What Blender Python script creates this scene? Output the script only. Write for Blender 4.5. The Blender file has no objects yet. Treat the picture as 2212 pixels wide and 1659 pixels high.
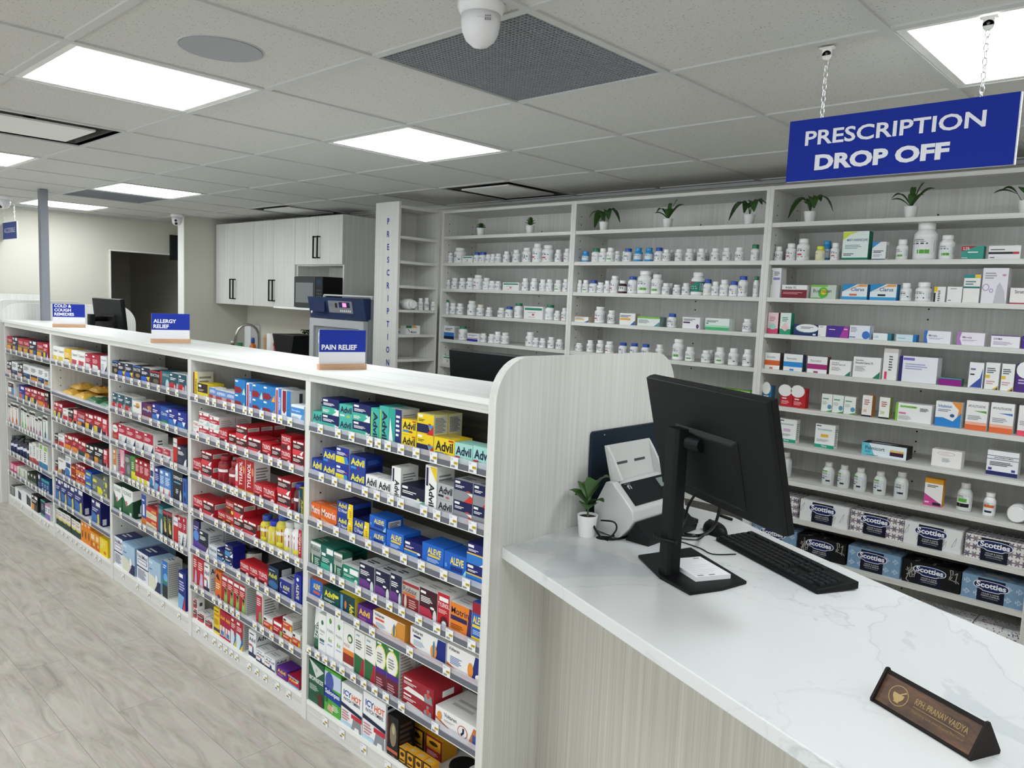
import bpy, bmesh, math, random
from mathutils import Vector, Matrix
random.seed(7)
D = bpy.data
SC = bpy.context.scene
COL = SC.collection
# ---------------------------------------------------------------- camera
CZ = 1.66                                   # camera height; floor is z = 0, shelving runs along x, depth is y
FPX = 1668.0; YAW, PITCH, ROLL = -0.7522, 0.1046, -0.0421
_f = Vector((math.sin(YAW)*math.cos(PITCH), math.cos(YAW)*math.cos(PITCH), -math.sin(PITCH)))
_r = Vector((math.cos(YAW), -math.sin(YAW), 0.0)); _d = _f.cross(_r)
CR = _r*math.cos(ROLL)+_d*math.sin(ROLL); CD = -_r*math.sin(ROLL)+_d*math.cos(ROLL); CF = _f
cam_data = D.cameras.new('camera'); cam = D.objects.new('camera', cam_data); COL.objects.link(cam)
cam_data.sensor_width = 36.0; cam_data.lens = 36.0*FPX/2212.0; cam_data.clip_start = 0.02; cam_data.clip_end = 60
M = Matrix((( CR.x, -CD.x, -CF.x, 0), (CR.y, -CD.y, -CF.y, 0), (CR.z, -CD.z, -CF.z, CZ), (0, 0, 0, 1)))
cam.matrix_world = M; SC.camera = cam
# ---------------------------------------------------------------- world, exposure
w = D.worlds.new('world'); SC.world = w; w.use_nodes = True
w.node_tree.nodes['Background'].inputs[0].default_value = (0.9, 0.95, 1.0, 1)
w.node_tree.nodes['Background'].inputs[1].default_value = 1.8
SC.view_settings.view_transform = 'Standard'; SC.view_settings.look = 'None'
SC.view_settings.exposure = 0.5; SC.view_settings.gamma = 1.0; SC.view_settings.use_curve_mapping = False
LAMP = 10.5                                  # radiance of the ceiling light panels
# ---------------------------------------------------------------- measuring helpers: read a point of the photo on a real plane
def ray(x, y): return CR*((x-1106)/FPX)+CD*((y-829.5)/FPX)+CF
def on_y(x, y, Y): d = ray(x, y); t = Y/d.y; return Vector((d.x*t, Y, d.z*t+CZ))
def on_x(x, y, X): d = ray(x, y); t = X/d.x; return Vector((X, d.y*t, d.z*t+CZ))
def on_z(x, y, Z): d = ray(x, y); t = (Z-CZ)/d.z; return Vector((d.x*t, d.y*t, Z))
# ---------------------------------------------------------------- materials
def lin(h):
    if isinstance(h, tuple): return h
    v = [int(h[i:i+2], 16)/255 for i in (0, 2, 4)]
    return tuple((c/12.92 if c <= 0.04045 else ((c+0.055)/1.055)**2.4) for c in v)
MATS = {}
def new_mat(name, rough=0.5, color=(0.8,0.8,0.8), metal=0.0, **kw):
    m = D.materials.new(name); m.use_nodes = True; nt = m.node_tree; b = nt.nodes['Principled BSDF']
    b.inputs['Base Color'].default_value = (*lin(color), 1); b.inputs['Roughness'].default_value = rough
    b.inputs['Metallic'].default_value = metal
    for k, v in kw.items(): b.inputs[k.replace('_', ' ')].default_value = v
    MATS[name] = m; return m, nt, b
def N(nt, t, **kw):
    n = nt.nodes.new(t)
    for k, v in kw.items(): setattr(n, k, v)
    return n
def attr_mat(name, rough, spec=0.5, **kw):   # colour of each face comes from the print on the thing, with faint procedural mottling
    m, nt, b = new_mat(name, rough, **kw); b.inputs['Specular IOR Level'].default_value = spec
    a = N(nt, 'ShaderNodeAttribute', attribute_name='Col'); no = N(nt, 'ShaderNodeTexNoise'); no.inputs['Scale'].default_value = 40
    mx = N(nt, 'ShaderNodeMix', data_type='RGBA', blend_type='MULTIPLY'); mx.inputs[0].default_value = 0.06
    nt.links.new(a.outputs['Color'], mx.inputs[6]); nt.links.new(no.outputs['Color'], mx.inputs[7]); nt.links.new(mx.outputs[2], b.inputs['Base Color'])
    return m
attr_mat('printed_card', 0.5, 0.3); attr_mat('moulded_plastic', 0.32); attr_mat('matte', 0.75, 0.3)
attr_mat('brushed_metal', 0.3, metal=1.0); attr_mat('black_plastic', 0.48, 0.22); attr_mat('foil', 0.25, 0.8)
def grain_mat(name, scale, c0, c1, rough=0.5, thr=(0.38, 0.62)):
    m, nt, b = new_mat(name, rough)
    tc = N(nt, 'ShaderNodeTexCoord'); mp = N(nt, 'ShaderNodeMapping'); mp.inputs['Scale'].default_value = scale
    n1 = N(nt, 'ShaderNodeTexNoise'); n1.inputs['Scale'].default_value = 1.0; n1.inputs['Detail'].default_value = 5; n1.inputs['Roughness'].default_value = 0.65
    mp2 = N(nt, 'ShaderNodeMapping'); mp2.inputs['Scale'].default_value = tuple(s*4.5 if s > 8 else s*1.5 for s in scale)
    n2 = N(nt, 'ShaderNodeTexNoise'); n2.inputs['Scale'].default_value = 1.0; n2.inputs['Detail'].default_value = 3
    ad = N(nt, 'ShaderNodeMix', data_type='FLOAT'); ad.inputs[0].default_value = 0.4
    r = N(nt, 'ShaderNodeValToRGB'); r.color_ramp.elements[0].position = thr[0]; r.color_ramp.elements[1].position = thr[1]
    r.color_ramp.elements[0].color = (*lin(c0), 1); r.color_ramp.elements[1].color = (*lin(c1), 1)
    L = nt.links.new
    L(tc.outputs['Object'], mp.inputs[0]); L(tc.outputs['Object'], mp2.inputs[0]); L(mp.outputs[0], n1.inputs['Vector']); L(mp2.outputs[0], n2.inputs['Vector'])
    L(n1.outputs['Fac'], ad.inputs[2]); L(n2.outputs['Fac'], ad.inputs[3]); L(ad.outputs[0], r.inputs[0]); L(r.outputs[0], b.inputs['Base Color'])
    bp = N(nt, 'ShaderNodeBump'); bp.inputs['Strength'].default_value = 0.08; bp.inputs['Distance'].default_value = 0.002
    L(ad.outputs[0], bp.inputs['Height']); L(bp.outputs[0], b.inputs['Normal'])
    return m
grain_mat('laminate', (85, 85, 0.9), 'cfcec8', 'e6e6e2', 0.5, (0.34, 0.64))
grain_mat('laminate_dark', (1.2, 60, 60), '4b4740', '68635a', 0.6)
grain_mat('laminate_flat', (1.0, 85, 85), 'cccbc5', 'e2e2de', 0.45)
grain_mat('laminate_top', (1.3, 42, 42), 'e0e1de', 'f2f4f1', 0.35)
grain_mat('laminate_front', (95, 95, 0.9), 'b4b1a6', 'cdcac0', 0.5)
grain_mat('wood_light', (6, 60, 60), 'b98d6b', 'd3ab88', 0.5)
# painted walls, faint roller texture
def paint(name, c, rough=0.7):
    m, nt, b = new_mat(name, rough, c)
    n = N(nt, 'ShaderNodeTexNoise'); n.inputs['Scale'].default_value = 220; bp = N(nt, 'ShaderNodeBump'); bp.inputs['Strength'].default_value = 0.06; bp.inputs['Distance'].default_value = 0.003
    nt.links.new(n.outputs['Fac'], bp.inputs['Height']); nt.links.new(bp.outputs[0], b.inputs['Normal'])
paint('wall_paint', 'cfcdc1'); paint('white_paint', 'eeeeea', 0.5); paint('grid_paint', 'c9cac8', 0.5)
# ceiling tiles: pinholes and fissures
m, nt, b = new_mat('ceiling_tile', 0.9, 'cfcfca')
tc = N(nt, 'ShaderNodeTexCoord'); L = nt.links.new
vo = N(nt, 'ShaderNodeTexVoronoi'); vo.inputs['Scale'].default_value = 95; vo.inputs['Randomness'].default_value = 1
mp = N(nt, 'ShaderNodeMapping'); mp.inputs['Scale'].default_value = (1, 1.7, 1); L(tc.outputs['Object'], mp.inputs[0]); L(mp.outputs[0], vo.inputs['Vector'])
n1 = N(nt, 'ShaderNodeTexNoise'); n1.inputs['Scale'].default_value = 130; n1.inputs['Detail'].default_value = 2; L(tc.outputs['Object'], n1.inputs['Vector'])
mu = N(nt, 'ShaderNodeMath', operation='ADD'); L(vo.outputs['Distance'], mu.inputs[0]); mm = N(nt, 'ShaderNodeMath', operation='MULTIPLY'); mm.inputs[1].default_value = 0.55; L(n1.outputs['Fac'], mm.inputs[0]); L(mm.outputs[0], mu.inputs[1])
cr = N(nt, 'ShaderNodeValToRGB'); cr.color_ramp.elements[0].position = 0.36; cr.color_ramp.elements[1].position = 0.47
cr.color_ramp.elements[0].color = (*lin('7c7c78'), 1); cr.color_ramp.elements[1].color = (*lin('cfcfca'), 1)
L(mu.outputs[0], cr.inputs[0]); L(cr.outputs[0], b.inputs['Base Color'])
bp = N(nt, 'ShaderNodeBump'); bp.inputs['Strength'].default_value = 0.3; bp.inputs['Distance'].default_value = 0.002; L(cr.outputs[0], bp.inputs['Height']); L(bp.outputs[0], b.inputs['Normal'])
# floor: grey washed oak vinyl planks running along x
m, nt, b = new_mat('vinyl_plank', 0.4); L = nt.links.new
tc = N(nt, 'ShaderNodeTexCoord'); mp = N(nt, 'ShaderNodeMapping'); mp.inputs['Scale'].default_value = (2.2, 9.0, 1); L(tc.outputs['Object'], mp.inputs[0])
br = N(nt, 'ShaderNodeTexBrick'); br.inputs['Scale'].default_value = 1.0; br.inputs['Brick Width'].default_value = 1.22; br.inputs['Row Height'].default_value = 0.18; br.inputs['Mortar Size'].default_value = 0.0012
br.inputs['Color1'].default_value = (0.2, 0.2, 0.2, 1); br.inputs['Color2'].default_value = (0.8, 0.8, 0.8, 1); br.inputs['Mortar'].default_value = (0.5, 0.5, 0.5, 1); L(tc.outputs['Object'], br.inputs['Vector'])
av = N(nt, 'ShaderNodeVectorMath', operation='ADD'); sc = N(nt, 'ShaderNodeVectorMath', operation='SCALE'); sc.inputs['Scale'].default_value = 3.0
L(br.outputs['Color'], sc.inputs[0]); L(mp.outputs[0], av.inputs[0]); L(sc.outputs[0], av.inputs[1])
n1 = N(nt, 'ShaderNodeTexNoise'); n1.inputs['Scale'].default_value = 1.2; n1.inputs['Detail'].default_value = 7; n1.inputs['Roughness'].default_value = 0.62; n1.inputs['Distortion'].default_value = 1.7; L(av.outputs[0], n1.inputs['Vector'])
cr = N(nt, 'ShaderNodeValToRGB'); e = cr.color_ramp.elements; e[0].position = 0.30; e[1].position = 0.60; e[0].color = (*lin('a19b8f'), 1); e[1].color = (*lin('cfcabe'), 1)
x = cr.color_ramp.elements.new(0.42); x.color = (*lin('bcb6aa'), 1)
L(n1.outputs['Fac'], cr.inputs[0])
mpf = N(nt, 'ShaderNodeMapping'); mpf.inputs['Scale'].default_value = (4, 90, 1); L(tc.outputs['Object'], mpf.inputs[0])
n2 = N(nt, 'ShaderNodeTexNoise'); n2.inputs['Scale'].default_value = 1; n2.inputs['Detail'].default_value = 4; L(mpf.outputs[0], n2.inputs['Vector'])
mx = N(nt, 'ShaderNodeMix', data_type='RGBA', blend_type='MULTIPLY'); mx.inputs[0].default_value = 0.28; L(cr.outputs[0], mx.inputs[6]); L(n2.outputs['Color'], mx.inputs[7])
mk = N(nt, 'ShaderNodeMix', data_type='RGBA'); mk.inputs[7].default_value = (*lin('8f887c'), 1); L(br.outputs['Fac'], mk.inputs[0]); L(mx.outputs[2], mk.inputs[6])
L(mk.outputs[2], b.inputs['Base Color'])
# quartz counter: white, thin grey veins and pale grey patches
m, nt, b = new_mat('quartz', 0.16); L = nt.links.new
tc = N(nt, 'ShaderNodeTexCoord')
n1 = N(nt, 'ShaderNodeTexNoise'); n1.inputs['Scale'].default_value = 1.25; n1.inputs['Detail'].default_value = 9; n1.inputs['Roughness'].default_value = 0.52; n1.inputs['Distortion'].default_value = 0.5; L(tc.outputs['Object'], n1.inputs['Vector'])
cr = N(nt, 'ShaderNodeValToRGB'); e = cr.color_ramp.elements; e[0].position = 0.485; e[1].position = 0.51
e[0].color = (*lin('dcdede'), 1); e[1].color = (*lin('d8dbdb'), 1)
for p, c in ((0.497, 'dadddd'), (0.4995, 'c6cacb'), (0.503, 'd8dbdc')): q = e.new(p); q.color = (*lin(c), 1)
for p, c in ((0.58, 'd9dcdc'), (0.585, 'ccd0d2'), (0.592, 'cdd2d5'), (0.68, 'c9ced2')): q = e.new(p); q.color = (*lin(c), 1)
L(n1.outputs['Fac'], cr.inputs[0])
mp = N(nt, 'ShaderNodeMapping'); mp.inputs['Location'].default_value = (3.1, 1.7, 0.3); L(tc.outputs['Object'], mp.inputs[0])
n2 = N(nt, 'ShaderNodeTexNoise'); n2.inputs['Scale'].default_value = 1.1; n2.inputs['Detail'].default_value = 8; n2.inputs['Distortion'].default_value = 0.8; L(mp.outputs[0], n2.inputs['Vector'])
c2 = N(nt, 'ShaderNodeValToRGB'); e = c2.color_ramp.elements; e[0].position = 0.5; e[1].position = 0.506; e[0].color = (1, 1, 1, 1); e[1].color = (1, 1, 1, 1); q = e.new(0.503); q.color = (0.88, 0.885, 0.89, 1)
L(n2.outputs['Fac'], c2.inputs[0]); mx = N(nt, 'ShaderNodeMix', data_type='RGBA', blend_type='MULTIPLY'); mx.inputs[0].default_value = 0.85; L(cr.outputs[0], mx.inputs[6]); L(c2.outputs[0], mx.inputs[7]); L(mx.outputs[2], b.inputs['Base Color'])
# light diffuser
m, nt, b = new_mat('lit_diffuser', 0.4, 'ffffff'); b.inputs['Emission Color'].default_value = (0.93, 0.97, 1.0, 1); b.inputs['Emission Strength'].default_value = LAMP
m, nt, b = new_mat('red_digits', 0.4, 'ff4060'); b.inputs['Emission Color'].default_value = (1, 0.1, 0.2, 1); b.inputs['Emission Strength'].default_value = 3
m, nt, b = new_mat('clear_glass', 0.05, 'dfe8e6'); b.inputs['Alpha'].default_value = 0.28; b.inputs['Roughness'].default_value = 0.05
m, nt, b = new_mat('clear_rail', 0.2, 'dfe0ea'); b.inputs['Alpha'].default_value = 0.4
m, nt, b = new_mat('milky_plastic', 0.35, 'e8eae8'); b.inputs['Subsurface Weight'].default_value = 0.2; b.inputs['Alpha'].default_value = 0.85
for k in ('clear_glass', 'clear_rail', 'milky_plastic'): MATS[k].use_backface_culling = False
m, nt, b = new_mat('leaf', 0.45, '2f5a2c')
n = N(nt, 'ShaderNodeTexNoise'); n.inputs['Scale'].default_value = 30; r = N(nt, 'ShaderNodeValToRGB'); r.color_ramp.elements[0].color = (*lin('1c3a20'), 1); r.color_ramp.elements[1].color = (*lin('47702f'), 1)
nt.links.new(n.outputs['Fac'], r.inputs[0]); nt.links.new(r.outputs[0], b.inputs['Base Color'])
# ---------------------------------------------------------------- text outlines
_tc = {}
def glyphs(s, bold=0.0):
    k = (s, bold)
    if k in _tc: return _tc[k]
    cu = D.curves.new('t', 'FONT'); cu.body = s; cu.size = 1; cu.resolution_u = 3; cu.offset = bold
    ob = D.objects.new('t', cu); COL.objects.link(ob); bpy.context.view_layer.update()
    me = ob.to_mesh(); vs = [(v.co.x, v.co.y) for v in me.vertices]; fs = [tuple(p.vertices) for p in me.polygons]
    ob.to_mesh_clear(); D.objects.remove(ob); D.curves.remove(cu)
    x0 = min(v[0] for v in vs); x1 = max(v[0] for v in vs); y0 = min(v[1] for v in vs); y1 = max(v[1] for v in vs)
    r = ([((a-x0)/(x1-x0), (c-y0)/(y1-y0)) for a, c in vs], fs, (x1-x0)/(y1-y0)); _tc[k] = r; return r
# ---------------------------------------------------------------- mesh builder
class MB:
    def __init__(s, mat='printed_card'): s.v = []; s.f = []; s.c = []; s.m = []; s.sm = []; s.mat = mat
    def face(s, pts, c='ffffff', mat=None, smooth=False):
        n = len(s.v); s.v += [tuple(p) for p in pts]; s.f.append(tuple(range(n, n+len(pts)))); s.c.append(lin(c)); s.m.append(mat or s.mat); s.sm.append(smooth)
    def mesh(s, vs, fs, c='ffffff', mat=None, smooth=False):
        n = len(s.v); s.v += [tuple(p) for p in vs]
        for f in fs: s.f.append(tuple(i+n for i in f)); s.c.append(lin(c)); s.m.append(mat or s.mat); s.sm.append(smooth)
    def box(s, a, b, c='ffffff', mat=None, front=None, side=None, top=None):
        x0, y0, z0 = a; x1, y1, z1 = b
        V = [(x0,y0,z0),(x1,y0,z0),(x1,y1,z0),(x0,y1,z0),(x0,y0,z1),(x1,y0,z1),(x1,y1,z1),(x0,y1,z1)]
        for f, cc in (((0,1,5,4), front), ((1,2,6,5), side), ((2,3,7,6), None), ((3,0,4,7), side), ((4,5,6,7), top), ((3,2,1,0), None)):
            s.mesh([V[i] for i in f], [(0,1,2,3)], cc or c, mat)
    def rbox(s, a, b, r, c='ffffff', mat=None, axis='z', n=3):      # box with rounded corners about one axis
        ax = 'xyz'.index(axis); i, j = [k for k in range(3) if k != ax]
        if ax == 1: i, j = j, i
        lo = list(a); hi = list(b); pts = []
        for cx, cy, a0 in ((hi[i]-r, hi[j]-r, 0), (lo[i]+r, hi[j]-r, 90), (lo[i]+r, lo[j]+r, 180), (hi[i]-r, lo[j]+r, 270)):
            for k in range(n+1):
                t = math.radians(a0+90*k/n); pts.append((cx+r*math.cos(t), cy+r*math.sin(t)))
        s.prism(pts, lo[ax], hi[ax], axis, c, mat, (i, j))
    def prism(s, pts, t0, t1, axis='z', c='ffffff', mat=None, ij=None):
        ax = 'xyz'.index(axis); i, j = ij or {0: (1, 2), 1: (2, 0), 2: (0, 1)}[ax]
        def P(p, t):
            q = [0, 0, 0]; q[i] = p[0]; q[j] = p[1]; q[ax] = t; return q
        n = len(pts); A = [P(p, t0) for p in pts]; B = [P(p, t1) for p in pts]
        s.mesh(A+B, [tuple(range(n-1, -1, -1)), tuple(range(n, 2*n))]+[(k, (k+1) % n, n+(k+1) % n, n+k) for k in range(n)], c, mat)
    def lathe(s, prof, n=20, c='ffffff', mat=None, o=(0, 0, 0), axis='z', cap=True):   # prof: (r, z[, colour[, mat]])
        V = []
        for p in prof:
            for k in range(n):
                a = 2*math.pi*k/n; x, y, z = p[0]*math.cos(a), p[0]*math.sin(a), p[1]
                if axis == 'y': x, y, z = x, z, y
                if axis == 'x': x, y, z = z, x, y
                V.append((x+o[0], y+o[1], z+o[2]))
        b = len(s.v); s.v += V
        for i in range(len(prof)-1):
            cc = prof[i+1][2] if len(prof[i+1]) > 2 and prof[i+1][2] else c; mm_ = prof[i+1][3] if len(prof[i+1]) > 3 else mat
            for k in range(n):
                s.f.append((b+i*n+k, b+i*n+(k+1) % n, b+(i+1)*n+(k+1) % n, b+(i+1)*n+k)); s.c.append(lin(cc)); s.m.append(mm_ or s.mat); s.sm.append(True)
        if cap:
            for i, cc in ((0, c), (len(prof)-1, prof[-1][2] if len(prof[-1]) > 2 and prof[-1][2] else c)):
                if prof[i][0] > 1e-5: s.f.append(tuple(b+i*n+k for k in (range(n) if i else range(n-1, -1, -1)))); s.c.append(lin(cc)); s.m.append(mat or s.mat); s.sm.append(False)
    def tube(s, pts, r, c='000000', mat=None, n=8, close=False):
        P = [Vector(p) for p in pts]; m_ = len(P); rs = r if isinstance(r, (list, tuple)) else [r]*m_; b = len(s.v); up = None
        for i, p in enumerate(P):
            if close: t = (P[(i+1) % m_]-P[i-1]).normalized()
            else: t = (P[min(i+1, m_-1)]-P[max(i-1, 0)]).normalized()
            if up is None: up = t.orthogonal().normalized()
            up = (up-t*up.dot(t)).normalized(); q = t.cross(up)
            for k in range(n):
                a = 2*math.pi*k/n; s.v.append(tuple(p+(up*math.cos(a)+q*math.sin(a))*rs[i]))
        for i in range(m_ if close else m_-1):
            for k in range(n):
                j = (i+1) % m_; s.f.append((b+i*n+k, b+i*n+(k+1) % n, b+j*n+(k+1) % n, b+j*n+k)); s.c.append(lin(c)); s.m.append(mat or s.mat); s.sm.append(True)
        if not close:
            for i in (0, m_-1): s.f.append(tuple(b+i*n+k for k in range(n))); s.c.append(lin(c)); s.m.append(mat or s.mat); s.sm.append(False)
    def text(s, t, fr, x0, y0, x1, y1, c, bold=0.0, keep=False, vert=False, mat=None):
        vs, fs, asp = glyphs(t, bold)
        if keep:
            W, H = x1-x0, y1-y0
            if W/H > asp: d = (W-H*asp)/2; x0 += d; x1 -= d
            else: d = (H-W/asp)/2; y0 += d; y1 -= d
        if vert == 1: P = [fr(x1-(x1-x0)*b_, y0+(y1-y0)*a_) for a_, b_ in vs]
        elif vert == -1: P = [fr(x0+(x1-x0)*b_, y1-(y1-y0)*a_) for a_, b_ in vs]
        else: P = [fr(x0+(x1-x0)*a_, y0+(y1-y0)*b_) for a_, b_ in vs]
        s.mesh(P, fs, c, mat)
    def build(s, name, parent=None, bevel=0, loc=None, data_name=None):
        me = D.meshes.new(name); me.from_pydata(s.v, [], s.f)
        names = []
        for m_ in s.m:
            if m_ not in names: names.append(m_)
        for n_ in names: me.materials.append(MATS[n_])
        me.polygons.foreach_set('material_index', [names.index(m_) for m_ in s.m]); me.polygons.foreach_set('use_smooth', s.sm)
        ca = me.color_attributes.new('Col', 'FLOAT_COLOR', 'CORNER'); buf = []
        for f, c in zip(s.f, s.c): buf += [c[0], c[1], c[2], 1.0]*len(f)
        ca.data.foreach_set('color', buf); me.update()
        ob = D.objects.new(name, me); COL.objects.link(ob)
        if parent: ob.parent = parent
        if loc is not None: ob.location = loc
        if bevel:
            bv = ob.modifiers.new('b', 'BEVEL'); bv.width = bevel; bv.segments = 2; bv.limit_method = 'ANGLE'
        return ob
def thing(name, label, cat, loc=(0, 0, 0), rz=0.0, group=None):
    o = D.objects.new(name, None); COL.objects.link(o); o.location = loc; o.rotation_euler = (0, 0, rz); o.empty_display_size = 0.05
    o['label'] = label; o['category'] = cat
    if group: o['group'] = group
    return o
def tag(o, label, cat, group=None):
    o['label'] = label; o['category'] = cat
    if group: o['group'] = group
    return o
def struct(o): o['kind'] = 'structure'; return o
def copy_tree(o, parent=None):
    c = o.copy(); COL.objects.link(c)
    if parent: c.parent = parent
    for ch in list(o.children): copy_tree(ch, c)
    return c
def obox(name, a, b, c, mat, parent=None, bevel=0): m_ = MB(mat); m_.box(a, b, c); return m_.build(name, parent, bevel)
# ================================================================ room
CEIL = 2.35; XW = -8.3; XR = 2.6; YF = -2.9; YB = 3.89
GX = lambda i: -1.90-0.604*i
GY = lambda j: 1.385+0.6134*j
struct(obox('floor', (XW-2.2, YF, -0.1), (XR, YB+0.1, 0), 'ffffff', 'vinyl_plank'))
# openings in the ceiling: (i, j) cells
LIGHTS = [(1,-1),(1,1),(6,1),(9,1),(5,-1),(-3,1),(-3,-2),(1,-4),(5,-4),(-3,-5),(9,-2),(-6,1),(-6,-2)]  # last two: unseen panels added right of view to brighten right-facing surfaces
VENTS = [(-1,0),(7,1)]; DIFF = [(3,-1),(2,3),(6,3)]
holes = set(LIGHTS+VENTS+DIFF)
def cell(i, j): return (GX(i+1), GY(j), GX(i), GY(j+1))
m = MB('ceiling_tile')
xs = [XW]+[GX(i) for i in range(10, -8, -1)]+[XR]; ys = [YF]+[GY(j) for j in range(-6, 5)]+[YB+0.05]
for a in range(len(xs)-1):
    for b_ in range(len(ys)-1):
        i = 10-a; j = b_-7
        if (i, j) in holes: continue
        m.box((xs[a], ys[b_], CEIL), (xs[a+1], ys[b_+1], CEIL+0.02))
m.box((XW-2.3, YF, CEIL+0.25), (XR, YB+0.1, CEIL+0.28), 'ffffff')
struct(m.build('ceiling'))
m = MB('grid_paint')
for i in range(-7, 11): m.box((GX(i)-0.0125, YF, CEIL-0.006), (GX(i)+0.0125, YB, CEIL+0.001)); 
for j in range(-6, 5):
    m.box((XW, GY(j)-0.0125, CEIL-0.0055), (XR, GY(j)+0.0125, CEIL+0.001))
m.box((-7.37, YB-0.02, CEIL-0.02), (XR, YB, CEIL-0.001)); m.box((XW, YF, CEIL-0.02), (XW+0.02, YB, CEIL-0.001))
struct(m.build('trim_1'))
struct(obox('wall_back', (-7.5, YB, 0), (XR, YB+0.1, CEIL+0.28), 'ffffff', 'wall_paint'))
struct(obox('wall_right', (XR, YF, 0), (XR+0.1, YB, CEIL+0.28), 'ffffff', 'wall_paint'))
m = MB('wall_paint'); m.box((XW, YF-0.1, 0), (XR, YF, 0.35)); m.box((XW, YF-0.1, 2.2), (XR, YF, CEIL+0.28))      # unseen shop front wall; its three windows are added for fill daylight
WX = [(-7.9, -4.9), (-4.5, -1.5), (-1.1, 2.2)]; ed = [XW]+[v for a in WX for v in a]+[XR]
for k in range(0, len(ed), 2): m.box((ed[k], YF-0.1, 0.35), (ed[k+1], YF, 2.2))
struct(m.build('wall_front'))
for k, (a, b_) in enumerate(WX):
    m = MB('white_paint'); m.box((a, YF-0.08, 0.35), (a+0.05, YF-0.03, 2.2)); m.box((b_-0.05, YF-0.08, 0.35), (b_, YF-0.03, 2.2)); m.box((a+.05, YF-0.08, 0.35), (b_-.05, YF-0.03, 0.4)); m.box((a+.05, YF-0.08, 2.15), (b_-.05, YF-0.03, 2.2)); m.box(((a+b_)/2-.02, YF-0.08, .4), ((a+b_)/2+.02, YF-0.03, 2.15))
    struct(m.build('added_window_%d' % (k+1)))
DY0 = 2.915; DZ = 2.01
m = MB('wall_paint')
m.box((XW-0.12, YF, 0), (XW, DY0, CEIL+0.28)); m.box((XW-0.12, DY0, DZ), (XW, YB+0.1, CEIL+0.28)); m.box((XW-0.12, 3.83, 0), (XW, YB+0.1, DZ))
struct(m.build('wall_left'))
m = MB('wall_paint')
m.box((XW-2.2, DY0-0.6, 0), (XW-2.1, YB+0.1, CEIL+0.28), 'ffffff'); m.box((XW-2.2, YB, 0), (XW-0.12, YB+0.1, CEIL+0.28)); m.box((XW-2.2, DY0-0.7, 0), (XW-0.12, DY0-0.6, CEIL+0.28))
struct(m.build('wall_corridor'))
struct(obox('wall_partition', (-7.49, 3.25, 0), (-7.37, YB, CEIL), 'ffffff', 'wall_paint'))
struct(obox('trim_2', (-7.494, 3.242, 0), (-7.366, 3.25, CEIL), 'ffffff', 'white_paint'))
struct(obox('wall_alcove', (XW, YB, 0), (-7.49, YB+0.1, CEIL+0.28), 'ffffff', 'wall_paint'))
m = MB('white_paint')
m.box((XW-0.01, DY0-0.012, 0), (XW+0.012, DY0, DZ+0.012)); m.box((XW-0.01, DY0, DZ), (XW+0.012, 3.83, DZ+0.012))
struct(m.build('trim_3'))
struct(obox('baseboard_left', (XW, YF, 0), (XW+0.012, DY0-0.012, 0.09), 'ffffff', 'white_paint'))
# ---- ceiling fixtures
LIGHT_AT = {(1,-1): 'nearest to the round speaker', (1,1): 'above the allergy sign row, middle of the ceiling', (6,1): 'beside the far grey air grille', (9,1): 'farthest, behind the steel post', (5,-1): 'cut off at the left edge', (-3,1): 'above the prescription drop off sign'}
for (i, j) in LIGHTS:
    x0, y0, x1, y1 = cell(i, j)
    t = thing('ceiling_light', 'bright white square ceiling light panel '+LIGHT_AT.get((i, j), 'placed unseen beyond the view'), 'ceiling light', ((x0+x1)/2, (y0+y1)/2, CEIL), 0, 'square light panels in the ceiling')
    a = (x1-x0)/2-0.014; c_ = (y1-y0)/2-0.014; q = 0.022
    m = MB('white_paint')
    for bb in (((-a, -c_, -0.003), (a, -c_+q, 0.03)), ((-a, c_-q, -0.003), (a, c_, 0.03)), ((-a, -c_+q, -0.003), (-a+q, c_-q, 0.03)), ((a-q, -c_+q, -0.003), (a, c_-q, 0.03))): m.box(*bb)
    m.build('frame', t)
    m = MB('lit_diffuser'); m.box((-a+q, -c_+q, 0.0), (a-q, c_-q, 0.02)); m.build('diffuser', t)
for (i, j), lb in zip(VENTS, ('large grey egg-crate air grille in the ceiling behind the white camera', 'grey air grille beside the far ceiling light, seen edge on')):
    x0, y0, x1, y1 = cell(i, j)
    t = thing('air_grille', lb, 'air grille', ((x0+x1)/2, (y0+y1)/2, CEIL), 0, 'grey air grilles in the ceiling')
    a = (x1-x0)/2-0.013; c_ = (y1-y0)/2-0.013
    m = MB('matte'); n = 44
    for k in range(n+1):
        u = -a+2*a*k/n; v = -c_+2*c_*k/n
        m.box((u-0.0012, -c_, 0.0), (u+0.0012, c_, 0.012), '9a9da3'); m.box((-a, v-0.0012, 0.0005), (a, v+0.0012, 0.0125), '9a9da3')
    m.build('lattice', t)
    obox('duct_box', (-a, -c_, 0.14), (a, c_, 0.16), '55585c', 'matte', t)
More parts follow.
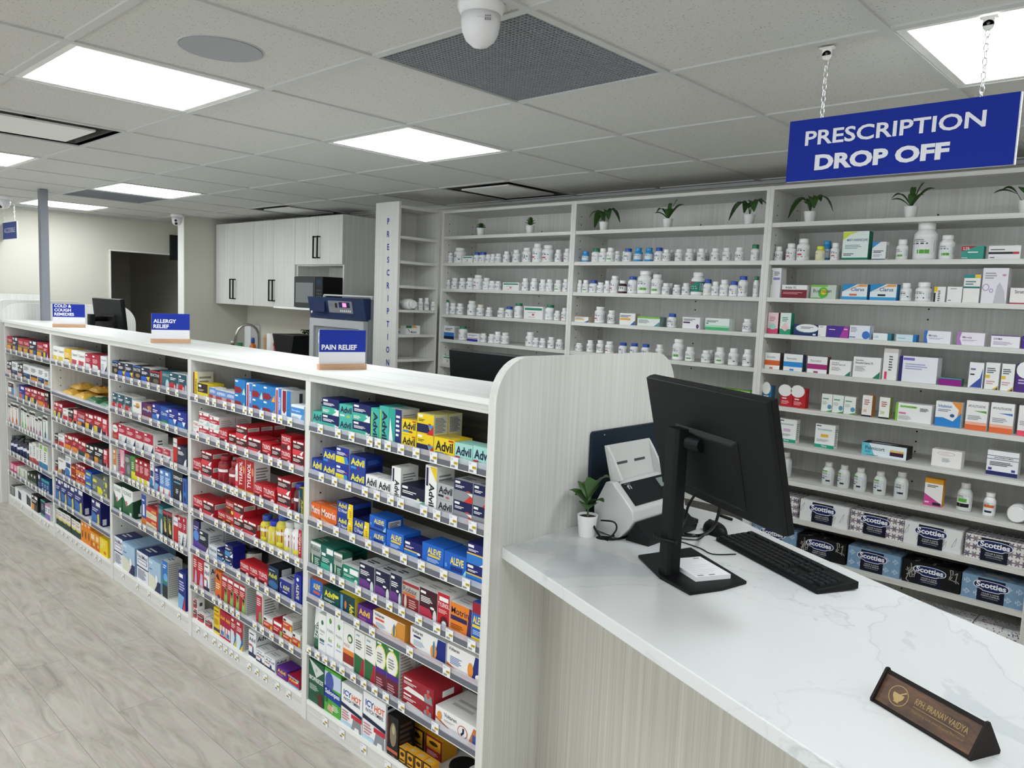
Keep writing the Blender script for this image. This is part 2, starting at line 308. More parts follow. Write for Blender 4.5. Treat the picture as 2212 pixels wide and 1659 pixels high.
for (i, j), lb in zip(DIFF, ('white ceiling air diffuser with shiny drop plate at the left edge', 'square white ceiling diffuser plate above the middle wall shelving', 'white ceiling diffuser plate above the kitchen cabinets')):
    x0, y0, x1, y1 = cell(i, j)
    t = thing('ceiling_diffuser', lb, 'air diffuser', ((x0+x1)/2, (y0+y1)/2, CEIL), 0, 'ceiling diffusers with a drop plate')
    a = (x1-x0)/2-0.013; c_ = (y1-y0)/2-0.013
    m = MB('matte')
    V = [(-a, -c_, 0), (a, -c_, 0), (a, c_, 0), (-a, c_, 0)]; W = [(x*0.9, y*0.9, 0.0) for x, y, z in V]; U = [(x*0.86, y*0.86, 0.07) for x, y, z in V]; T = [(x*0.4, y*0.4, 0.12) for x, y, z in V]
    m.mesh(V+W+U+T, [(k, (k+1) % 4, 4+(k+1) % 4, 4+k) for k in range(4)]+[(4+k, 4+(k+1) % 4, 8+(k+1) % 4, 8+k) for k in range(4)]+[(8+k, 8+(k+1) % 4, 12+(k+1) % 4, 12+k) for k in range(4)]+[(12, 13, 14, 15)], '5a5a57'); m.mesh(V+W, [(k, (k+1) % 4, 4+(k+1) % 4, 4+k) for k in range(4)], 'e6e6e2', 'white_paint'); m.build('cone', t)  # cone inside coloured dark to stand for shade in the unlit recess
    m = MB('white_paint'); b_ = 0.7
    m.box((-a*b_, -c_*b_, -0.008), (a*b_, c_*b_, 0.0)); m.build('drop_plate', t, 0.003)
    obox('hanger', (-0.02, -0.02, 0.0), (0.02, 0.02, 0.118), '3a3a3a', 'matte', t)
# round speaker
p = on_z(478, 105, CEIL)
t = thing('ceiling_speaker', 'round flat grey speaker grille set in a ceiling tile', 'speaker', (p.x, p.y, CEIL))
m = MB('matte'); m.lathe([(0.112, -0.004), (0.112, 0.0)], 48, 'a9abb0'); m.build('grille', t)
m = MB('matte'); m.lathe([(0.114, -0.002), (0.118, -0.003), (0.12, 0.0)], 48, 'c4c5c6', cap=False); m.build('rim', t)
# dome cameras
def dome(loc, lb, rz, eye):
    t = thing('security_camera', lb, 'security camera', loc, rz, 'white dome cameras under the ceiling')
    m = MB('moulded_plastic'); m.lathe([(0.055, 0.0), (0.056, -0.012), (0.05, -0.025), (0.046, -0.03)], 32, 'ececee'); m.build('mount', t)
    m = MB('moulded_plastic')
    m.lathe([(0.046, -0.03), (0.0455, -0.05), (0.0425, -0.068), (0.034, -0.086), (0.018, -0.099), (0.0, -0.103)], 32, 'e9e9ec'); b1 = m.build('housing', t)
    m = MB('moulded_plastic')
    if eye:
        m.lathe([(0.036, 0.0), (0.037, 0.01), (0.034, 0.016), (0.0, 0.018)], 28, 'f2f2f2', axis='y')
        m.lathe([(0.014, 0.0), (0.013, 0.022), (0.0, 0.023)], 20, '08090a', axis='y', o=(0, 0, 0.013)); m.lathe([(0.012, 0.0), (0.011, 0.022), (0.0, 0.023)], 20, '08090a', axis='y', o=(0.0, 0, -0.016))
        e_ = m.build('lens_face', t, loc=(0, -0.02, -0.068)); e_.rotation_euler = (math.radians(205), 0, 0)
    else:
        for k in range(4):
            for q in range(3):
                if random.random() < 0.8: m.box((0.012+q*0.005, -0.0462, -0.045-k*0.003), (0.0155+q*0.005, -0.0452, -0.0435-k*0.003), '55555a')
        m.box((-0.006, -0.047, -0.048), (0.03, -0.0458, -0.047), 'd6d6d6'); m.build('sticker', t)
    return t
p = on_z(1040, 5, CEIL)
dome((p.x, p.y, CEIL), 'white dome camera hanging in front of the large air grille', 0.75, False)
p = on_x(377, 466, -7.3); dome((-7.32, 3.16, CEIL), 'small white camera with two black lenses beside the partition wall end', 0.9, True)
p = on_y(14, 433, 1.83); dome((-7.42, 1.80, CEIL), 'small white camera cut off at the left edge near the accessible sign', 0.3, True)
# ---- steel post
t = thing('steel_post', 'tall grey steel post standing on the display counter near its far end', 'post', (-6.55, 1.835, 1.381))
m = MB('matte')
for o_ in (-0.029, 0.001): m.rbox((o_, -0.028, 0), (o_+0.028, 0.028, 0.965), 0.006, '85888f')
m.build('channel', t)
# ================================================================ display shelving (five bays) and its price tags
GY0, GY1 = 1.583, 1.905
BX = [-6.62, -5.56, -4.545, -3.54, -2.53, -1.54]      # bay boundaries, far to near
LV = {5: [1.15, .97, .788, .606, .484, .278], 4: [1.147, .968, .782, .604, .42, .24], 3: [1.148, .966, .786, .604, .391], 2: [1.147, .949, .782, .601, .422, .235], 1: [1.143, .965, .81, .602, .388, .235]}
BASE = {5: .085, 4: .092, 3: .095, 2: .092, 1: .075}
BAYN = {5: 'nearest bay', 4: 'second nearest bay', 3: 'middle bay', 2: 'second farthest bay', 1: 'farthest bay'}
ORD = ['top', 'second', 'third', 'fourth', 'fifth', 'sixth', 'bottom']
def tagmesh(big):
    m = MB('printed_card'); w_, h = 0.034, 0.034
    m.box((-w_/2, -0.0012, 0), (w_/2, 0, h), 'f1f2f4')
    F = lambda u, v: (-w_/2+u*w_, -0.0016, v*h)
    R = lambda a, b_, c_, d_, col: m.face([F(a, b_), F(c_, b_), F(c_, d_), F(a, d_)], col)
    R(.45, .38, .95, .62, 'e6c72c')
    m.text('$9.99' if big else '$7', F if False else (lambda u, v: (F(u, v)[0], -0.0019, F(u, v)[2])), .55, .42, .92, .59, '2b2b22')
    for k in range(10): R(.12+k*.05, .08, .12+k*.05+(.02 if k % 3 else .032), .28, '3a3a3c')
    for k in range(3): R(.08, .72+k*.08, .3+.1*(k % 2), .745+k*.08, '8d8f95')
    return m
_tagob = None
def price_tag(x, z, parent, y):
    global _tagob
    if _tagob is None: _tagob = tagmesh(True).build('price_tag', parent); o = _tagob
    else: o = _tagob.copy(); COL.objects.link(o); o.parent = parent
    o.location = (x, y, z); return o
UNITS = {}
def holes(m, X, y, z0, z1, nx, step=0.064):
    z = z0
    while z < z1:
        m.box((X, y-0.0025, z), (X+nx, y+0.0025, z+0.005), '2c2a27', 'matte'); z += step
tagpos = {}
def unit(b_):
    x0, x1 = BX[b_-1], BX[b_]
    lb = {5: '', 4: 'display shelf bay second from the right end, mostly red cartons', 3: 'middle display shelf bay with navy, green and pale blue cartons', 2: 'display shelf bay second from the left with yellow lozenge bags', 1: 'leftmost and farthest display shelf bay with toothbrush like packs'}[b_]
    if b_ == 5: lb = 'display shelf bay at the right end, under the pain relief sign'
    if b_ == 1: lb = 'leftmost and farthest display shelf bay, below the cold and cough sign'
    t = thing('display_shelf_unit', lb, 'display shelf', ((x0+x1)/2, GY0, 0), 0, 'open display shelf bays of the long counter'); ox = (x0+x1)/2; hw = (x1-x0)/2
    T = 0.017
    for s in (-1, 1):
        m = MB('laminate'); a = -hw if s < 0 else hw-T
        m.box((a, 0, 0), (a+T, 0.32, 1.3345)); X = a+T if s < 0 else a
        z = 0.15
        while z < 1.28:
            for yy in (0.05, 0.27): m.box((X-0.0005, yy-0.003, z), (X+0.0005, yy+0.003, z+0.006), '25231f', 'matte')
            z += 0.05
        m.build('side_panel', t)
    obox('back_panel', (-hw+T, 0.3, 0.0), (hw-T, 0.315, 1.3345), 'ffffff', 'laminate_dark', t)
    obox('top_rail', (-hw+.0005, 0.002, 1.335), (hw-.0005, 0.32, 1.362), 'ffffff', 'laminate_flat', t)
    kb = obox('kick_board', (-hw+T, 0.004, 0.0), (hw-T, 0.02, BASE[b_]-0.018), 'ffffff', 'laminate_flat', t)
    obox('shelf', (-hw+T+.001, 0.002, BASE[b_]-0.017), (hw-T-.001, 0.299, BASE[b_]), 'f0f0ee', 'white_paint', t)
    rails = []
    for z in LV[b_]:
        obox('shelf', (-hw+T+.001, 0.003, z), (hw-T-.001, 0.299, z+0.016), 'f0f0ee', 'white_paint', t)
        m = MB('clear_rail'); m.box((-hw+T+.002, -0.004, z+0.001), (hw-T-.002, -0.0005, z+0.036)); m.box((-hw+T+.002, -0.0056, z+0.0025), (hw-T-.002, -0.0042, z+0.019), '6a6c74', 'matte'); m.box((-hw+T+.002, -0.006, z-0.001), (hw-T-.002, 0.002, z+0.0015), 'f4f4f4', 'white_paint')
        rails.append(m.build('price_rail', t))
    UNITS[b_] = (t, rails, kb, ox)
for b_ in range(1, 6): unit(b_)
# continuous worktop, with the joint the photo shows above the middle bay
t = thing('counter_top', 'long pale wood-grain counter top over all display shelf bays', 'counter top', (-4.1, GY0, 1.362))
obox('slab', (-4.1+(-2.555), -0.006, 0.0005), (0.47-0.0, 0.345, 0.019), 'ffffff', 'laminate_top', t, 0.0015)
obox('slab', (0.4715, -0.006, 0.0005), (2.56, 0.345, 0.019), 'ffffff', 'laminate_top', t, 0.0015)
# ================================================================ cartons: printed designs
# item codes: R rect, P polygon, E ellipse, T text, V text running down, U text running up, L lines of small print
W_ = 'f4f4f2'; NV = '0e1a5c'; RD = 'b71f2e'; TL = '2aa596'; YL = 'f2d21c'; BK = '111216'; GR = 'b9bbbf'
def gen(body, low, sw='f4f4f2', acc=None, tri=True, tagc=W_):
    it = [('R', .06, .80, .34, .92, tagc), ('L', .08, .56, .8, .74, W_, 3), ('P', [(0, 0), (1, 0), (.82, .46), (0, .46)], low)]
    if tri: it.append(('P', [(.62, 0), (1, 0), (1, .42)], sw))
    if acc: it.append(('E', .84, .34, .09, .07, acc))
    it.append(('L', .07, .12, .5, .32, sw if not tri else W_, 3)); return it
def brand(word, tc, y0=.4, y1=.82, bold=.02, extra=()): return [('T', word, .07, y0, .93, y1, tc, bold)]+list(extra)
S_WHITE = ('f0f0ee', [('L', .12, .12, .88, .85, '8d9094', 9)])
DS = {
'advil_teal': ('4db8ab', brand('Advil', '141a40', .42, .86, .03, [('E', .68, .22, .16, .08, 'a6c94a'), ('R', .06, .2, .42, .3, 'e8f4f0')]), None, 'teal carton with large dark word'),
'advil_teal_v': ('3fb3a6', [('V', 'Advil', .30, .12, .82, .88, '141a40', .03), ('R', .08, .1, .2, .9, 'a6c94a')], None, 'tall teal carton with sideways dark word'),
'gen_navyteal': (NV, gen(NV, '3fb39a', W_, 'd9efe8'), None, 'navy and teal carton'),
'gen_navyteal_v': ('28a898', [('R', .5, 0, 1, 1, '1c2470'), ('P', [(0, 0), (.42, 0), (.1, .75)], W_), ('L', .58, .3, .9, .9, W_, 5)], ('cfd3d4', [('L', .1, .5, .9, .9, '8a8f94', 6)]), 'tall carton half teal, half navy'),
'advil_yellow': (YL, brand('Advil', '15151c', .36, .84, .03, [('R', .08, .16, .5, .3, '2f86c8'), ('E', .62, .22, .14, .07, '8c3b22'), ('R', .72, .88, .96, .96, 'c2352b')]), None, 'yellow carton with large black word'),
'gen_yellow': (YL, [('R', .05, .82, .33, .94, W_), ('L', .07, .62, .5, .76, '4a4a20', 2), ('P', [(0, .06), (.86, .06), (.66, .5), (0, .5)], '12184a'), ('P', [(.6, 0), (1, 0), (1, .48)], 'c8252c'), ('P', [(.64, .5), (1, .5), (.86, .28)], '3a8fd0'), ('E', .78, .52, .09, .05, 'b5562e')], ('e9e4a0', [('R', .06, .08, .94, .92, 'd2d3cf'), ('L', .1, .12, .9, .88, '6f7070', 11)]), 'yellow carton with navy panel'),
'advil_mint': ('a5dcd3', brand('Advil', '141a40', .4, .84, .03, [('R', .04, .2, .32, .34, 'c9303c'), ('E', .6, .22, .12, .09, 'd5f0ea')]), None, 'pale mint carton with large dark word'),
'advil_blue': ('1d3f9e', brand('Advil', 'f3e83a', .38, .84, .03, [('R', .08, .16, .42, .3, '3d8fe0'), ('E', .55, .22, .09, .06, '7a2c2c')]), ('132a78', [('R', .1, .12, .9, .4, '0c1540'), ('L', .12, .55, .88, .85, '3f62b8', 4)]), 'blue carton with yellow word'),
'gen_blueyellow': ('1b2f96', [('R', .06, .8, .34, .92, W_), ('L', .08, .56, .8, .74, W_, 3), ('R', 0, .1, .75, .48, 'e8dc2e'), ('P', [(.7, .1), (1, .1), (.85, .5), (.6, .5)], '3a8fd0'), ('E', .82, .62, .06, .05, 'c0392b')], ('dadbd8', [('L', .1, .1, .9, .9, '74767a', 9)]), 'blue carton with yellow panel'),
'advil_white': ('eef0ef', brand('Advil', '15151c', .38, .84, .03, [('R', .05, .2, .42, .3, '222228'), ('E', .6, .2, .1, .09, 'd8cf9a'), ('P', [(.6, 0), (1, 0), (1, .4)], 'e9b9b4')]), None, 'white carton with large black word'),
'advil_white_v': ('f0f1ef', [('V', 'Advil', .34, .12, .86, .62, '15151c', .03), ('R', .1, .55, .28, .95, '1c1c44')], S_WHITE, 'tall white carton with sideways black word'),
'advil_white_yv': ('f0f1ef', [('V', 'Advil', .34, .12, .8, .62, '15151c', .03), ('R', .08, .55, .26, .95, '1c1c44'), ('P', [(.4, .98), (.98, .98), (.98, .66)], 'f0cf1e')], S_WHITE, 'tall white carton with yellow corner'),
'gen_black_mint': ('0f1330', [('R', .04, .8, .28, .92, W_), ('L', .06, .56, .7, .74, W_, 2), ('R', 0, 0, 1, .36, 'eef1ef'), ('P', [(.5, .04), (1, .04), (1, .4)], '63b79c'), ('E', .74, .4, .06, .07, 'dcd9a0')], None, 'low black and mint carton'),
'advil_silver': ('b4b6b8', brand('Advil', '15151c', .38, .84, .03, [('R', .05, .16, .4, .3, '222228'), ('E', .64, .2, .12, .07, 'b05a66')]), None, 'silver carton with large black word'),
'gen_navy_red': ('10174c', [('R', .05, .82, .32, .93, W_), ('L', .07, .62, .6, .76, W_, 2), ('R', 0, 0, 1, .5, '8e9196'), ('P', [(.56, 0), (1, 0), (1, .46)], 'd6332f'), ('P', [(.7, .46), (1, .46), (1, .3)], 'eceded'), ('E', .78, .52, .12, .05, 'a05040')], ('c9cbcd', [('L', .1, .1, .9, .9, '8a8f94', 7)]), 'navy and grey carton with red corner'),
'motrin': ('e0661f', [('T', 'Motrin', .05, .46, .92, .86, W_, .01), ('P', [(0, .36), (1, .12), (1, 0), (0, 0)], 'f0a050'), ('P', [(.55, 0), (1, 0), (1, .3)], '1b1b1f')], None, 'orange carton with white word'),
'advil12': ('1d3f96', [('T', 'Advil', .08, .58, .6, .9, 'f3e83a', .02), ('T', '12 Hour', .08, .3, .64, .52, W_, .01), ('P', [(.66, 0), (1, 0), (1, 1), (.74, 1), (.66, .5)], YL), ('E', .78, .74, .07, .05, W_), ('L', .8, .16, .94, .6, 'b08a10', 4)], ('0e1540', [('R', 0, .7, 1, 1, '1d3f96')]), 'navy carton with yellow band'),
'aleve': ('1f62c4', [('T', 'ALEVE', .28, .52, .88, .84, 'f5df5a', .03), ('R', .3, .28, .84, .46, '14307e'), ('R', 0, 0, 1, .14, '12205c'), ('P', [(.82, .14), (1, .14), (1, .5)], '8fd3e8'), ('E', .1, .42, .06, .1, '5f96e0')], ('1f62c4', [('R', .14, .2, .86, .8, 'eceded'), ('L', .18, .25, .82, .75, '222222', 6)]), 'bright blue carton with yellow word'),
'aleve_y': ('1f66c8', [('T', 'ALEVE', .26, .6, .88, .86, 'f5df5a', .03), ('R', .28, .48, .84, .57, 'e8c838'), ('L', .25, .26, .85, .44, 'bcd4f0', 3), ('R', 0, 0, 1, .17, 'efd03c'), ('E', .86, .12, .09, .07, 'e8f0f8')], ('1f66c8', [('R', .1, .3, .6, .7, 'e6eef6')]), 'bright blue carton with yellow lower band'),
'gen_aleve': ('131c6a', [('R', .05, .8, .33, .93, W_), ('L', .07, .62, .6, .74, W_, 2), ('R', 0, 0, .8, .46, '2a78cc'), ('R', 0, .46, .85, .53, 'e8c24a'), ('P', [(.62, 0), (1, 0), (1, .3)], W_), ('E', .86, .46, .09, .07, 'e6ecf2')], None, 'navy and sky blue carton with gold line'),
'robax_silver': ('9fa8a3', [('T', 'Robax', .06, .66, .9, .84, '33403c', 0), ('R', 0, 0, 1, .5, '1f5c4a'), ('R', 0, .88, 1, .97, W_), ('L', .42, .12, .9, .45, 'bcd8cc', 5), ('E', .2, .35, .07, .22, 'cfd8b8')], ('1f6a54', [('R', 0, .62, 1, .8, 'e9ebe9'), ('L', .1, .3, .9, .55, '9cc8b4', 3)]), 'silver and green carton'),
'gen_green': ('14665a', [('R', .06, .62, .36, .72, W_), ('R', .44, .74, .96, .94, W_), ('L', .08, .4, .75, .58, 'cfe8dc', 3), ('R', 0, 0, .7, .34, '3fae94'), ('E', .84, .24, .1, .24, 'dfe6e3')], ('14665a', [('L', .1, .2, .9, .8, '0c3f38', 4)]), 'dark green carton'),
'gen_green_low': ('178068', [('R', .06, .62, .3, .78, W_), ('R', .44, .6, .96, .9, W_), ('L', .08, .4, .75, .54, 'cfe8dc', 2), ('R', 0, 0, .75, .32, '46b096'), ('E', .84, .28, .1, .14, 'dfe6e3')], ('d8dad8', [('L', .1, .1, .9, .9, '8a8f94', 8)]), 'low green carton'),
'gen_purple': ('171a3c', [('R', .06, .84, .36, .92, W_), ('L', .08, .6, .75, .78, W_, 3), ('P', [(0, .04), (.5, .04), (.7, .2), (.7, .36), (.5, .44), (0, .44)], '6a3a86'), ('E', .86, .24, .11, .24, 'd9dbe0'), ('E', .66, .5, .12, .04, W_)], ('c9cbce', [('L', .1, .1, .9, .9, '85888c', 12)]), 'navy and purple carton'),
'robax_red': ('b9b5ad', [('T', 'Robax', .04, .68, .86, .86, '26262a', 0), ('R', 0, .9, 1, 1, '9c2a2e'), ('R', 0, 0, 1, .56, '7c2026'), ('E', .2, .32, .08, .26, 'd8c0b0'), ('L', .42, .2, .92, .5, 'd8a8a0', 4), ('R', .04, .58, .8, .66, 'd8662e')], S_WHITE, 'beige and dark red carton'),
'gen_maroon': ('3a1220', [('R', .06, .84, .36, .92, W_), ('L', .08, .58, .8, .78, W_, 4), ('P', [(0, .04), (.6, .04), (.78, .2), (.6, .42), (0, .42)], 'b8304a'), ('E', .88, .22, .1, .24, 'e3dcdd'), ('E', .74, .48, .12, .04, W_)], S_WHITE, 'maroon and crimson carton'),
'tylenol_back': ('c01c2a', [('R', .14, .78, .9, .9, W_), ('T', 'TYLENOL', .04, .62, .96, .74, W_, .01), ('L', .1, .44, .9, .56, 'f0c0c0', 3), ('E', .6, .2, .34, .18, '5c0e14'), ('E', .6, .16, .2, .08, 'd8e4ec')], S_WHITE, 'tall red carton with tablet picture'),
'motrin_mb': ('e8842a', [('T', 'Motrin', .06, .66, .86, .86, '20183c', .01), ('R', .04, .46, .8, .6, '2a2050'), ('P', [(.78, 0), (1, 0), (1, 1), (.9, 1)], '3a2460'), ('L', .06, .2, .7, .36, '8a3c10', 3)], S_WHITE, 'orange carton with purple edge'),
'aleve_red': ('1f62c4', [('R', 0, .74, 1, 1, '9c2030'), ('T', 'ALEVE', .06, .5, .94, .68, 'f5df5a', .03), ('R', .04, .4, .96, .47, 'efd03c'), ('R', 0, 0, 1, .18, 'efd03c'), ('L', .1, .24, .9, .36, 'bcd4f0', 3)], None, 'blue carton with red top and yellow base'),
'aleve_orange': ('1f62c4', [('T', 'ALEVE', .26, .54, .84, .82, 'f5df5a', .03), ('R', .28, .3, .8, .44, 'd85a3c'), ('R', 0, 0, 1, .12, 'e8825a'), ('P', [(.84, .14), (1, .14), (1, .5)], '8fd3e8')], ('e07a50', []), 'blue carton with orange edges'),
'advil_dkgreen': ('0c4a48', [('T', 'Advil', .12, .5, .72, .84, 'f0e23a', .03), ('P', [(.66, .8), (.98, .78), (.98, .66), (.8, .6)], 'f0e23a'), ('L', .1, .28, .8, .42, 'cfe0d8', 2), ('E', .44, .14, .08, .07, 'd8c04a')], None, 'dark green carton with yellow word'),
'advil_dkgreen_v': ('0c3f4a', [('V', 'Advil', .66, .1, .94, .62, 'f0e23a', .03), ('R', .1, .15, .24, .9, '5aa0c8'), ('E', .42, .5, .07, .2, 'cf7a3c')], ('e8d83a', []), 'teal blue carton with sideways yellow word'),
'advil_purple': ('5a2a86', [('T', 'Advil', .1, .48, .84, .82, 'f3c23a', .03), ('L', .1, .2, .7, .4, 'c86aa0', 3), ('E', .84, .14, .1, .1, '8a1c4c')], None, 'purple carton with yellow word'),
'voltaren_o': ('f1efec', [('P', [(.58, .22), (1, .22), (1, .98), (.78, .98)], 'd8923a'), ('P', [(0, .35), (.3, .12), (1, .2), (1, 0), (0, 0)], 'c8622e'), ('T', 'Voltaren', .05, .78, .36, .93, '24242c', .01), ('R', .08, .6, .36, .7, 'd8583a'), ('L', .1, .3, .45, .52, '9fb4c4', 4), ('E', .68, .42, .07, .28, 'e8b84a'), ('E', .68, .5, .025, .3, '2a6ab0')], ('d8923a', [('R', .2, .2, .8, .8, 'e9e9e9'), ('L', .24, .24, .76, .76, '333333', 6)]), 'long white carton with orange end'),
'voltaren_b': ('f1efec', [('P', [(.7, .14), (1, .14), (1, .98), (.78, .98)], '1c2c7e'), ('P', [(0, .3), (.3, .1), (1, .14), (1, 0), (0, 0)], 'c8622e'), ('T', 'Voltaren', .05, .78, .36, .93, '24242c', .01), ('R', .1, .62, .3, .7, '24306a'), ('L', .1, .3, .45, .54, '9fb4c4', 4), ('E', .68, .4, .09, .28, 'e8943a'), ('E', .68, .5, .025, .34, '2a8ab0')], ('d8dcde', [('L', .1, .1, .9, .9, '888888', 6)]), 'long white carton with blue end'),
'voltaren_b2': ('f1efec', [('P', [(.7, .14), (1, .14), (1, .98), (.8, .98)], '1c2c7e'), ('P', [(0, .3), (.3, .1), (1, .14), (1, 0), (0, 0)], 'c8622e'), ('T', 'Voltaren', .05, .8, .36, .93, '24242c', .01), ('L', .1, .3, .45, .62, '6f84b4', 5), ('E', .68, .4, .08, .28, 'e8943a'), ('E', .9, .24, .08, .12, 'f2f2f4')], None, 'long white carton with white flower'),
'rub_white': ('f0f1ef', [('E', .5, .8, .16, .06, '3a8a4a'), ('P', [(.5, .76), (.62, .84), (.66, .78)], '1f3c6e'), ('T', 'PAIN', .2, .56, .8, .62, '9aa0a4', 0), ('L', .2, .5, .8, .54, 'b8bcc0', 1), ('R', .2, .34, .8, .4, '3f6a5a'), ('R', .2, .28, .8, .31, '7a9ed0')], None, 'slim white carton with small leaf mark'),
'rub_white6': ('f0f1ef', [('E', .5, .82, .16, .06, '6aa83a'), ('P', [(.5, .78), (.64, .86), (.66, .8)], '1f4c8e'), ('T', 'PAIN', .16, .58, .84, .64, '9aa0a4', 0), ('T', '6x', .3, .38, .75, .48, '7ab02c', 0), ('R', .2, .3, .8, .32, '8aa8d8')], None, 'slim white carton with green 6x'),
'muscle_white': ('efeeea', [('E', .62, .72, .24, .1, '2f6a4a'), ('E', .6, .71, .16, .06, 'e9e4c8'), ('R', 0, .36, 1, .46, 'e8883a'), ('R', 0, .16, 1, .36, '8c2e22'), ('P', [(0, .16), (.7, .06), (1, .16)], 'f4f2ee'), ('T', 'MUSCLE', .08, .52, .6, .58, 'c05a4a', 0)], None, 'slim white carton with orange band'),
'gen_rx_green': ('f0efe9', [('L', .1, .62, .8, .84, '6a6c6e', 4), ('R', .14, .9, .5, .94, '8ab4d0'), ('P', [(0, 0), (.6, 0), (.9, .46), (0, .5)], '2f6a3c'), ('P', [(.5, 0), (1, 0), (1, .46), (.86, .46)], 'b3243a')], None, 'tall cream carton with green and red base'),
'gen_green_circle': ('2f7a3c', [('E', .42, .66, .52, .26, 'e8e23a'), ('E', .4, .66, .48, .235, 'f2f0e8'), ('R', .1, .92, .5, .96, W_), ('L', .12, .56, .7, .78, '8a8c8c', 4), ('R', 0, .34, 1, .46, '4a2a86'), ('R', 0, 0, 1, .35, '6c2030'), ('L', .1, .08, .8, .28, 'c89aa0', 4)], ('d4d4d0', [('L', .1, .05, .9, .95, '9c9c98', 14)]), 'tall green carton with cream oval'),
'heat_red': ('9c2430', [('R', .05, .78, .3, .88, W_), ('L', .05, .5, .5, .7, 'f0e6e4', 2), ('P', [(.04, .08), (.2, .4), (.68, .28), (.8, 0)], 'ece9e4'), ('P', [(.72, 0), (.98, 0), (.94, .5), (.86, .6), (.88, .85), (.8, .85), (.8, .58), (.72, .48)], '8d8f95'), ('E', .84, .5, .05, .2, 'd04a3a')], ('a3242f', [('R', .3, .3, .7, .7, W_)]), 'dark red heat wrap carton'),
'voltaren_active': ('f1efec', [('P', [(0, .5), (.4, .1), (.62, .06), (.62, 0), (0, .36)], 'b8663a'), ('T', 'Voltaren', .2, .66, .48, .86, '24304c', .01), ('L', .2, .44, .46, .56, 'b0a8a4', 2), ('E', .62, .42, .11, .3, 'c8623a'), ('E', .62, .42, .095, .26, 'f1efec'), ('P', [(.6, .2), (.66, .4), (.66, .62), (.62, .62), (.62, .42), (.58, .3)], '1c2444'), ('P', [(.74, 0), (1, 0), (1, .9), (.86, .9)], 'c8763a'), ('R', .84, .15, .98, .6, '3a5a9c'), ('E', .1, .6, .05, .22, 'e8943a')], ('e4e4e2', []), 'long white carton with orange circle and runner'),
'biofreeze': ('1f5a40', [('P', [(.02, 1), (.98, .84), (.5, .62)], 'd6dad8'), ('E', .5, .8, .07, .05, 'b4bab8'), ('T', 'BIOFREEZE', .05, .52, .95, .62, W_, .02), ('L', .08, .3, .7, .44, 'bcd0c4', 4), ('P', [(.3, .28), (.6, .2), (.7, .3), (.9, .3), (.96, 0), (.64, 0), (.64, .14)], '5a2a24')], None, 'large dark green carton with silver triangle'),
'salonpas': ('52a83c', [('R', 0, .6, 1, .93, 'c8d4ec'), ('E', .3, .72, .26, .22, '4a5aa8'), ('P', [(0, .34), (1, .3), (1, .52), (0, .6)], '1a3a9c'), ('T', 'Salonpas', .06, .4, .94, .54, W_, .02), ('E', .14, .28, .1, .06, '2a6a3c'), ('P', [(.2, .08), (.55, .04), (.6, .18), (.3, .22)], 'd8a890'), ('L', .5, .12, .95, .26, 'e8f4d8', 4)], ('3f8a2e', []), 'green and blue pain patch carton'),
'icyhot': ('f1f2f2', [('T', 'ICY', .1, .72, .48, .86, '2a4c9c', .03), ('T', 'HOT', .5, .7, .94, .84, 'e0622a', .03), ('T', 'PATCH TIMBRE', .12, .6, .9, .68, '3a3c50', .01), ('P', [(0, .42), (1, .36), (1, .44), (0, .52)], '1c2244'), ('R', .5, .26, 1, .36, 'c82f3a'), ('L', .05, .12, .45, .38, 'c8848a', 4), ('P', [(.52, 0), (.98, 0), (.95, .26), (.6, .26)], '8c8f96'), ('R', 0, 0, .5, .08, 'b8d4ea'), ('P', [(.66, 0), (.9, 0), (.88, .09), (.7, .09)], 'eceded')], ('e9eaea', [('R', .1, .86, .9, .93, '22284c')]), 'white patch carton with orange and blue word'),
'black_statue': ('1c1a1a', [('E', .55, .55, .3, .3, '8a7c66'), ('E', .58, .68, .14, .12, 'b8a888'), ('R', 0, .1, 1, .18, 'c4604a'), ('R', .04, .3, .14, .95, '6a2a22'), ('L', .5, .02, .9, .08, '9a4a3a', 1)], ('151414', [('L', .1, .1, .9, .9, '4a3a34', 6)]), 'black carton with bronze figure picture'),
'tiger': ('e0a020', [('R', 0, 0, 1, .1, '1a1410'), ('R', 0, .9, 1, 1, '1a1410'), ('R', 0, 0, .12, 1, '1a1410'), ('R', .88, 0, 1, 1, '1a1410'), ('E', .5, .62, .26, .14, '3a2410'), ('R', .2, .2, .8, .3, '3a2410')], None, 'small amber and black balm carton'),
'tiger_red': ('e0a020', [('R', 0, 0, 1, .38, 'b8262c'), ('R', 0, .9, 1, 1, '7a1a1c'), ('R', 0, 0, .08, 1, '7a1a1c'), ('R', .92, 0, 1, 1, '7a1a1c'), ('E', .5, .68, .26, .1, '3a2410'), ('L', .15, .08, .85, .3, 'f0d8c0', 3)], None, 'amber balm carton with red base'),
'aspirin_y': ('ecd32a', [('R', .02, .02, .3, .98, '6a2030'), ('U', 'ASPIRIN', .5, .1, .78, .72, '2a2418', .02)], ('d8d8d0', [('L', .1, .1, .9, .9, '8a8a80', 5)]), 'tall yellow and maroon carton'),
'gen_aspirin_y': ('ecd32a', [('R', 0, .42, 1, 1, '2a1a1a'), ('R', .08, .76, .36, .9, W_), ('L', .08, .5, .7, .66, 'c8b8a0', 2), ('P', [(.6, 0), (1, 0), (1, .4)], 'f0e8c8')], ('ecd32a', []), 'yellow carton with dark brown top'),
'aspirin_low': ('5a8ccc', [('T', 'ASPIRIN', .1, .62, .9, .86, W_, .01), ('R', 0, .1, .6, .5, 'b04040'), ('R', .6, .1, 1, .5, 'c8a0a0'), ('R', 0, 0, 1, .12, 'e8a878')], ('e8e8e8', []), 'low pale blue and red carton'),
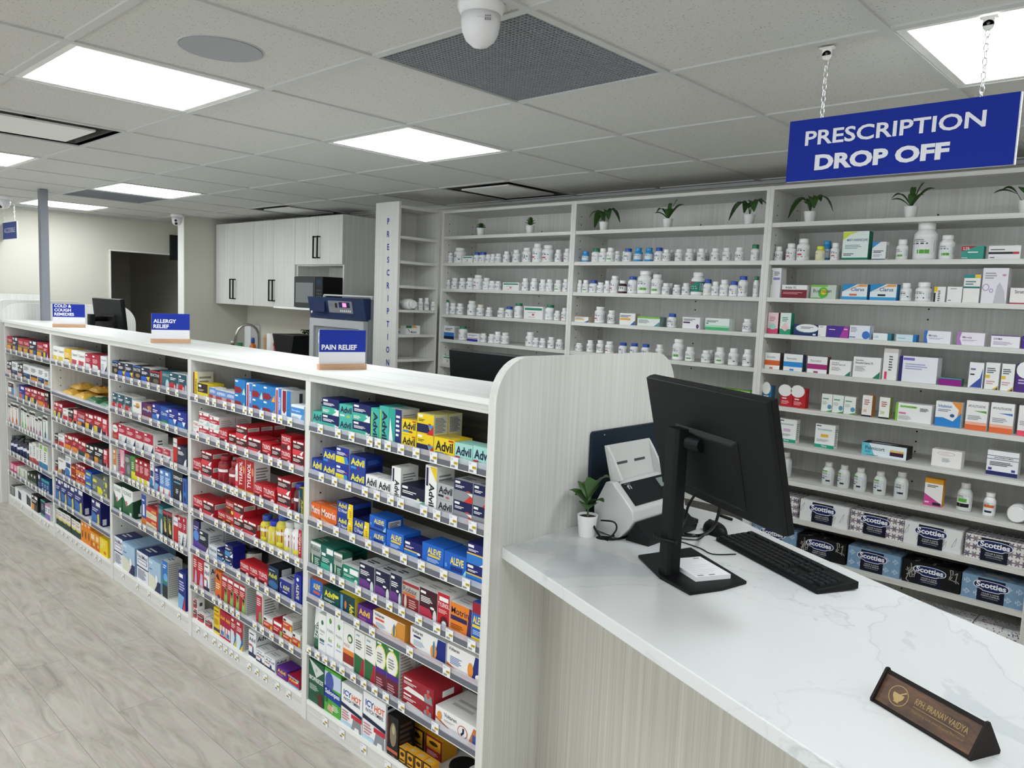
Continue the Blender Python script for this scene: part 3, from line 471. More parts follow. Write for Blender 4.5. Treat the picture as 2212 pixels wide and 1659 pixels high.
'gen_aspirin': ('1f7ac0', [('R', .04, .82, .3, .93, W_), ('P', [(0, .06), (.5, .06), (.72, .28), (.5, .5), (0, .5)], '8c1f30'), ('P', [(.7, 0), (1, 0), (.88, .5)], 'bfe0cc')], ('1f7ac0', [('R', .1, .1, .9, .9, 'd8dad8')]), 'blue carton with red arrow'),
'gen_aspirin_o': ('1f7ac0', [('R', .04, .82, .3, .93, W_), ('P', [(0, .06), (.5, .06), (.72, .28), (.5, .5), (0, .5)], '8c1f30'), ('P', [(.7, 0), (1, 0), (.96, .5)], 'f0a23a')], ('1f6ab0', []), 'blue carton with orange corner'),
'aspirin_v': ('e8ecf0', [('R', .1, .06, .4, .94, 'b03a44'), ('R', .5, 0, 1, 1, '3a7acc'), ('V', 'ASPIRIN', .62, .3, .86, .72, W_, .01)], None, 'slim white, red and blue carton'),
'gen_aspirin_v': ('e6eaec', [('P', [(.1, .98), (.5, .98), (.5, .3), (.3, .2), (.1, .3)], '8c1f30'), ('R', .55, 0, 1, 1, '1f7ac0')], ('d4d6d6', [('R', .5, .4, .7, .9, '3a3a3c')]), 'tall blue carton with dark red stripe'),
'lowdose': ('e2edf4', [('R', 0, .5, 1, .86, '3a8ad0'), ('T', 'Entrophen', .08, .6, .7, .74, W_, 0), ('L', .08, .1, .7, .4, 'a8b8c8', 4), ('P', [(.7, .1), (1, 0), (1, .5), (.85, .5)], '5aa0dc')], None, 'pale blue carton'),
'tyl_white': ('efecea', [('T', 'TYLENOL', .06, .7, .94, .9, 'b8202c', .01), ('L', .1, .5, .8, .62, 'a8a8a8', 2), ('E', .78, .26, .16, .1, 'b8202c')], None, 'white carton with red word'),
'gen_redwhite': ('edeeed', [('R', 0, .4, 1, .92, 'b8243a'), ('R', .05, .7, .3, .88, W_), ('R', .42, .74, .95, .92, 'edeeed'), ('L', .1, .46, .8, .62, 'f0d8d8', 2), ('P', [(.6, .02), (1, .02), (.9, .4)], 'b8d4c8'), ('L', .1, .12, .5, .3, 'b4b6b8', 2)], ('dcdddd', [('L', .1, .2, .9, .8, 'a8aaac', 4)]), 'red and white carton'),
'tylenol': ('b81826', [('T', 'TYLENOL', .05, .6, .95, .88, W_, .01), ('L', .1, .42, .8, .52, 'f0b8b8', 2), ('R', 0, 0, .6, .36, '5c1a22'), ('E', .8, .22, .14, .16, 'e8dcd8')], ('c01c2a', []), 'red carton with white word'),
'gen_red': ('c01f2e', [('R', 0, .36, 1, .82, '3c1a1e'), ('R', .05, .84, .3, .96, W_), ('R', .42, .84, .96, .97, 'f2eeec'), ('L', .07, .5, .8, .74, 'ead4d0', 3), ('P', [(0, 0), (.6, 0), (.85, .38), (0, .38)], 'd8404a'), ('P', [(.66, .1), (.84, 0), (1, .4), (.84, .3)], W_)], ('c01f2e', [('R', .06, .6, .94, .92, 'd8d4d0'), ('L', .1, .64, .9, .88, '8c8884', 3)]), 'red black carton, white tick'),
'tylenol_v': ('b01824', [('U', 'TYLENOL', .22, .22, .62, .92, W_, .02), ('R', 0, 0, 1, .12, 'e8c81e'), ('E', .84, .7, .12, .12, 'e88a5a')], S_WHITE, 'tall red carton with sideways word'),
'tylenol_y': ('b01c28', [('T', 'TYLENOL', .05, .62, .95, .84, W_, .01), ('R', 0, 0, .6, .4, '5c2018'), ('E', .82, .2, .14, .14, 'd8d83a'), ('L', .1, .46, .8, .56, 'e8c84a', 1)], ('b01c28', [('R', 0, .8, 1, 1, 'd8d04a')]), 'red carton with yellow pill mark'),
'purple_night': ('3a2a6c', [('R', 0, 0, 1, .3, '5a3a9c'), ('E', .5, .5, .46, .18, '5a8cd8'), ('L', .1, .7, .9, .85, 'c8c0e0', 2)], ('20183c', [('R', .1, .5, .9, 1, 'd4d4d8')]), 'purple night carton'),
'gen_blackpurple': ('1c2030', [('R', .06, .84, .36, .93, W_), ('L', .08, .6, .8, .78, W_, 3), ('P', [(0, 0), (.6, 0), (.9, .34), (0, .4)], '5c4484'), ('P', [(.6, 0), (1, 0), (1, .4)], W_)], ('c8cacc', [('L', .1, .1, .9, .9, '8a8c90', 8)]), 'black and purple carton'),
'nytol': ('d8dee2', [('T', 'Nytol', .1, .5, .9, .82, '2a3c6c', .02), ('R', 0, 0, 1, .2, '8aa0b8')], None, 'small pale grey carton'),
'gen_navy_blue': ('14224c', [('R', .06, .8, .34, .92, W_), ('L', .08, .56, .8, .72, W_, 2), ('P', [(0, 0), (.6, 0), (.8, .4), (0, .4)], '4a90c8'), ('P', [(.6, 0), (1, 0), (1, .4)], W_), ('E', .8, .44, .1, .06, 'e8c8c0')], ('101a7c', []), 'navy carton with light blue panel'),
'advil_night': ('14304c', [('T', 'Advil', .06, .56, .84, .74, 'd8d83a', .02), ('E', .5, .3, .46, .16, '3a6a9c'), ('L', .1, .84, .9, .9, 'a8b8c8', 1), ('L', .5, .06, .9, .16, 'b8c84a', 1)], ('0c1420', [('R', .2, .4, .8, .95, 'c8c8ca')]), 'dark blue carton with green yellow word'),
'aleve_night': ('1a2a84', [('T', 'ALEVE', .3, .5, .84, .72, 'f0e88a', .02), ('E', .16, .66, .08, .16, 'e8ecf4'), ('E', .2, .68, .07, .14, '1a2a84'), ('L', .3, .34, .84, .44, W_, 1)], ('c8ccd4', []), 'royal blue carton with moon'),
'aleve_night_v': ('1c2c9c', [('V', 'ALEVE', .3, .2, .7, .7, 'f0e88a', .02), ('E', .5, .84, .18, .06, 'e8ecf4')], None, 'tall royal blue carton'),
'kids_red': ('b8242e', [('L', .1, .62, .9, .9, 'f2dcd4', 4), ('P', [(.2, 0), (.9, 0), (.8, .5), (.5, .56), (.4, .3)], 'c8b4d8'), ('R', 0, 0, 1, .1, 'e8b03a')], None, 'tall red carton with bottle picture'),
'advil_kids_w': ('eceeef', [('T', 'Advil', .08, .6, .92, .76, '20204c', .02), ('R', .1, .86, .7, .9, '2c3060'), ('R', 0, .06, 1, .2, '30344c'), ('R', .06, .42, .5, .5, 'c85a5a'), ('P', [(.5, .2), (.7, .2), (.66, .46), (.56, .46)], '3a3c84')], ('e6e7e7', [('T', 'Advil', .08, .66, .8, .84, '20204c', .02), ('L', .1, .1, .9, .55, 'a8aaac', 6)]), 'white carton with dark blue word'),
'kids_orange': ('dd7022', [('P', [(.1, .8), (.4, .94), (.8, .7), (.5, .72)], '1c1c24'), ('L', .1, .4, .9, .62, 'f4dcc0', 3), ('R', 0, 0, 1, .12, 'f0ece6'), ('E', .6, .14, .2, .08, '5a3a7c')], None, 'tall orange carton'),
'kids_redgreen': ('b01f2c', [('R', .1, .82, .9, .92, W_), ('L', .1, .6, .9, .78, 'f0c8c0', 3), ('P', [(.4, .05), (.98, .05), (.98, .56), (.6, .6)], '8cb85a'), ('E', .74, .42, .14, .08, '9c5a44'), ('E', .74, .5, .16, .06, '1c1414')], ('cfd0cc', [('L', .1, .06, .9, .94, '8f918e', 14)]), 'tall red carton with child picture on green'),
'kids_tall': ('ece8e6', [('R', 0, .08, .94, .9, 'b83444'), ('L', .1, .6, .8, .84, 'f0d8d8', 4), ('P', [(.4, .1), (.9, .1), (.8, .45), (.5, .4)], '7c9a5a')], S_WHITE, 'tall white and red carton'),
'gen_orange_low': ('e2e2de', [('R', 0, .08, 1, .66, 'c8502c'), ('R', .06, .72, .34, .88, '3a2a2a'), ('L', .08, .4, .7, .56, 'f4dcc8', 2), ('E', .88, .3, .1, .22, 'e8c23a')], ('d8d8d4', [('L', .1, .1, .9, .9, 'a0a09c', 5)]), 'low white and orange carton'),
'kids_redgreen_low': ('b01f2c', [('R', .1, .72, .9, .9, W_), ('L', .1, .36, .7, .62, 'f0c8c0', 2), ('P', [(.7, .05), (.98, .05), (.98, .5), (.75, .5)], '8cb85a')], None, 'low red carton with green corner'),
'gen_red_white': ('edeceb', [('R', 0, .2, .9, .8, '4c2026'), ('P', [(0, .1), (.7, .1), (.86, .4), (0, .4)], 'c0343e'), ('R', 0, .84, .9, 1, 'a82430'), ('R', .05, .86, .3, .96, W_), ('L', .08, .5, .8, .7, 'e8d0cc', 2)], ('ecedec', [('R', .3, .35, .7, .7, '4a4a4c')]), 'white carton with red and black front'),
'kids_yellow': ('eac91e', [('T', 'Advil', .08, .68, .9, .8, 'c8522a', .02), ('R', .1, .86, .8, .9, '22242c'), ('R', 0, .1, 1, .22, '3a3c5c'), ('L', .1, .36, .9, .6, 'a8821a', 4)], ('e8c81c', []), 'yellow kids carton'),
'kids_drops': ('b01a3c', [('T', 'Advil', .08, .68, .92, .82, 'f0c23a', .02), ('R', .04, .08, .94, .44, 'e8dcdc'), ('R', .2, .1, .8, .26, '4a8ab8'), ('P', [(.4, .2), (.5, .2), (.5, .56), (.4, .56)], 'b01a3c')], None, 'crimson carton with dropper picture'),
'kids_drops2': ('b01f34', [('R', .1, .84, .5, .92, W_), ('L', .1, .62, .9, .8, 'f0d4d4', 3), ('P', [(0, 0), (.9, 0), (.9, .1), (.6, .5), (0, .54)], 'cfe0e8'), ('P', [(.5, 0), (1, 0), (1, .56)], '3a6aa0'), ('P', [(.6, 0), (1, 0), (1, .24)], 'e8c81e')], ('c0c2bc', [('L', .1, .05, .9, .95, '8c908c', 12)]), 'crimson and pale blue carton'),
'advil_pinkblue': ('b81c44', [('T', 'Advil', .1, .46, .76, .78, 'f3c23a', .03), ('R', 0, 0, 1, .16, '5a9cc8'), ('R', 0, .86, 1, 1, '7ab8d8'), ('E', .84, .7, .08, .1, 'e8e0e8')], ('a01a3a', []), 'crimson and blue carton'),
'reactine': ('15181f', [('T', 'REACTINE', .06, .66, .94, .84, 'e4e6e8', .01), ('R', 0, .92, 1, 1, '3a6cc0'), ('E', .6, .42, .3, .12, '9c7c50'), ('L', .1, .1, .8, .3, '7c7460', 3)], None, 'black carton with silver word'),
'gen_allergy': ('141a38', [('R', .06, .84, .3, .93, W_), ('L', .08, .6, .8, .78, W_, 3), ('P', [(0, .06), (.6, .06), (.7, .46), (0, .46)], '1f5cc8'), ('P', [(.6, .46), (1, .5), (.84, .2)], 'e8c82a'), ('P', [(.62, 0), (1, 0), (1, .36)], 'c83a4c')], ('e0e2e2', []), 'black carton with blue, yellow and red base'),
'reactine_red': ('16161a', [('R', 0, .9, 1, 1, 'b02030'), ('T', 'REACTINE', .06, .64, .94, .82, 'e4e6e8', .01), ('E', .6, .36, .3, .16, '6a5c48')], None, 'black carton with red top edge'),
'aerius': ('1f6874', [('R', 0, 0, .2, 1, 'b82a38'), ('T', 'AERIUS', .26, .74, .94, .9, 'b0c4c8', .01), ('E', .78, .3, .18, .3, 'c4ccd0')], None, 'teal carton with red edge and pale figure'),
'gen_tealred': ('1c4c5c', [('R', .06, .84, .3, .93, W_), ('L', .08, .62, .8, .78, W_, 2), ('E', .34, .26, .4, .22, 'c02a34'), ('P', [(.66, 0), (1, 0), (1, .44), (.84, .5)], 'a8b4b8'), ('E', .6, .26, .06, .12, 'e8dcd8')], ('e0e2e2', []), 'dark teal carton with red rounded panel'),
'allegra_w': ('ece8e4', [('E', .6, .74, .22, .18, 'd8a04a'), ('T', 'Allegra', .1, .56, .8, .72, '4a3060', .01), ('R', 0, 0, 1, .2, '3c2040')], None, 'white and plum carton'),
'allegra': ('5a2a5c', [('T', 'Allegra', .1, .5, .9, .7, 'ece4ec', .01), ('E', .72, .78, .18, .12, 'c08a4a'), ('R', 0, 0, 1, .22, 'd8702e')], None, 'plum carton with orange base'),
'gen_bluegreen': ('1c2a8c', [('R', .06, .82, .3, .93, W_), ('L', .08, .56, .7, .74, W_, 2), ('R', 0, .02, .8, .44, '3a78c4'), ('P', [(.5, .5), (.9, .5), (.7, .24)], W_), ('P', [(.66, 0), (1, 0), (1, .3)], '3a9a50')], None, 'blue carton with white arrow and green corner'),
'claritin': ('2450a8', [('T', 'Claritin', .1, .54, .8, .72, 'dce8f4', .01), ('E', .5, .14, .5, .14, '3a9a4c'), ('P', [(.6, .8), (.98, .9), (.98, .74)], 'e8f0f8')], None, 'blue carton with green hill'),
'benadryl': ('b02434', [('E', .4, .74, .5, .22, 'ecebe8'), ('T', 'Benadryl', .1, .68, .74, .8, '223050', .01), ('L', .1, .2, .8, .4, 'e08a5a', 3), ('R', 0, 0, 1, .1, 'ececea')], None, 'red carton with white rounded top'),
'benadryl_v': ('c02a24', [('R', 0, .68, 1, 1, 'e4e6ea'), ('T', 'Benadryl', .06, .78, .92, .86, '223050', .01)], None, 'tall red carton with white top'),
'gen_redtri': ('e4e4e2', [('R', 0, .5, 1, 1, 'b0203c'), ('R', .06, .86, .3, .94, W_), ('L', .08, .62, .8, .8, 'f0d0d4', 3), ('P', [(.66, 0), (1, 0), (1, .46)], '1c2450'), ('L', .08, .14, .5, .4, 'a8aaac', 3)], ('ececea', [('L', .3, .2, .7, .8, '5c5c60', 4)]), 'red over white carton with navy triangle'),
'gen_navy_white': ('2a3148', [('R', .06, .84, .34, .93, W_), ('L', .08, .6, .8, .78, W_, 4), ('R', 0, .04, .6, .42, '3c4258'), ('P', [(.6, 0), (1, 0), (1, .5), (.8, .36)], 'e8e8ea')], None, 'slate navy carton with white corner'),
'orange_box': ('c8803a', [('R', .06, .84, .6, .95, W_), ('L', .1, .6, .8, .78, 'f4dcc0', 3), ('R', 0, 0, 1, .34, 'eceae4')], S_WHITE, 'tall orange and white carton'),
'pink': ('d83a68', [('R', .1, .5, .95, .98, 'e8a8c0'), ('P', [(.1, .35), (.5, .8), (.9, .35)], 'e6d0da'), ('L', .1, .1, .8, .2, 'f4d0dc', 2)], None, 'pink carton'),
'grey_green': ('5c6660', [('L', .1, .7, .8, .9, 'c8ccc8', 4), ('E', .6, .4, .24, .2, '8c8c98'), ('E', .6, .08, .3, .06, '7c9a4a')], None, 'grey carton'),
'green_yellow': ('4c8a3c', [('R', 0, 0, 1, .4, 'd8d83a'), ('L', .1, .5, .8, .8, 'dce8cc', 4)], None, 'green and yellow carton'),
'gen_redyellow': ('a8202c', [('R', .1, .86, .5, .95, W_), ('L', .1, .5, .9, .8, 'f0c8c8', 6), ('R', 0, 0, 1, .3, 'ecebe4'), ('P', [(0, 0), (.6, 0), (.6, .2), (.4, .3), (0, .3)], 'e0d82a')], None, 'tall red carton with yellow base'),
'white_blue': ('e8ebee', [('L', .1, .8, .8, .94, '8a94a0', 2), ('E', .3, .3, .5, .16, '3a7ab0'), ('R', 0, 0, 1, .2, '3a64a4'), ('R', .1, .5, .9, .7, '2a3c6c')], None, 'tall white and blue carton'),
'gen_navyblue': ('1c2a7c', [('R', .1, .84, .6, .94, W_), ('L', .1, .5, .9, .78, 'c0c8e8', 4), ('P', [(0, 0), (.5, 0), (.8, .36), (0, .4)], '7ab0dc'), ('P', [(.6, 0), (.95, 0), (.9, .38)], 'c83a3c')], None, 'navy carton with pale blue base'),
'gen_ltblue': ('5a8ccc', [('R', .1, .84, .6, .94, W_), ('L', .1, .46, .9, .78, 'dce6f4', 5), ('R', 0, 0, 1, .34, 'e4e6e4'), ('P', [(.6, 0), (.98, 0), (.86, .4)], 'c83a3c')], None, 'light blue carton with red wedge'),
'defence': ('1b1f28', [('T', 'DEFENCE', .06, .74, .96, .84, 'eef0f2', .02), ('R', .1, .62, .8, .66, '6ab4d8'), ('L', .3, .3, .6, .46, 'e8e8e8', 3), ('P', [(.7, .1), (.88, .1), (.88, .26), (.81, .44), (.78, .44), (.7, .26)], 'e4e4e6')], None, 'tall black carton with white word'),
'blue_drop': ('3a6ab8', [('R', .2, .5, .7, .92, '1c3a84'), ('E', .5, .26, .3, .1, '1c2a74'), ('L', .1, .04, .9, .14, 'd8e4f0', 1)], None, 'tall blue spray carton'),
'flonase': ('22603a', [('P', [(0, 1), (1, 1), (1, .64), (.56, .42), (.4, .4), (0, .74)], 'f0f1ef'), ('T', 'FLONASE', .1, .76, .84, .9, '3a6a54', .01), ('E', .4, .46, .1, .1, 'c07a7c'), ('R', .7, .08, .9, .2, 'e4ece4')], ('143c26', [('P', [(0, .62), (1, .8), (1, 1), (0, 1)], 'ececea'), ('P', [(.34, .2), (.72, .2), (.72, .44), (.58, .6), (.5, .6), (.36, .44)], 'e4e4e4'), ('R', .26, .08, .8, .18, 'e4e4e4')]), 'large green and white carton'),
'otri_blue': ('2c50a0', [('R', 0, .06, 1, .26, 'd87a2a'), ('L', .1, .8, .9, .9, 'dce4f4', 1), ('R', .3, .34, .7, .7, 'e4e8ee')], S_WHITE, 'tall blue carton with orange base'),
'redyellow_low': ('d8d2b4', [('P', [(0, .6), (1, .5), (1, 1), (0, 1)], 'c8382e'), ('R', .5, .62, .95, .82, 'd8a84a'), ('L', .1, .15, .6, .45, 'b8b090', 2)], ('b01f2c', []), 'low cream and red carton'),
'blackyellow': ('1c1e20', [('R', 0, .86, 1, .96, 'b03a4a'), ('E', .5, .42, .2, .2, 'c8b84a'), ('L', .2, .6, .8, .78, 'a8a860', 3), ('E', .7, .3, .12, .08, 'e8dcae')], S_WHITE, 'black carton with yellow figure'),
'neilmed': ('e6e9ef', [('T', 'NeilMed', .06, .78, .94, .92, '2c3460', .01), ('R', .1, .6, .9, .74, '2c3460'), ('R', .14, .62, .86, .72, 'e6e9ef'), ('R', 0, .46, 1, .5, '2c3044'), ('L', .1, .08, .9, .42, '70768c', 7)], ('2c3a6c', []), 'large white carton with navy print'),
'gen_paleblue': ('a8c4dc', [('R', .06, .84, .32, .92, 'd8e2ec'), ('L', .08, .64, .4, .7, '3c4c64', 1), ('P', [(0, 0), (.5, 0), (.7, .24), (.44, .46), (0, .5)], 'dcdcc8'), ('P', [(.52, 0), (1, 0), (1, .36), (.7, .36), (.72, .24)], '1f2450'), ('E', .68, .42, .1, .14, 'eef0f0')], ('93b4d2', []), 'large pale blue carton with navy corner'),
'blue_spray': ('2470c0', [('L', .1, .8, .8, .92, 'dce8f4', 2), ('E', .6, .55, .4, .12, '6ab0e0'), ('R', 0, 0, 1, .34, '1c2c2c'), ('R', .1, .38, .9, .46, '3c8a4c')], ('c8c8c0', [('L', .06, .04, .94, .96, '9c9c94', 16)]), 'tall blue and black carton'),
'cepacol_y': ('ecece8', [('T', 'Cepacol', .1, .62, .9, .84, '3a4250', .01), ('P', [(0, .04), (.7, .04), (.8, .4), (0, .44)], 'e4c84a'), ('P', [(.6, 0), (.8, .12), (.72, .12)], '20241e')], None, 'white carton with yellow panel'),
'cepacol_r': ('ecece8', [('T', 'Cepacol', .1, .62, .9, .84, '3a4250', .01), ('P', [(.06, .1), (.7, .1), (.8, .42), (.06, .46)], 'c0485a'), ('P', [(.6, 0), (.8, .12), (.72, .12)], '20241e')], None, 'white carton with red panel'),
'gen_loz_y': ('e4b83c', [('L', .1, .5, .8, .8, 'f4e4b0', 4), ('R', 0, .36, .8, .4, '3a3420'), ('P', [(.06, 0), (.66, 0), (.74, .28), (.6, .34), (.06, .34)], 'e4e6e4'), ('R', .4, .84, .8, .98, 'e8c81e')], None, 'golden carton'),
'gen_loz_r': ('a81c34', [('R', .06, .84, .3, .93, W_), ('L', .08, .5, .8, .76, 'f0c0c8', 3), ('P', [(.06, 0), (.7, 0), (.82, .24), (.7, .38), (.06, .4)], 'e0e4e0')], None, 'dark red carton with pale base'),
'strepsil': ('e4e6e8', [('T', 'Strepsils', .1, .7, .9, .86, '8a9098', .01), ('P', [(.5, 0), (1, 0), (1, .5)], '2c3048'), ('L', .1, .2, .6, .6, 'a8b0b8', 5)], None, 'pale grey carton'),
'gen_coldred': ('a81c2c', [('R', .05, .82, .28, .94, 'f4dce0'), ('R', .42, .78, .88, .96, 'f4e4e6'), ('L', .08, .54, .8, .7, 'f0c8cc', 2), ('R', 0, 0, .42, .44, 'dcc43a'), ('R', .44, .02, .84, .44, '1c2c58'), ('P', [(.7, 0), (1, 0), (.94, .44)], W_)], None, 'red carton with yellow and navy base'),
'white_red': ('ecebe8', [('L', .1, .8, .8, .92, '5a5a58', 2), ('R', .06, .08, .9, .48, 'c03038'), ('R', .06, .52, .7, .6, 'b0b0ae')], None, 'white carton with red lower half'),
'gen_redpink': ('c83c48', [('R', .1, .74, .9, .98, 'f0dcdc'), ('L', .1, .5, .8, .68, 'f4d0d0', 2), ('R', .1, 0, .7, .3, '20243c'), ('P', [(.7, 0), (1, 0), (.9, .36)], W_)], None, 'red and pink carton'),
'tylenol_cold': ('9c1c30', [('T', 'TYLENOL', .1, .64, .9, .82, 'f0e0dc', .01), ('R', .06, .42, .86, .56, '8ab0d8'), ('R', .04, 0, .5, .36, 'd89a3a'), ('R', .52, 0, .96, .34, '1c1c44')], None, 'dark red carton with pale blue bar'),
'gen_blackred': ('241c20', [('R', .06, .8, .3, .92, W_), ('R', .42, .78, .9, .94, 'e8e0dc'), ('L', .08, .54, .8, .7, 'c8b8b8', 2), ('R', 0, 0, .7, .42, 'b8343c'), ('P', [(.64, 0), (1, 0), (1, .4)], 'e8c84a')], None, 'black and red carton'),
'gen_redorange': ('a01c2c', [('R', .05, .82, .3, .94, 'f4dce0'), ('R', .46, .78, .94, .96, 'f0e8e4'), ('L', .08, .52, .6, .7, 'e0a0a8', 2), ('R', 0, 0, .8, .4, 'e08a2c'), ('P', [(.76, 0), (1, 0), (.94, .4)], W_)], None, 'red carton with orange base'),
'gen_redgreen': ('a01c2c', [('R', .05, .82, .3, .94, 'f4dce0'), ('R', .46, .78, .94, .96, 'f0e8e4'), ('L', .08, .52, .6, .7, 'e0a0a8', 2), ('R', .04, 0, .8, .4, '24443c'), ('P', [(.76, 0), (1, 0), (.94, .4)], W_)], None, 'red carton with dark green base'),
'gen_blackorange': ('17161e', [('R', .05, .82, .3, .94, W_), ('R', .5, .78, .94, .96, 'eceaea'), ('L', .08, .54, .86, .72, W_, 2), ('R', 0, .02, .42, .42, 'e0962c'), ('R', .44, .02, .9, .4, '50505c')], None, 'black carton with orange panel'),
'buckleys_w': ('e8e8e4', [('L', .1, .8, .8, .92, '4a4c50', 2), ('R', .1, .04, .46, .3, 'dca03c'), ('R', .46, .02, .95, .4, '44485c')], None, 'white carton with orange and slate base'),
'hot_red': ('8c2018', [('P', [(0.1, 0.6), (0.9, 0.6), (0.9, 0.792), (0.764, 0.708), (0.628, 0.84), (0.5, 0.708), (0.364, 0.84), (0.236, 0.708), (0.1, 0.792)], 'e8b03a'), ('R', 0, .1, 1, .4, 'a8301c')], None, 'small brown red carton'),
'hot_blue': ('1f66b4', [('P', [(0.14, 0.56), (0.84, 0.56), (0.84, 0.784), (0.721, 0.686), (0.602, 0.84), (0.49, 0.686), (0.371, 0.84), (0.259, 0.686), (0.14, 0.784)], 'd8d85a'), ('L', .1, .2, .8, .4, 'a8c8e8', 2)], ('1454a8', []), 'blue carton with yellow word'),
'hot_grey': ('6c7270', [('P', [(0.06, 0.66), (0.4, 0.66), (0.4, 0.836), (0.342, 0.759), (0.284, 0.88), (0.23, 0.759), (0.172, 0.88), (0.118, 0.759), (0.06, 0.836)], 'e8e03a'), ('P', [(.5, .04), (.86, .04), (.96, .3), (.8, .5), (.46, .5)], 'dcd82a'), ('L', .06, .3, .4, .5, 'c8c8b8', 2)], ('7c8484', [('P', [(0.3, 0.6), (0.9, 0.6), (0.9, 0.792), (0.798, 0.708), (0.696, 0.84), (0.6, 0.708), (0.498, 0.84), (0.402, 0.708), (0.3, 0.792)], 'e8e03a')]), 'grey carton with yellow patch'),
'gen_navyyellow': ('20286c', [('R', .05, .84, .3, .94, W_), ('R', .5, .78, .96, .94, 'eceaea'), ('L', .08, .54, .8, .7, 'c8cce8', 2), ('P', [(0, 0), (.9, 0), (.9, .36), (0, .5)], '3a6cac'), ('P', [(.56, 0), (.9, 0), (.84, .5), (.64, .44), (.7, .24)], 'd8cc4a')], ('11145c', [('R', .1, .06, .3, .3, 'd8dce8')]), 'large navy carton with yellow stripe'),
'herbal': ('e6e6e0', [('L', .1, .84, .9, .92, '4c7c54', 1), ('L', .1, .64, .9, .78, 'c8505a', 2), ('R', 0, 0, 1, .42, '1c3c34'), ('E', .5, .42, .48, .07, 'd8c84a')], ('16301f', []), 'slim white carton with dark green base'),
'orange_bar': ('e88a24', [('E', .5, .88, .26, .06, 'f0dcc8'), ('E', .5, .4, .18, .2, '5c4418')], None, 'slim orange carton'),
'orange_tea': ('e8962c', [('R', .1, .56, .8, .86, 'f0d8a8'), ('R', 0, .04, .9, .44, 'c85a34'), ('E', .7, .3, .2, .12, 'ead04a')], None, 'orange carton with red lower panel'),
'yellow_tea': ('efcf1c', [('L', .1, .6, .8, .9, 'f4e48a', 3), ('E', .66, .2, .16, .1, 'd8762c'), ('P', [(.1, .3), (.5, .5), (.1, .7)], 'f4dc6a')], None, 'bright yellow carton'),
'tylc': ('a81c30', [('T', 'TYLENOL', .1, .66, .9, .82, 'f0dcdc', .01), ('R', 0, .44, 1, .54, '7a8a4a'), ('R', 0, 0, .7, .4, 'e0a030'), ('R', .72, 0, 1, .4, '20245c')], None, 'red carton with amber base'),
'gen_navyyel': ('181a40', [('R', .05, .82, .3, .94, W_), ('R', .5, .78, .9, .96, 'eceaea'), ('L', .08, .54, .7, .7, W_, 2), ('R', .04, 0, .48, .4, 'e0a82c'), ('R', .5, 0, .9, .42, '2c5c94')], None, 'navy carton with amber panel'),
'gen_blackwhite': ('26242a', [('R', .05, .8, .3, .94, W_), ('R', .5, .76, .9, .96, 'eceaea'), ('L', .08, .5, .8, .7, W_, 3), ('R', 0, 0, .8, .36, 'dcb4b0')], None, 'black carton with pale base'),
'gen_whitenavy': ('e4e6e6', [('L', .1, .64, .8, .9, '50565c', 3), ('R', 0, 0, .94, .44, '20386c'), ('L', .1, .34, .8, .4, '7ac8d0', 1), ('R', .1, .04, .4, .2, 'e8b83a')], None, 'white carton with navy lower half'),
'gen_whiteorange': ('e4e6e6', [('L', .1, .64, .8, .9, '50565c', 3), ('R', 0, 0, .94, .44, 'd88a2c'), ('R', 0, .32, .94, .46, '24344c')], None, 'white carton with orange lower half'),
'robit_w': ('ecebe8', [('R', 0, .6, .9, .9, '2c2224'), ('L', .1, .7, .6, .82, 'e0b0a0', 2), ('R', .5, 0, .95, .6, '5a90b8'), ('R', .06, .1, .5, .3, 'c8a878')], ('e8e8e6', [('L', .2, .7, .8, .9, '6c6c6c', 3)]), 'white carton with blue and black front'),
'gen_blueorange': ('24308c', [('R', .3, .76, .8, .94, 'eceaea'), ('L', .1, .54, .5, .62, 'd8dcf0', 1), ('R', .06, 0, .4, .44, 'e0683c'), ('R', .4, 0, .8, .44, '7080b8')], None, 'blue carton with orange panel'),
}
for nm, c1, c2 in (('tb_orange', 'd8762c', 'c8502c'), ('tb_red', 'c84a34', '5a2a24'), ('tb_green', '5ab03c', '4c9434'), ('tb_purple', '7a2a54', '5c2050'), ('tb_teal', '2a6c80', '3c8ca0')):
    DS[nm] = ('e9e9e6', [('R', 0, .82, 1, .92, '2a1f1f'), ('L', .15, .92, .85, .97, '8a8a88', 1), ('P', [(.36, .06), (.64, .06), (.7, .24), (.56, .36), (.54, .7), (.46, .7), (.44, .36), (.3, .24)], c1), ('L', .2, .74, .8, .8, c2, 1)], ('c8ccc8', []), 'slim white pack with '+{'tb_orange': 'orange', 'tb_red': 'red', 'tb_green': 'green', 'tb_purple': 'purple', 'tb_teal': 'teal'}[nm]+' applicator picture')
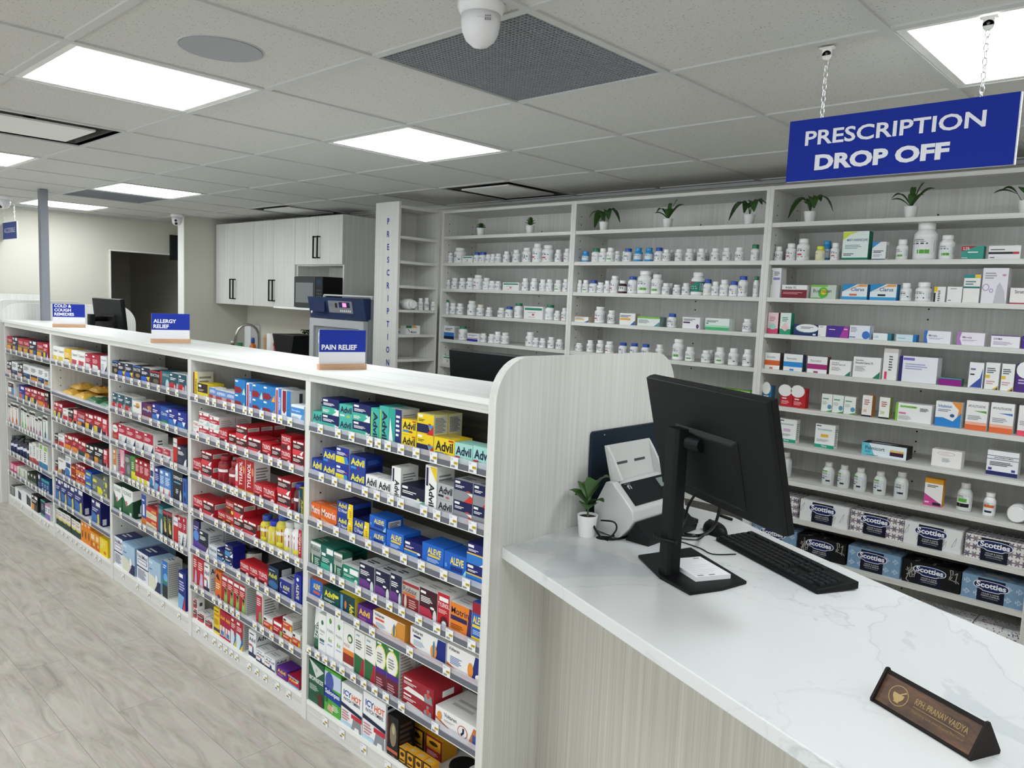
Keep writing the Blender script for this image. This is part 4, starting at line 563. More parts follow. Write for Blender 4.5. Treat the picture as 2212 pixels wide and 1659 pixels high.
DS.update({
'inh_r': ('e6e6e2', [('R', 0, 0, 1, .3, 'b04a4c'), ('L', .35, .4, .65, .9, '4a4c54', 6)], None, 'slim white carton with red base'),
'inh_b': ('e6e6e2', [('R', 0, 0, 1, .28, '3c80a8'), ('R', .3, .8, .9, .96, '8cc04a'), ('L', .35, .36, .65, .78, '4a4c54', 5)], None, 'slim white carton with blue base'),
'wgreen': ('e2e2da', [('R', .3, .1, .6, .9, 'a8b48c'), ('L', .66, .2, .9, .8, 'b8bcb0', 3)], None, 'pale green and white carton'),
'dkgreen': ('2c3a28', [('E', .4, .8, .2, .12, 'e0e0d8'), ('R', 0, 0, 1, .3, '8c947c')], None, 'dark green carton with white spot'),
'navy_p': ('1c2a58', [('E', .4, .8, .24, .14, 'e6e6ea'), ('L', .1, .1, .8, .5, '6c7cb0', 3)], None, 'navy carton with white spot'),
'navyteal_s': ('1f4c84', [('R', 0, .8, 1, 1, '3ca0a0'), ('E', .5, .16, .3, .12, 'ecece8'), ('L', .1, .4, .8, .7, 'a8c0dc', 2)], None, 'blue carton with teal top'),
'grey_dev': ('5c5e5c', [('R', .2, .1, .8, .9, '8c8e8a'), ('R', 0, .94, 1, 1, 'eeeeec')], None, 'grey carton with white lid'),
'white_dev': ('e8eaec', [('P', [(.5, .1), (.92, .06), (.92, .7), (.5, .9)], '3c444c')], None, 'white device carton with dark picture'),
'navy_teal': ('242c44', [('R', 0, .9, 1, 1, '3cb094'), ('R', 0, 0, 1, .14, '3c9c90'), ('L', .2, .4, .8, .8, 'a8b0bc', 4)], None, 'slim navy and teal carton'),
'pinkw': ('e4e6ea', [('R', 0, .86, 1, 1, 'd070a8'), ('R', 0, 0, 1, .36, '8c6cb0'), ('L', .2, .5, .8, .8, '5c6c84', 2)], None, 'slim white carton with pink top'),
# wall shelving
'apo': ('e9eae8', [('R', .04, .7, .96, .88, '2c8c74'), ('L', .2, .5, .8, .58, '9a9c9c', 1), ('R', .44, .28, .56, .42, 'c05a4c'), ('L', .25, .14, .75, .2, '9a6c68', 1)], None, 'white carton with green band'),
'blueblack': ('e6e6e4', [('L', .1, .66, .9, .86, '4a4c50', 2), ('R', 0, .22, 1, .5, '2a78c0'), ('R', 0, 0, 1, .22, '181c3c')], ('d8d9d8', [('L', .1, .1, .9, .9, '909296', 8)]), 'white, blue and black carton'),
'purplelow': ('e6e6e8', [('L', .1, .66, .9, .86, '5c7090', 2), ('R', 0, .34, .9, .4, '903038'), ('R', 0, 0, .9, .28, '2a2a9c')], None, 'white carton with violet base'),
'orange_tab': ('ecedeb', [('R', .04, .4, .7, .58, 'e8b04a'), ('P', [(.7, 0), (1, 0), (1, .4)], '3a64a8'), ('L', .06, .66, .8, .88, '50545c', 2)], ('d8c4ae', []), 'white carton with amber bar'),
'greentop': ('e4ebe6', [('R', 0, .8, 1, 1, '7cc050'), ('P', [(.74, 0), (1, 0), (1, .5)], '5c9494'), ('L', .06, .3, .6, .7, '7c8c90', 4)], ('8ca0a0', []), 'white carton with green top'),
'purple_tab': ('ecedef', [('R', .04, .46, .44, .6, '5c3468'), ('L', .06, .7, .8, .9, '4a4c54', 2), ('E', .88, .22, .08, .2, '5c3468')], None, 'white carton with purple tab'),
'green_fade': ('e4eee8', [('R', 0, 0, 1, .24, '4cb478'), ('R', 0, .24, 1, .4, 'a8dcbc'), ('L', .06, .66, .6, .84, '3c4c44', 2), ('R', .04, .5, .14, .6, '2c8c5c')], None, 'white carton with green base'),
'green_end': ('eef2ec', [('R', 0, .9, 1, 1, '7cb83c'), ('P', [(.86, 0), (1, 0), (1, 1), (.96, 1)], '6cac34'), ('E', .84, .4, .1, .3, '2c5cb0'), ('L', .06, .5, .6, .64, '7c8c84', 1)], ('6cac34', []), 'white carton with lime green edges'),
'varen': ('e4f0ec', [('R', 0, 0, 1, .09, '1c7c64'), ('P', [(0, .98), (.6, .98), (.3, .9), (0, .7)], 'd0e04a'), ('T', 'MINT-VARENICLINE', .16, .66, .96, .74, '2c6c80', .01), ('L', .1, .4, .8, .56, '8cacac', 3), ('L', .06, .16, .5, .26, '3c5c58', 2)], ('1c7c64', []), 'large white and green carton'),
'whiteblue_tri': ('e9ebec', [('P', [(0, 1), (.6, 1), (0, .66)], '3c94cc'), ('R', 0, 0, 1, .07, '1c5c6c'), ('L', .1, .4, .9, .56, '3c4c5c', 2), ('L', .1, .2, .8, .34, 'a0acb4', 2)], S_WHITE, 'white carton with blue corner'),
'redteal': ('3c9c8c', [('P', [(0, .99), (.7, .99), (0, .6)], 'b8243c'), ('T', '2.5%', .06, .72, .36, .92, W_, .01), ('L', .3, .5, .95, .66, W_, 1), ('L', .04, .1, .4, .2, 'd8ece8', 1)], None, 'teal carton with red corner'),
'white_black': ('eceded', [('R', 0, .38, .8, .54, '25252c'), ('R', .76, .38, .96, .54, 'c02c3c'), ('L', .06, .68, .7, .8, '3c3c40', 1), ('L', .06, .1, .26, .22, '3c3c40', 1)], None, 'white carton with black bar'),
'white_purple': ('e4e4e6', [('R', .24, .6, .9, .68, '8c7cb8'), ('L', .3, .75, .9, .9, '6c6c74', 3), ('L', .04, .45, .14, .95, '3c3c44', 8)], None, 'tall pale carton with purple bar'),
'adalat': ('ecebea', [('R', 0, 0, 1, .64, '7c1c2c'), ('T', 'Adalat XL', .14, .72, .58, .9, '26262c', .01), ('L', .06, .3, .9, .5, 'c88c94', 2)], None, 'maroon and white carton'),
'buscopan': ('c4d0c4', [('R', 0, .86, .66, 1, '7cc040'), ('E', .5, .45, .2, .4, '5cb43c'), ('E', .52, .5, .12, .2, 'e8c83a'), ('T', 'Buscopan', .1, .38, .82, .7, '24342c', 0), ('R', 0, 0, .5, .08, '5cb43c')], None, 'green and silver carton'),
'clarus': ('e6eef2', [('P', [(0, .5), (.6, 1), (0, 1)], '2c8cc4'), ('P', [(.1, .5), (.7, .98), (.98, .98), (.98, .84), (.6, .84)], 'e8a04a'), ('T', 'Clarus', .36, .56, .88, .78, '2c4c84', .01), ('R', 0, 0, 1, .2, '3ca0d8'), ('R', .3, .26, .6, .38, 'd8743c')], ('2c8cc4', []), 'blue, orange and white carton'),
'clarus2': ('e6eef2', [('P', [(0, .5), (.6, 1), (0, 1)], '2c8cc4'), ('P', [(.1, .5), (.7, .98), (.98, .98), (.98, .84), (.6, .84)], 'e8a04a'), ('T', 'Clarus', .36, .56, .88, .78, '2c4c84', .01), ('R', 0, 0, 1, .2, '3ca0d8'), ('R', .3, .26, .6, .38, '20242c')], ('2c8cc4', []), 'blue and orange carton, black badge'),
'yellow_black_w': ('ecedec', [('R', 0, 0, .16, .6, '2c2c2c'), ('R', 0, .66, .3, 1, 'e8c41c'), ('L', .36, .06, .6, .8, '3c3c40', 6)], None, 'white carton with yellow and black edge'),
'plain_w': ('ecedec', [('L', .2, .84, .8, .94, '8c8c90', 1), ('L', .1, .1, .4, .2, '6c6c70', 1)], None, 'plain white carton'),
'tealyellow': ('ecece8', [('R', 0, .88, .66, 1, '2c8c94'), ('R', .66, .88, 1, 1, 'e8c83a'), ('R', 0, .52, 1, .58, '1f7078'), ('L', .1, .64, .8, .82, '6c8c94', 2)], None, 'white carton with teal and yellow top'),
'white_circles': ('e8e6ec', [('E', .16, .45, .14, .1, '9c7cb8'), ('E', .16, .45, .11, .08, 'e8e6ec'), ('E', .38, .36, .08, .06, 'a488c0'), ('E', .38, .36, .05, .04, 'e8e6ec'), ('P', [(.5, 0), (.98, 0), (.9, .34), (.7, .6), (.6, .5)], 'c4c2c8'), ('L', .1, .7, .6, .9, 'a8a4b0', 3), ('E', .85, .8, .08, .03, 'c890b0')], None, 'tall pale carton with purple rings'),
'white_red': DS['white_red'],
'strat': ('eceae8', [('T', 'Strattera', .2, .66, .9, .86, '26262c', .01), ('R', 0, 0, 1, .08, 'b02434')], None, 'white carton with red base line'),
'pinkpat': ('ecd4d8', [('R', 0, 0, 1, .25, 'd84c74'), ('E', .5, .34, .36, .14, 'a8d8cc'), ('L', .2, .6, .8, .84, 'c88c94', 3)], ('a83454', []), 'pale pink carton with mint flower'),
'greenpink': ('dcece4', [('R', 0, 0, 1, .25, '1f9c74'), ('P', [(.1, .3), (.5, .55), (.9, .3), (.5, .14)], 'ecc4c8'), ('L', .2, .6, .8, .84, '6c9c90', 3)], ('1f9c74', []), 'green carton with pink flower'),
'navyswoosh': ('1f2c6c', [('E', .56, .64, .5, .4, '3c8c5c'), ('E', .58, .68, .48, .38, 'eceef0'), ('L', .3, .64, .9, .86, '6c7484', 2), ('R', .84, .06, .96, .2, 'eceef0')], None, 'navy carton with white oval'),
'purplegrad': ('4c2c94', [('P', [(.6, 0), (1, 0), (1, 1), (.8, 1)], 'a83c9c'), ('L', .1, .66, .5, .78, W_, 1), ('R', .78, .7, .94, .8, 'ecc0dc')], None, 'purple and magenta carton'),
'bluesplat': ('e4e8f0', [('E', .78, .3, .18, .3, '3c74c0'), ('P', [(.94, 0), (1, 0), (1, 1), (.96, 1)], '5c8ccc'), ('L', .06, .5, .4, .9, '8c94a8', 4), ('R', .02, .08, .3, .14, '2c3c8c')], None, 'white carton with blue splash'),
'lolo': ('e8eef0', [('T', 'Lolo', .06, .3, .3, .74, '3c8ca0', 0), ('R', .8, 0, 1, 1, '2c7c90')], ('2c7c90', []), 'low white and teal carton'),
'lolo2': ('cfe4ea', [('L', .1, .4, .6, .6, '6cacbc', 1), ('R', .84, 0, 1, 1, '2474b4')], ('2474b4', []), 'low pale blue carton'),
'mirv_b': ('e9ebf0', [('P', [(0, 0), (.16, 0), (.1, .5), (.14, 1), (0, 1)], '3c6cc0'), ('T', 'Mirvala', .18, .54, .5, .7, '3c4c8c', .01), ('L', .2, .34, .8, .46, 'a0a8bc', 2)], None, 'white carton with blue edge'),
'mirv_p': ('ebe6ee', [('P', [(0, 0), (.2, 0), (.1, .5), (.16, 1), (0, 1)], 'b07cc0'), ('T', 'Mirvala', .2, .54, .54, .7, '6c3c8c', .01), ('L', .2, .34, .8, .46, 'b0a0bc', 2)], None, 'white carton with lilac edge'),
'ovima': ('edebf0', [('R', 0, .92, 1, 1, '6c4c8c'), ('T', 'OVIMA', .08, .6, .4, .76, '5c3480', .02), ('L', .08, .2, .8, .5, 'a89cb4', 3)], None, 'white carton with purple top edge'),
'estra_o': ('ecedec', [('R', 0, .24, 1, .54, 'd8642c'), ('T', 'Estradot', .16, .68, .7, .8, '5c7484', 0), ('R', .34, .02, .56, .12, 'd8642c')], ('5c4c48', []), 'white carton with orange band'),
'estra_b': ('ecedec', [('R', 0, .24, 1, .54, '2c8cd4'), ('T', 'Estradot', .16, .68, .7, .8, '5c7484', 0), ('R', .34, .02, .56, .12, '2c8cd4')], ('3c546c', []), 'white carton with blue band'),
'estra_m': ('ecedec', [('R', 0, .24, 1, .54, 'a42c74'), ('T', 'Estradot', .16, .68, .7, .8, '5c7484', 0), ('R', .34, .02, .56, .12, 'a42c74')], ('6c4c50', []), 'white carton with magenta band'),
'sandoz50': ('eeeeec', [('T', 'Sandoz', .1, .8, .44, .88, '2c2c30', .01), ('T', 'Estradiol Derm 50', .1, .66, .74, .76, '2c2c30', .01), ('L', .1, .3, .6, .56, 'a8a8ac', 4), ('P', [(.74, 0), (1, 0), (1, .34)], '2c7c64')], None, 'white carton with green corner'),
'sandoz75': ('eeeeec', [('T', 'Sandoz', .08, .8, .38, .88, '2c2c30', .01), ('T', 'Estradiol Derm 75', .08, .66, .72, .76, '2c2c30', .01), ('L', .08, .3, .5, .58, 'a8a8ac', 5), ('P', [(.74, 0), (1, 0), (1, .34)], '2c7c64')], None, 'larger white carton with green corner'),
'trin': ('ecebea', [('R', 0, .86, 1, 1, 'd4ccc8'), ('L', .4, .3, .7, .8, '5c5c64', 6), ('R', .14, .02, .32, .26, 'd03c6c')], None, 'tall white carton with pink mark'),
'bigwhite': ('e8e9f0', [('R', 0, 0, .09, 1, '24246c'), ('R', .1, .84, .4, .94, '7c6cc0'), ('L', .16, .5, .8, .76, 'a8a8cc', 3)], None, 'big white carton with navy edge'),
'magenta': ('8c1c84', [('R', 0, .86, 1, 1, '3c9c9c')], ('4c7c7c', []), 'low magenta carton'),
'swooshblue': ('eceef0', [('P', [(.1, .02), (.95, .02), (.95, .8), (.8, .4)], '3c54a0'), ('L', .1, .7, .6, .84, '7c6c8c', 1), ('R', .1, .5, .4, .56, '3c3c44')], None, 'tall white carton with blue swoosh'),
'ytab': ('edeeec', [('R', .02, .42, .34, .54, 'e8bc2c'), ('P', [(.56, 0), (.98, 0), (.98, .16)], 'd8a82c'), ('P', [(.76, 0), (.98, 0), (.98, .1)], '2c3c54'), ('L', .1, .62, .8, .84, '4c5464', 3), ('L', .1, .2, .8, .36, 'd0a0a0', 2)], None, 'tall white carton with yellow tab'),
'purpw': ('4c2c7c', [('E', .6, .8, .6, .3, 'ecedee'), ('L', .2, .3, .8, .5, 'c8b8e0', 2)], None, 'purple and white carton'),
'tealwhite': ('2c6c94', [('E', .4, .86, .48, .34, 'ecebe8'), ('L', .1, .2, .8, .34, 'a8c8dc', 3), ('R', .14, .4, .7, .46, 'e4ecf0')], None, 'deep blue carton with white arc'),
'redwhite': ('b8242c', [('E', .34, .84, .56, .32, 'eceae8'), ('L', .1, .14, .8, .34, 'eca8a8', 3), ('R', .14, .4, .5, .46, 'f4e4e4')], None, 'red carton with white arc'),
'greendots': ('e6ece6', [('E', .78, .28, .2, .14, '5c94b4'), ('P', [(.4, 0), (1, 0), (1, .12)], '4c9c3c'), ('L', .1, .7, .9, .84, '6c9c84', 1), ('L', .1, .4, .6, .6, 'b0bcb4', 3)], ('c4c8b8', [('L', .1, .1, .9, .9, 'a0a494', 6)]), 'white carton with blue dot and green base'),
'or100': ('eeede9', [('T', '100', .14, .2, .5, .34, 'd8862c', .01), ('R', 0, 0, 1, .07, '1c1c20'), ('L', .2, .56, .8, .84, 'b06c5c', 3)], ('c8843c', []), 'white carton with orange 100'),
'gr200': ('eeede9', [('T', '200', .14, .2, .54, .34, '9cb82c', .01), ('R', 0, 0, 1, .07, '1c1c20'), ('L', .2, .56, .8, .84, 'b06c5c', 3)], ('8c9c44', []), 'white carton with green 200'),
'greenside': ('edeeed', [('R', 0, 0, .07, 1, '7cc42c'), ('R', .12, .76, .6, .88, '9cd86c'), ('T', 'FLUTICASONE', .14, .78, .56, .86, '2c4c34', .01), ('R', .1, .4, .3, .5, 'd87ca8'), ('L', .68, .64, .94, .84, '3c3c3c', 3), ('L', .1, .1, .5, .34, 'b0b4b4', 4)], None, 'wide white carton with lime edge'),
'orangeblue': ('eceeee', [('P', [(.6, 1), (1, 1), (1, .5), (.84, .36), (.9, .7)], 'e8943c'), ('P', [(0, 0), (1, 0), (1, .6), (.7, .24), (.3, .36), (0, .34)], '2c84cc'), ('T', 'Inhalation', .1, .76, .62, .88, '3c74b0', .01), ('L', .1, .6, .64, .72, '7c8494', 2), ('E', .66, .46, .09, .07, '2c5c94')], None, 'white, blue and orange carton'),
'flut_g': ('edeceb', [('T', 'APO-FLUTICASONE', .08, .78, .88, .86, '2c3440', .01), ('P', [(.34, .66), (.96, .6), (.94, .68)], '5c9c3c'), ('R', 0, 0, 1, .18, 'e06c3c'), ('R', 0, .18, 1, .28, 'f0b49c'), ('L', .1, .36, .8, .52, '9ca0a4', 3)], None, 'white carton with green flash and orange base'),
'flut_b': ('edeceb', [('T', 'APO-FLUTICASONE', .08, .78, .88, .86, '2c3440', .01), ('P', [(.34, .66), (.96, .6), (.94, .68)], '3c7cc0'), ('R', 0, 0, 1, .18, 'e06c3c'), ('R', 0, .18, 1, .28, 'f0b49c'), ('L', .1, .36, .8, .52, '9ca0a4', 3)], None, 'white carton with blue flash and orange base'),
'flut_p': ('edeceb', [('R', 0, 0, 1, .18, 'e0506c'), ('L', .1, .36, .8, .52, '9ca0a4', 3)], None, 'white carton with pink base'),
'teva_g': ('eeefed', [('R', 0, 0, 1, .14, '1c9c7c'), ('T', 'TEVA', .34, .03, .64, .11, W_, .01), ('T', 'TEVA-BUDESONIDE', .1, .74, .84, .8, '2c9c84', .01), ('R', .3, .46, .68, .58, 'd8b8d8'), ('L', .1, .26, .8, .38, 'b0b4b4', 3), ('R', .06, .9, .3, .94, '3c3c3c')], S_WHITE, 'white carton with green base and pink tab'),
'teva_y': ('eeefed', [('R', 0, 0, 1, .14, '1c9c7c'), ('T', 'TEVA', .34, .03, .64, .11, W_, .01), ('T', 'TEVA-BUDESONIDE', .1, .74, .84, .8, '2c9c84', .01), ('R', .3, .46, .68, .58, 'e8b83c'), ('L', .1, .26, .8, .38, 'b0b4b4', 3), ('R', .06, .9, .3, .94, '3c3c3c')], S_WHITE, 'white green-based carton, yellow tab'),
'pulmicort': ('e4eef2', [('P', [(0, 0), (.3, 0), (.16, 1), (0, 1)], '6cc0d4'), ('T', 'Pulmicort', .08, .46, .52, .76, '24344c', .01), ('R', .08, .22, .2, .36, '3ca0c4'), ('R', .64, .5, .94, .66, 'e8b85c'), ('R', .64, .2, .94, .5, '3c1c3c'), ('L', .1, .04, .5, .1, '5c6c74', 1)], ('1c1c24', []), 'long pale blue and white carton'),
'redoval': ('eeecea', [('E', .48, .78, .3, .1, 'c8545c'), ('E', .48, .78, .285, .085, 'eeecea'), ('L', .3, .76, .68, .8, 'd88c90', 1), ('L', .36, .3, .66, .54, 'a8a8ac', 4)], None, 'white carton with red oval outline'),
'salbut': ('eeeff0', [('R', 0, 0, 1, .16, '1f2a64'), ('R', 0, .78, 1, .8, '2c3474'), ('R', 0, .64, 1, .66, '2c3474'), ('T', 'pms-SALBUTAMOL', .24, .68, .84, .76, '26262c', .01), ('L', .1, .4, .9, .58, '50545c', 3), ('R', .06, .2, .18, .3, '4c3c94'), ('R', .8, .2, .92, .3, '4c3c94')], None, 'white carton with navy base'),
'amoxi': ('edebe9', [('R', 0, .82, 1, 1, 'e8a42c'), ('P', [(0, 0), (1, 0), (1, .1), (0, .44)], 'c84c90'), ('L', .14, .68, .8, .78, '3c3c44', 2), ('R', .5, .04, .94, .14, '24242c'), ('L', .06, .1, .4, .2, 'f0c8dc', 1)], ('e0a43c', []), 'orange, white and pink carton'),
'four_mm': ('e6e9e8', [('R', 0, .7, .4, 1, '2c6c4c'), ('P', [(.4, .74), (.8, .74), (.66, 1), (.44, 1)], 'd8a84c'), ('T', '4mm', .34, .12, .74, .4, '24243c', .02), ('P', [(.1, .6), (.16, .6), (.34, .2), (.3, .2)], '5c6470')], None, 'white carton marked 4mm'),
})
def draw(m, items, fr, aspect=1.0):
    for k, it in enumerate(items):
        e = 0.00025*(k+1); F = lambda u, v, e=e: fr(u, v, e); c = it[0]
        if c == 'R': _, a, b_, x, y, col = it; m.face([F(a, b_), F(x, b_), F(x, y), F(a, y)], col)
        elif c == 'P': m.face([F(*p) for p in it[1]], it[2])
        elif c == 'E': _, cx, cy, rx, ry, col = it; m.face([F(cx+rx*math.cos(2*math.pi*q/14), cy+ry*math.sin(2*math.pi*q/14)) for q in range(14)], col)
        elif c == 'T': m.text(it[1], F, it[2], it[3], it[4], it[5], it[6], it[7])
        elif c == 'V': m.text(it[1], F, it[2], it[3], it[4], it[5], it[6], it[7], vert=-1)
        elif c == 'U': m.text(it[1], F, it[2], it[3], it[4], it[5], it[6], it[7], vert=1)
        elif c == 'L':
            _, a, b_, x, y, col, n = it; st = (y-b_)/max(n, 1)
            for q in range(n):
                l = 0.7+0.3*((q*37) % 10)/10
                m.face([F(a, b_+st*q), F(a+(x-a)*l, b_+st*q), F(a+(x-a)*l, b_+st*(q+.5)), F(a, b_+st*(q+.5))], col)
def fix(pts): return pts
_cm = {}
def carton_mesh(d, w_, h, dp):
    key = (d, round(w_, 3), round(h, 3), round(dp, 3))
    if key in _cm: return _cm[key]
    body, items, side, look = DS[d]; m = MB('printed_card'); x = w_/2
    top = body if side is None else ('e8e8e6' if side[0] in ('f0f0ee', 'e0e2e2') else side[0])
    m.box((-x, 0, 0), (x, dp, h), body, None, None, side[0] if side else None, top)
    draw(m, items, lambda u, v, e: (-x+u*w_, -e, v*h))
    if side: draw(m, side[1], lambda u, v, e: (x+e, u*dp, v*h))
    draw(m, [('L', .15, .3, .8, .7, 'b8b8b8' if top.startswith(('e', 'f', 'd')) else body, 2)], lambda u, v, e: (-x+u*w_, v*dp, h+e))
    _cm[key] = m; return m
_co = {}
def carton(d, x0, x1, z0, z1, y, dp, label, group, name='medicine_carton', cat='carton', rz=0):
    w_, h = x1-x0, z1-z0; key = (d, round(w_, 3), round(h, 3), round(dp, 3))
    if key in _co: o = _co[key].copy(); COL.objects.link(o)
    else: o = carton_mesh(d, w_, h, dp).build(name); _co[key] = o
    o.location = ((x0+x1)/2, y, z0); o.rotation_euler = (0, 0, rz); tag(o, label, cat, group); return o
NUM = ['first', 'second', 'third', 'fourth', 'fifth', 'sixth', 'seventh', 'eighth', 'ninth', 'tenth', 'eleventh', 'twelfth', 'thirteenth', 'fourteenth', 'fifteenth', 'sixteenth', 'seventeenth', 'eighteenth', 'nineteenth', 'twentieth']+['twenty-'+s for s in ('first', 'second', 'third', 'fourth', 'fifth', 'sixth', 'seventh', 'eighth')]
YP = 1.592                                   # front faces of the cartons stand just behind the price rail
CROP = dict(A=(640,800,.217), B=(640,1040,.1989), C=(640,1300,.2165), D4=(390,760,.13562), D5=(390,940,.13562), D6=(390,1100,.13562), D7=(390,1270,.13562),
    E1=(220,750,.09042), E2=(220,890,.09042), E3=(220,1020,.09042), E4=(220,1140,.09042), F5=(100,730,.06781), F6=(100,850,.06781), F7=(100,960,.06781), F8=(100,1060,.1576),
    H1=(0,710,.09456), H2=(0,800,.09456), H3=(0,880,.09456), H4=(0,960,.09456), H5=(0,1030,.09456),
    K1=(940,420,.14467), K2=(940,620,.14467), L3=(1230,400,.19892), L4=(1230,620,.19892), M5=(1640,360,.25917), M6=(1640,640,.25859), M7=(1640,960,.25859))
def px(c, x, y): ox, oy, s = CROP[c]; return ox+x*s, oy+y*s
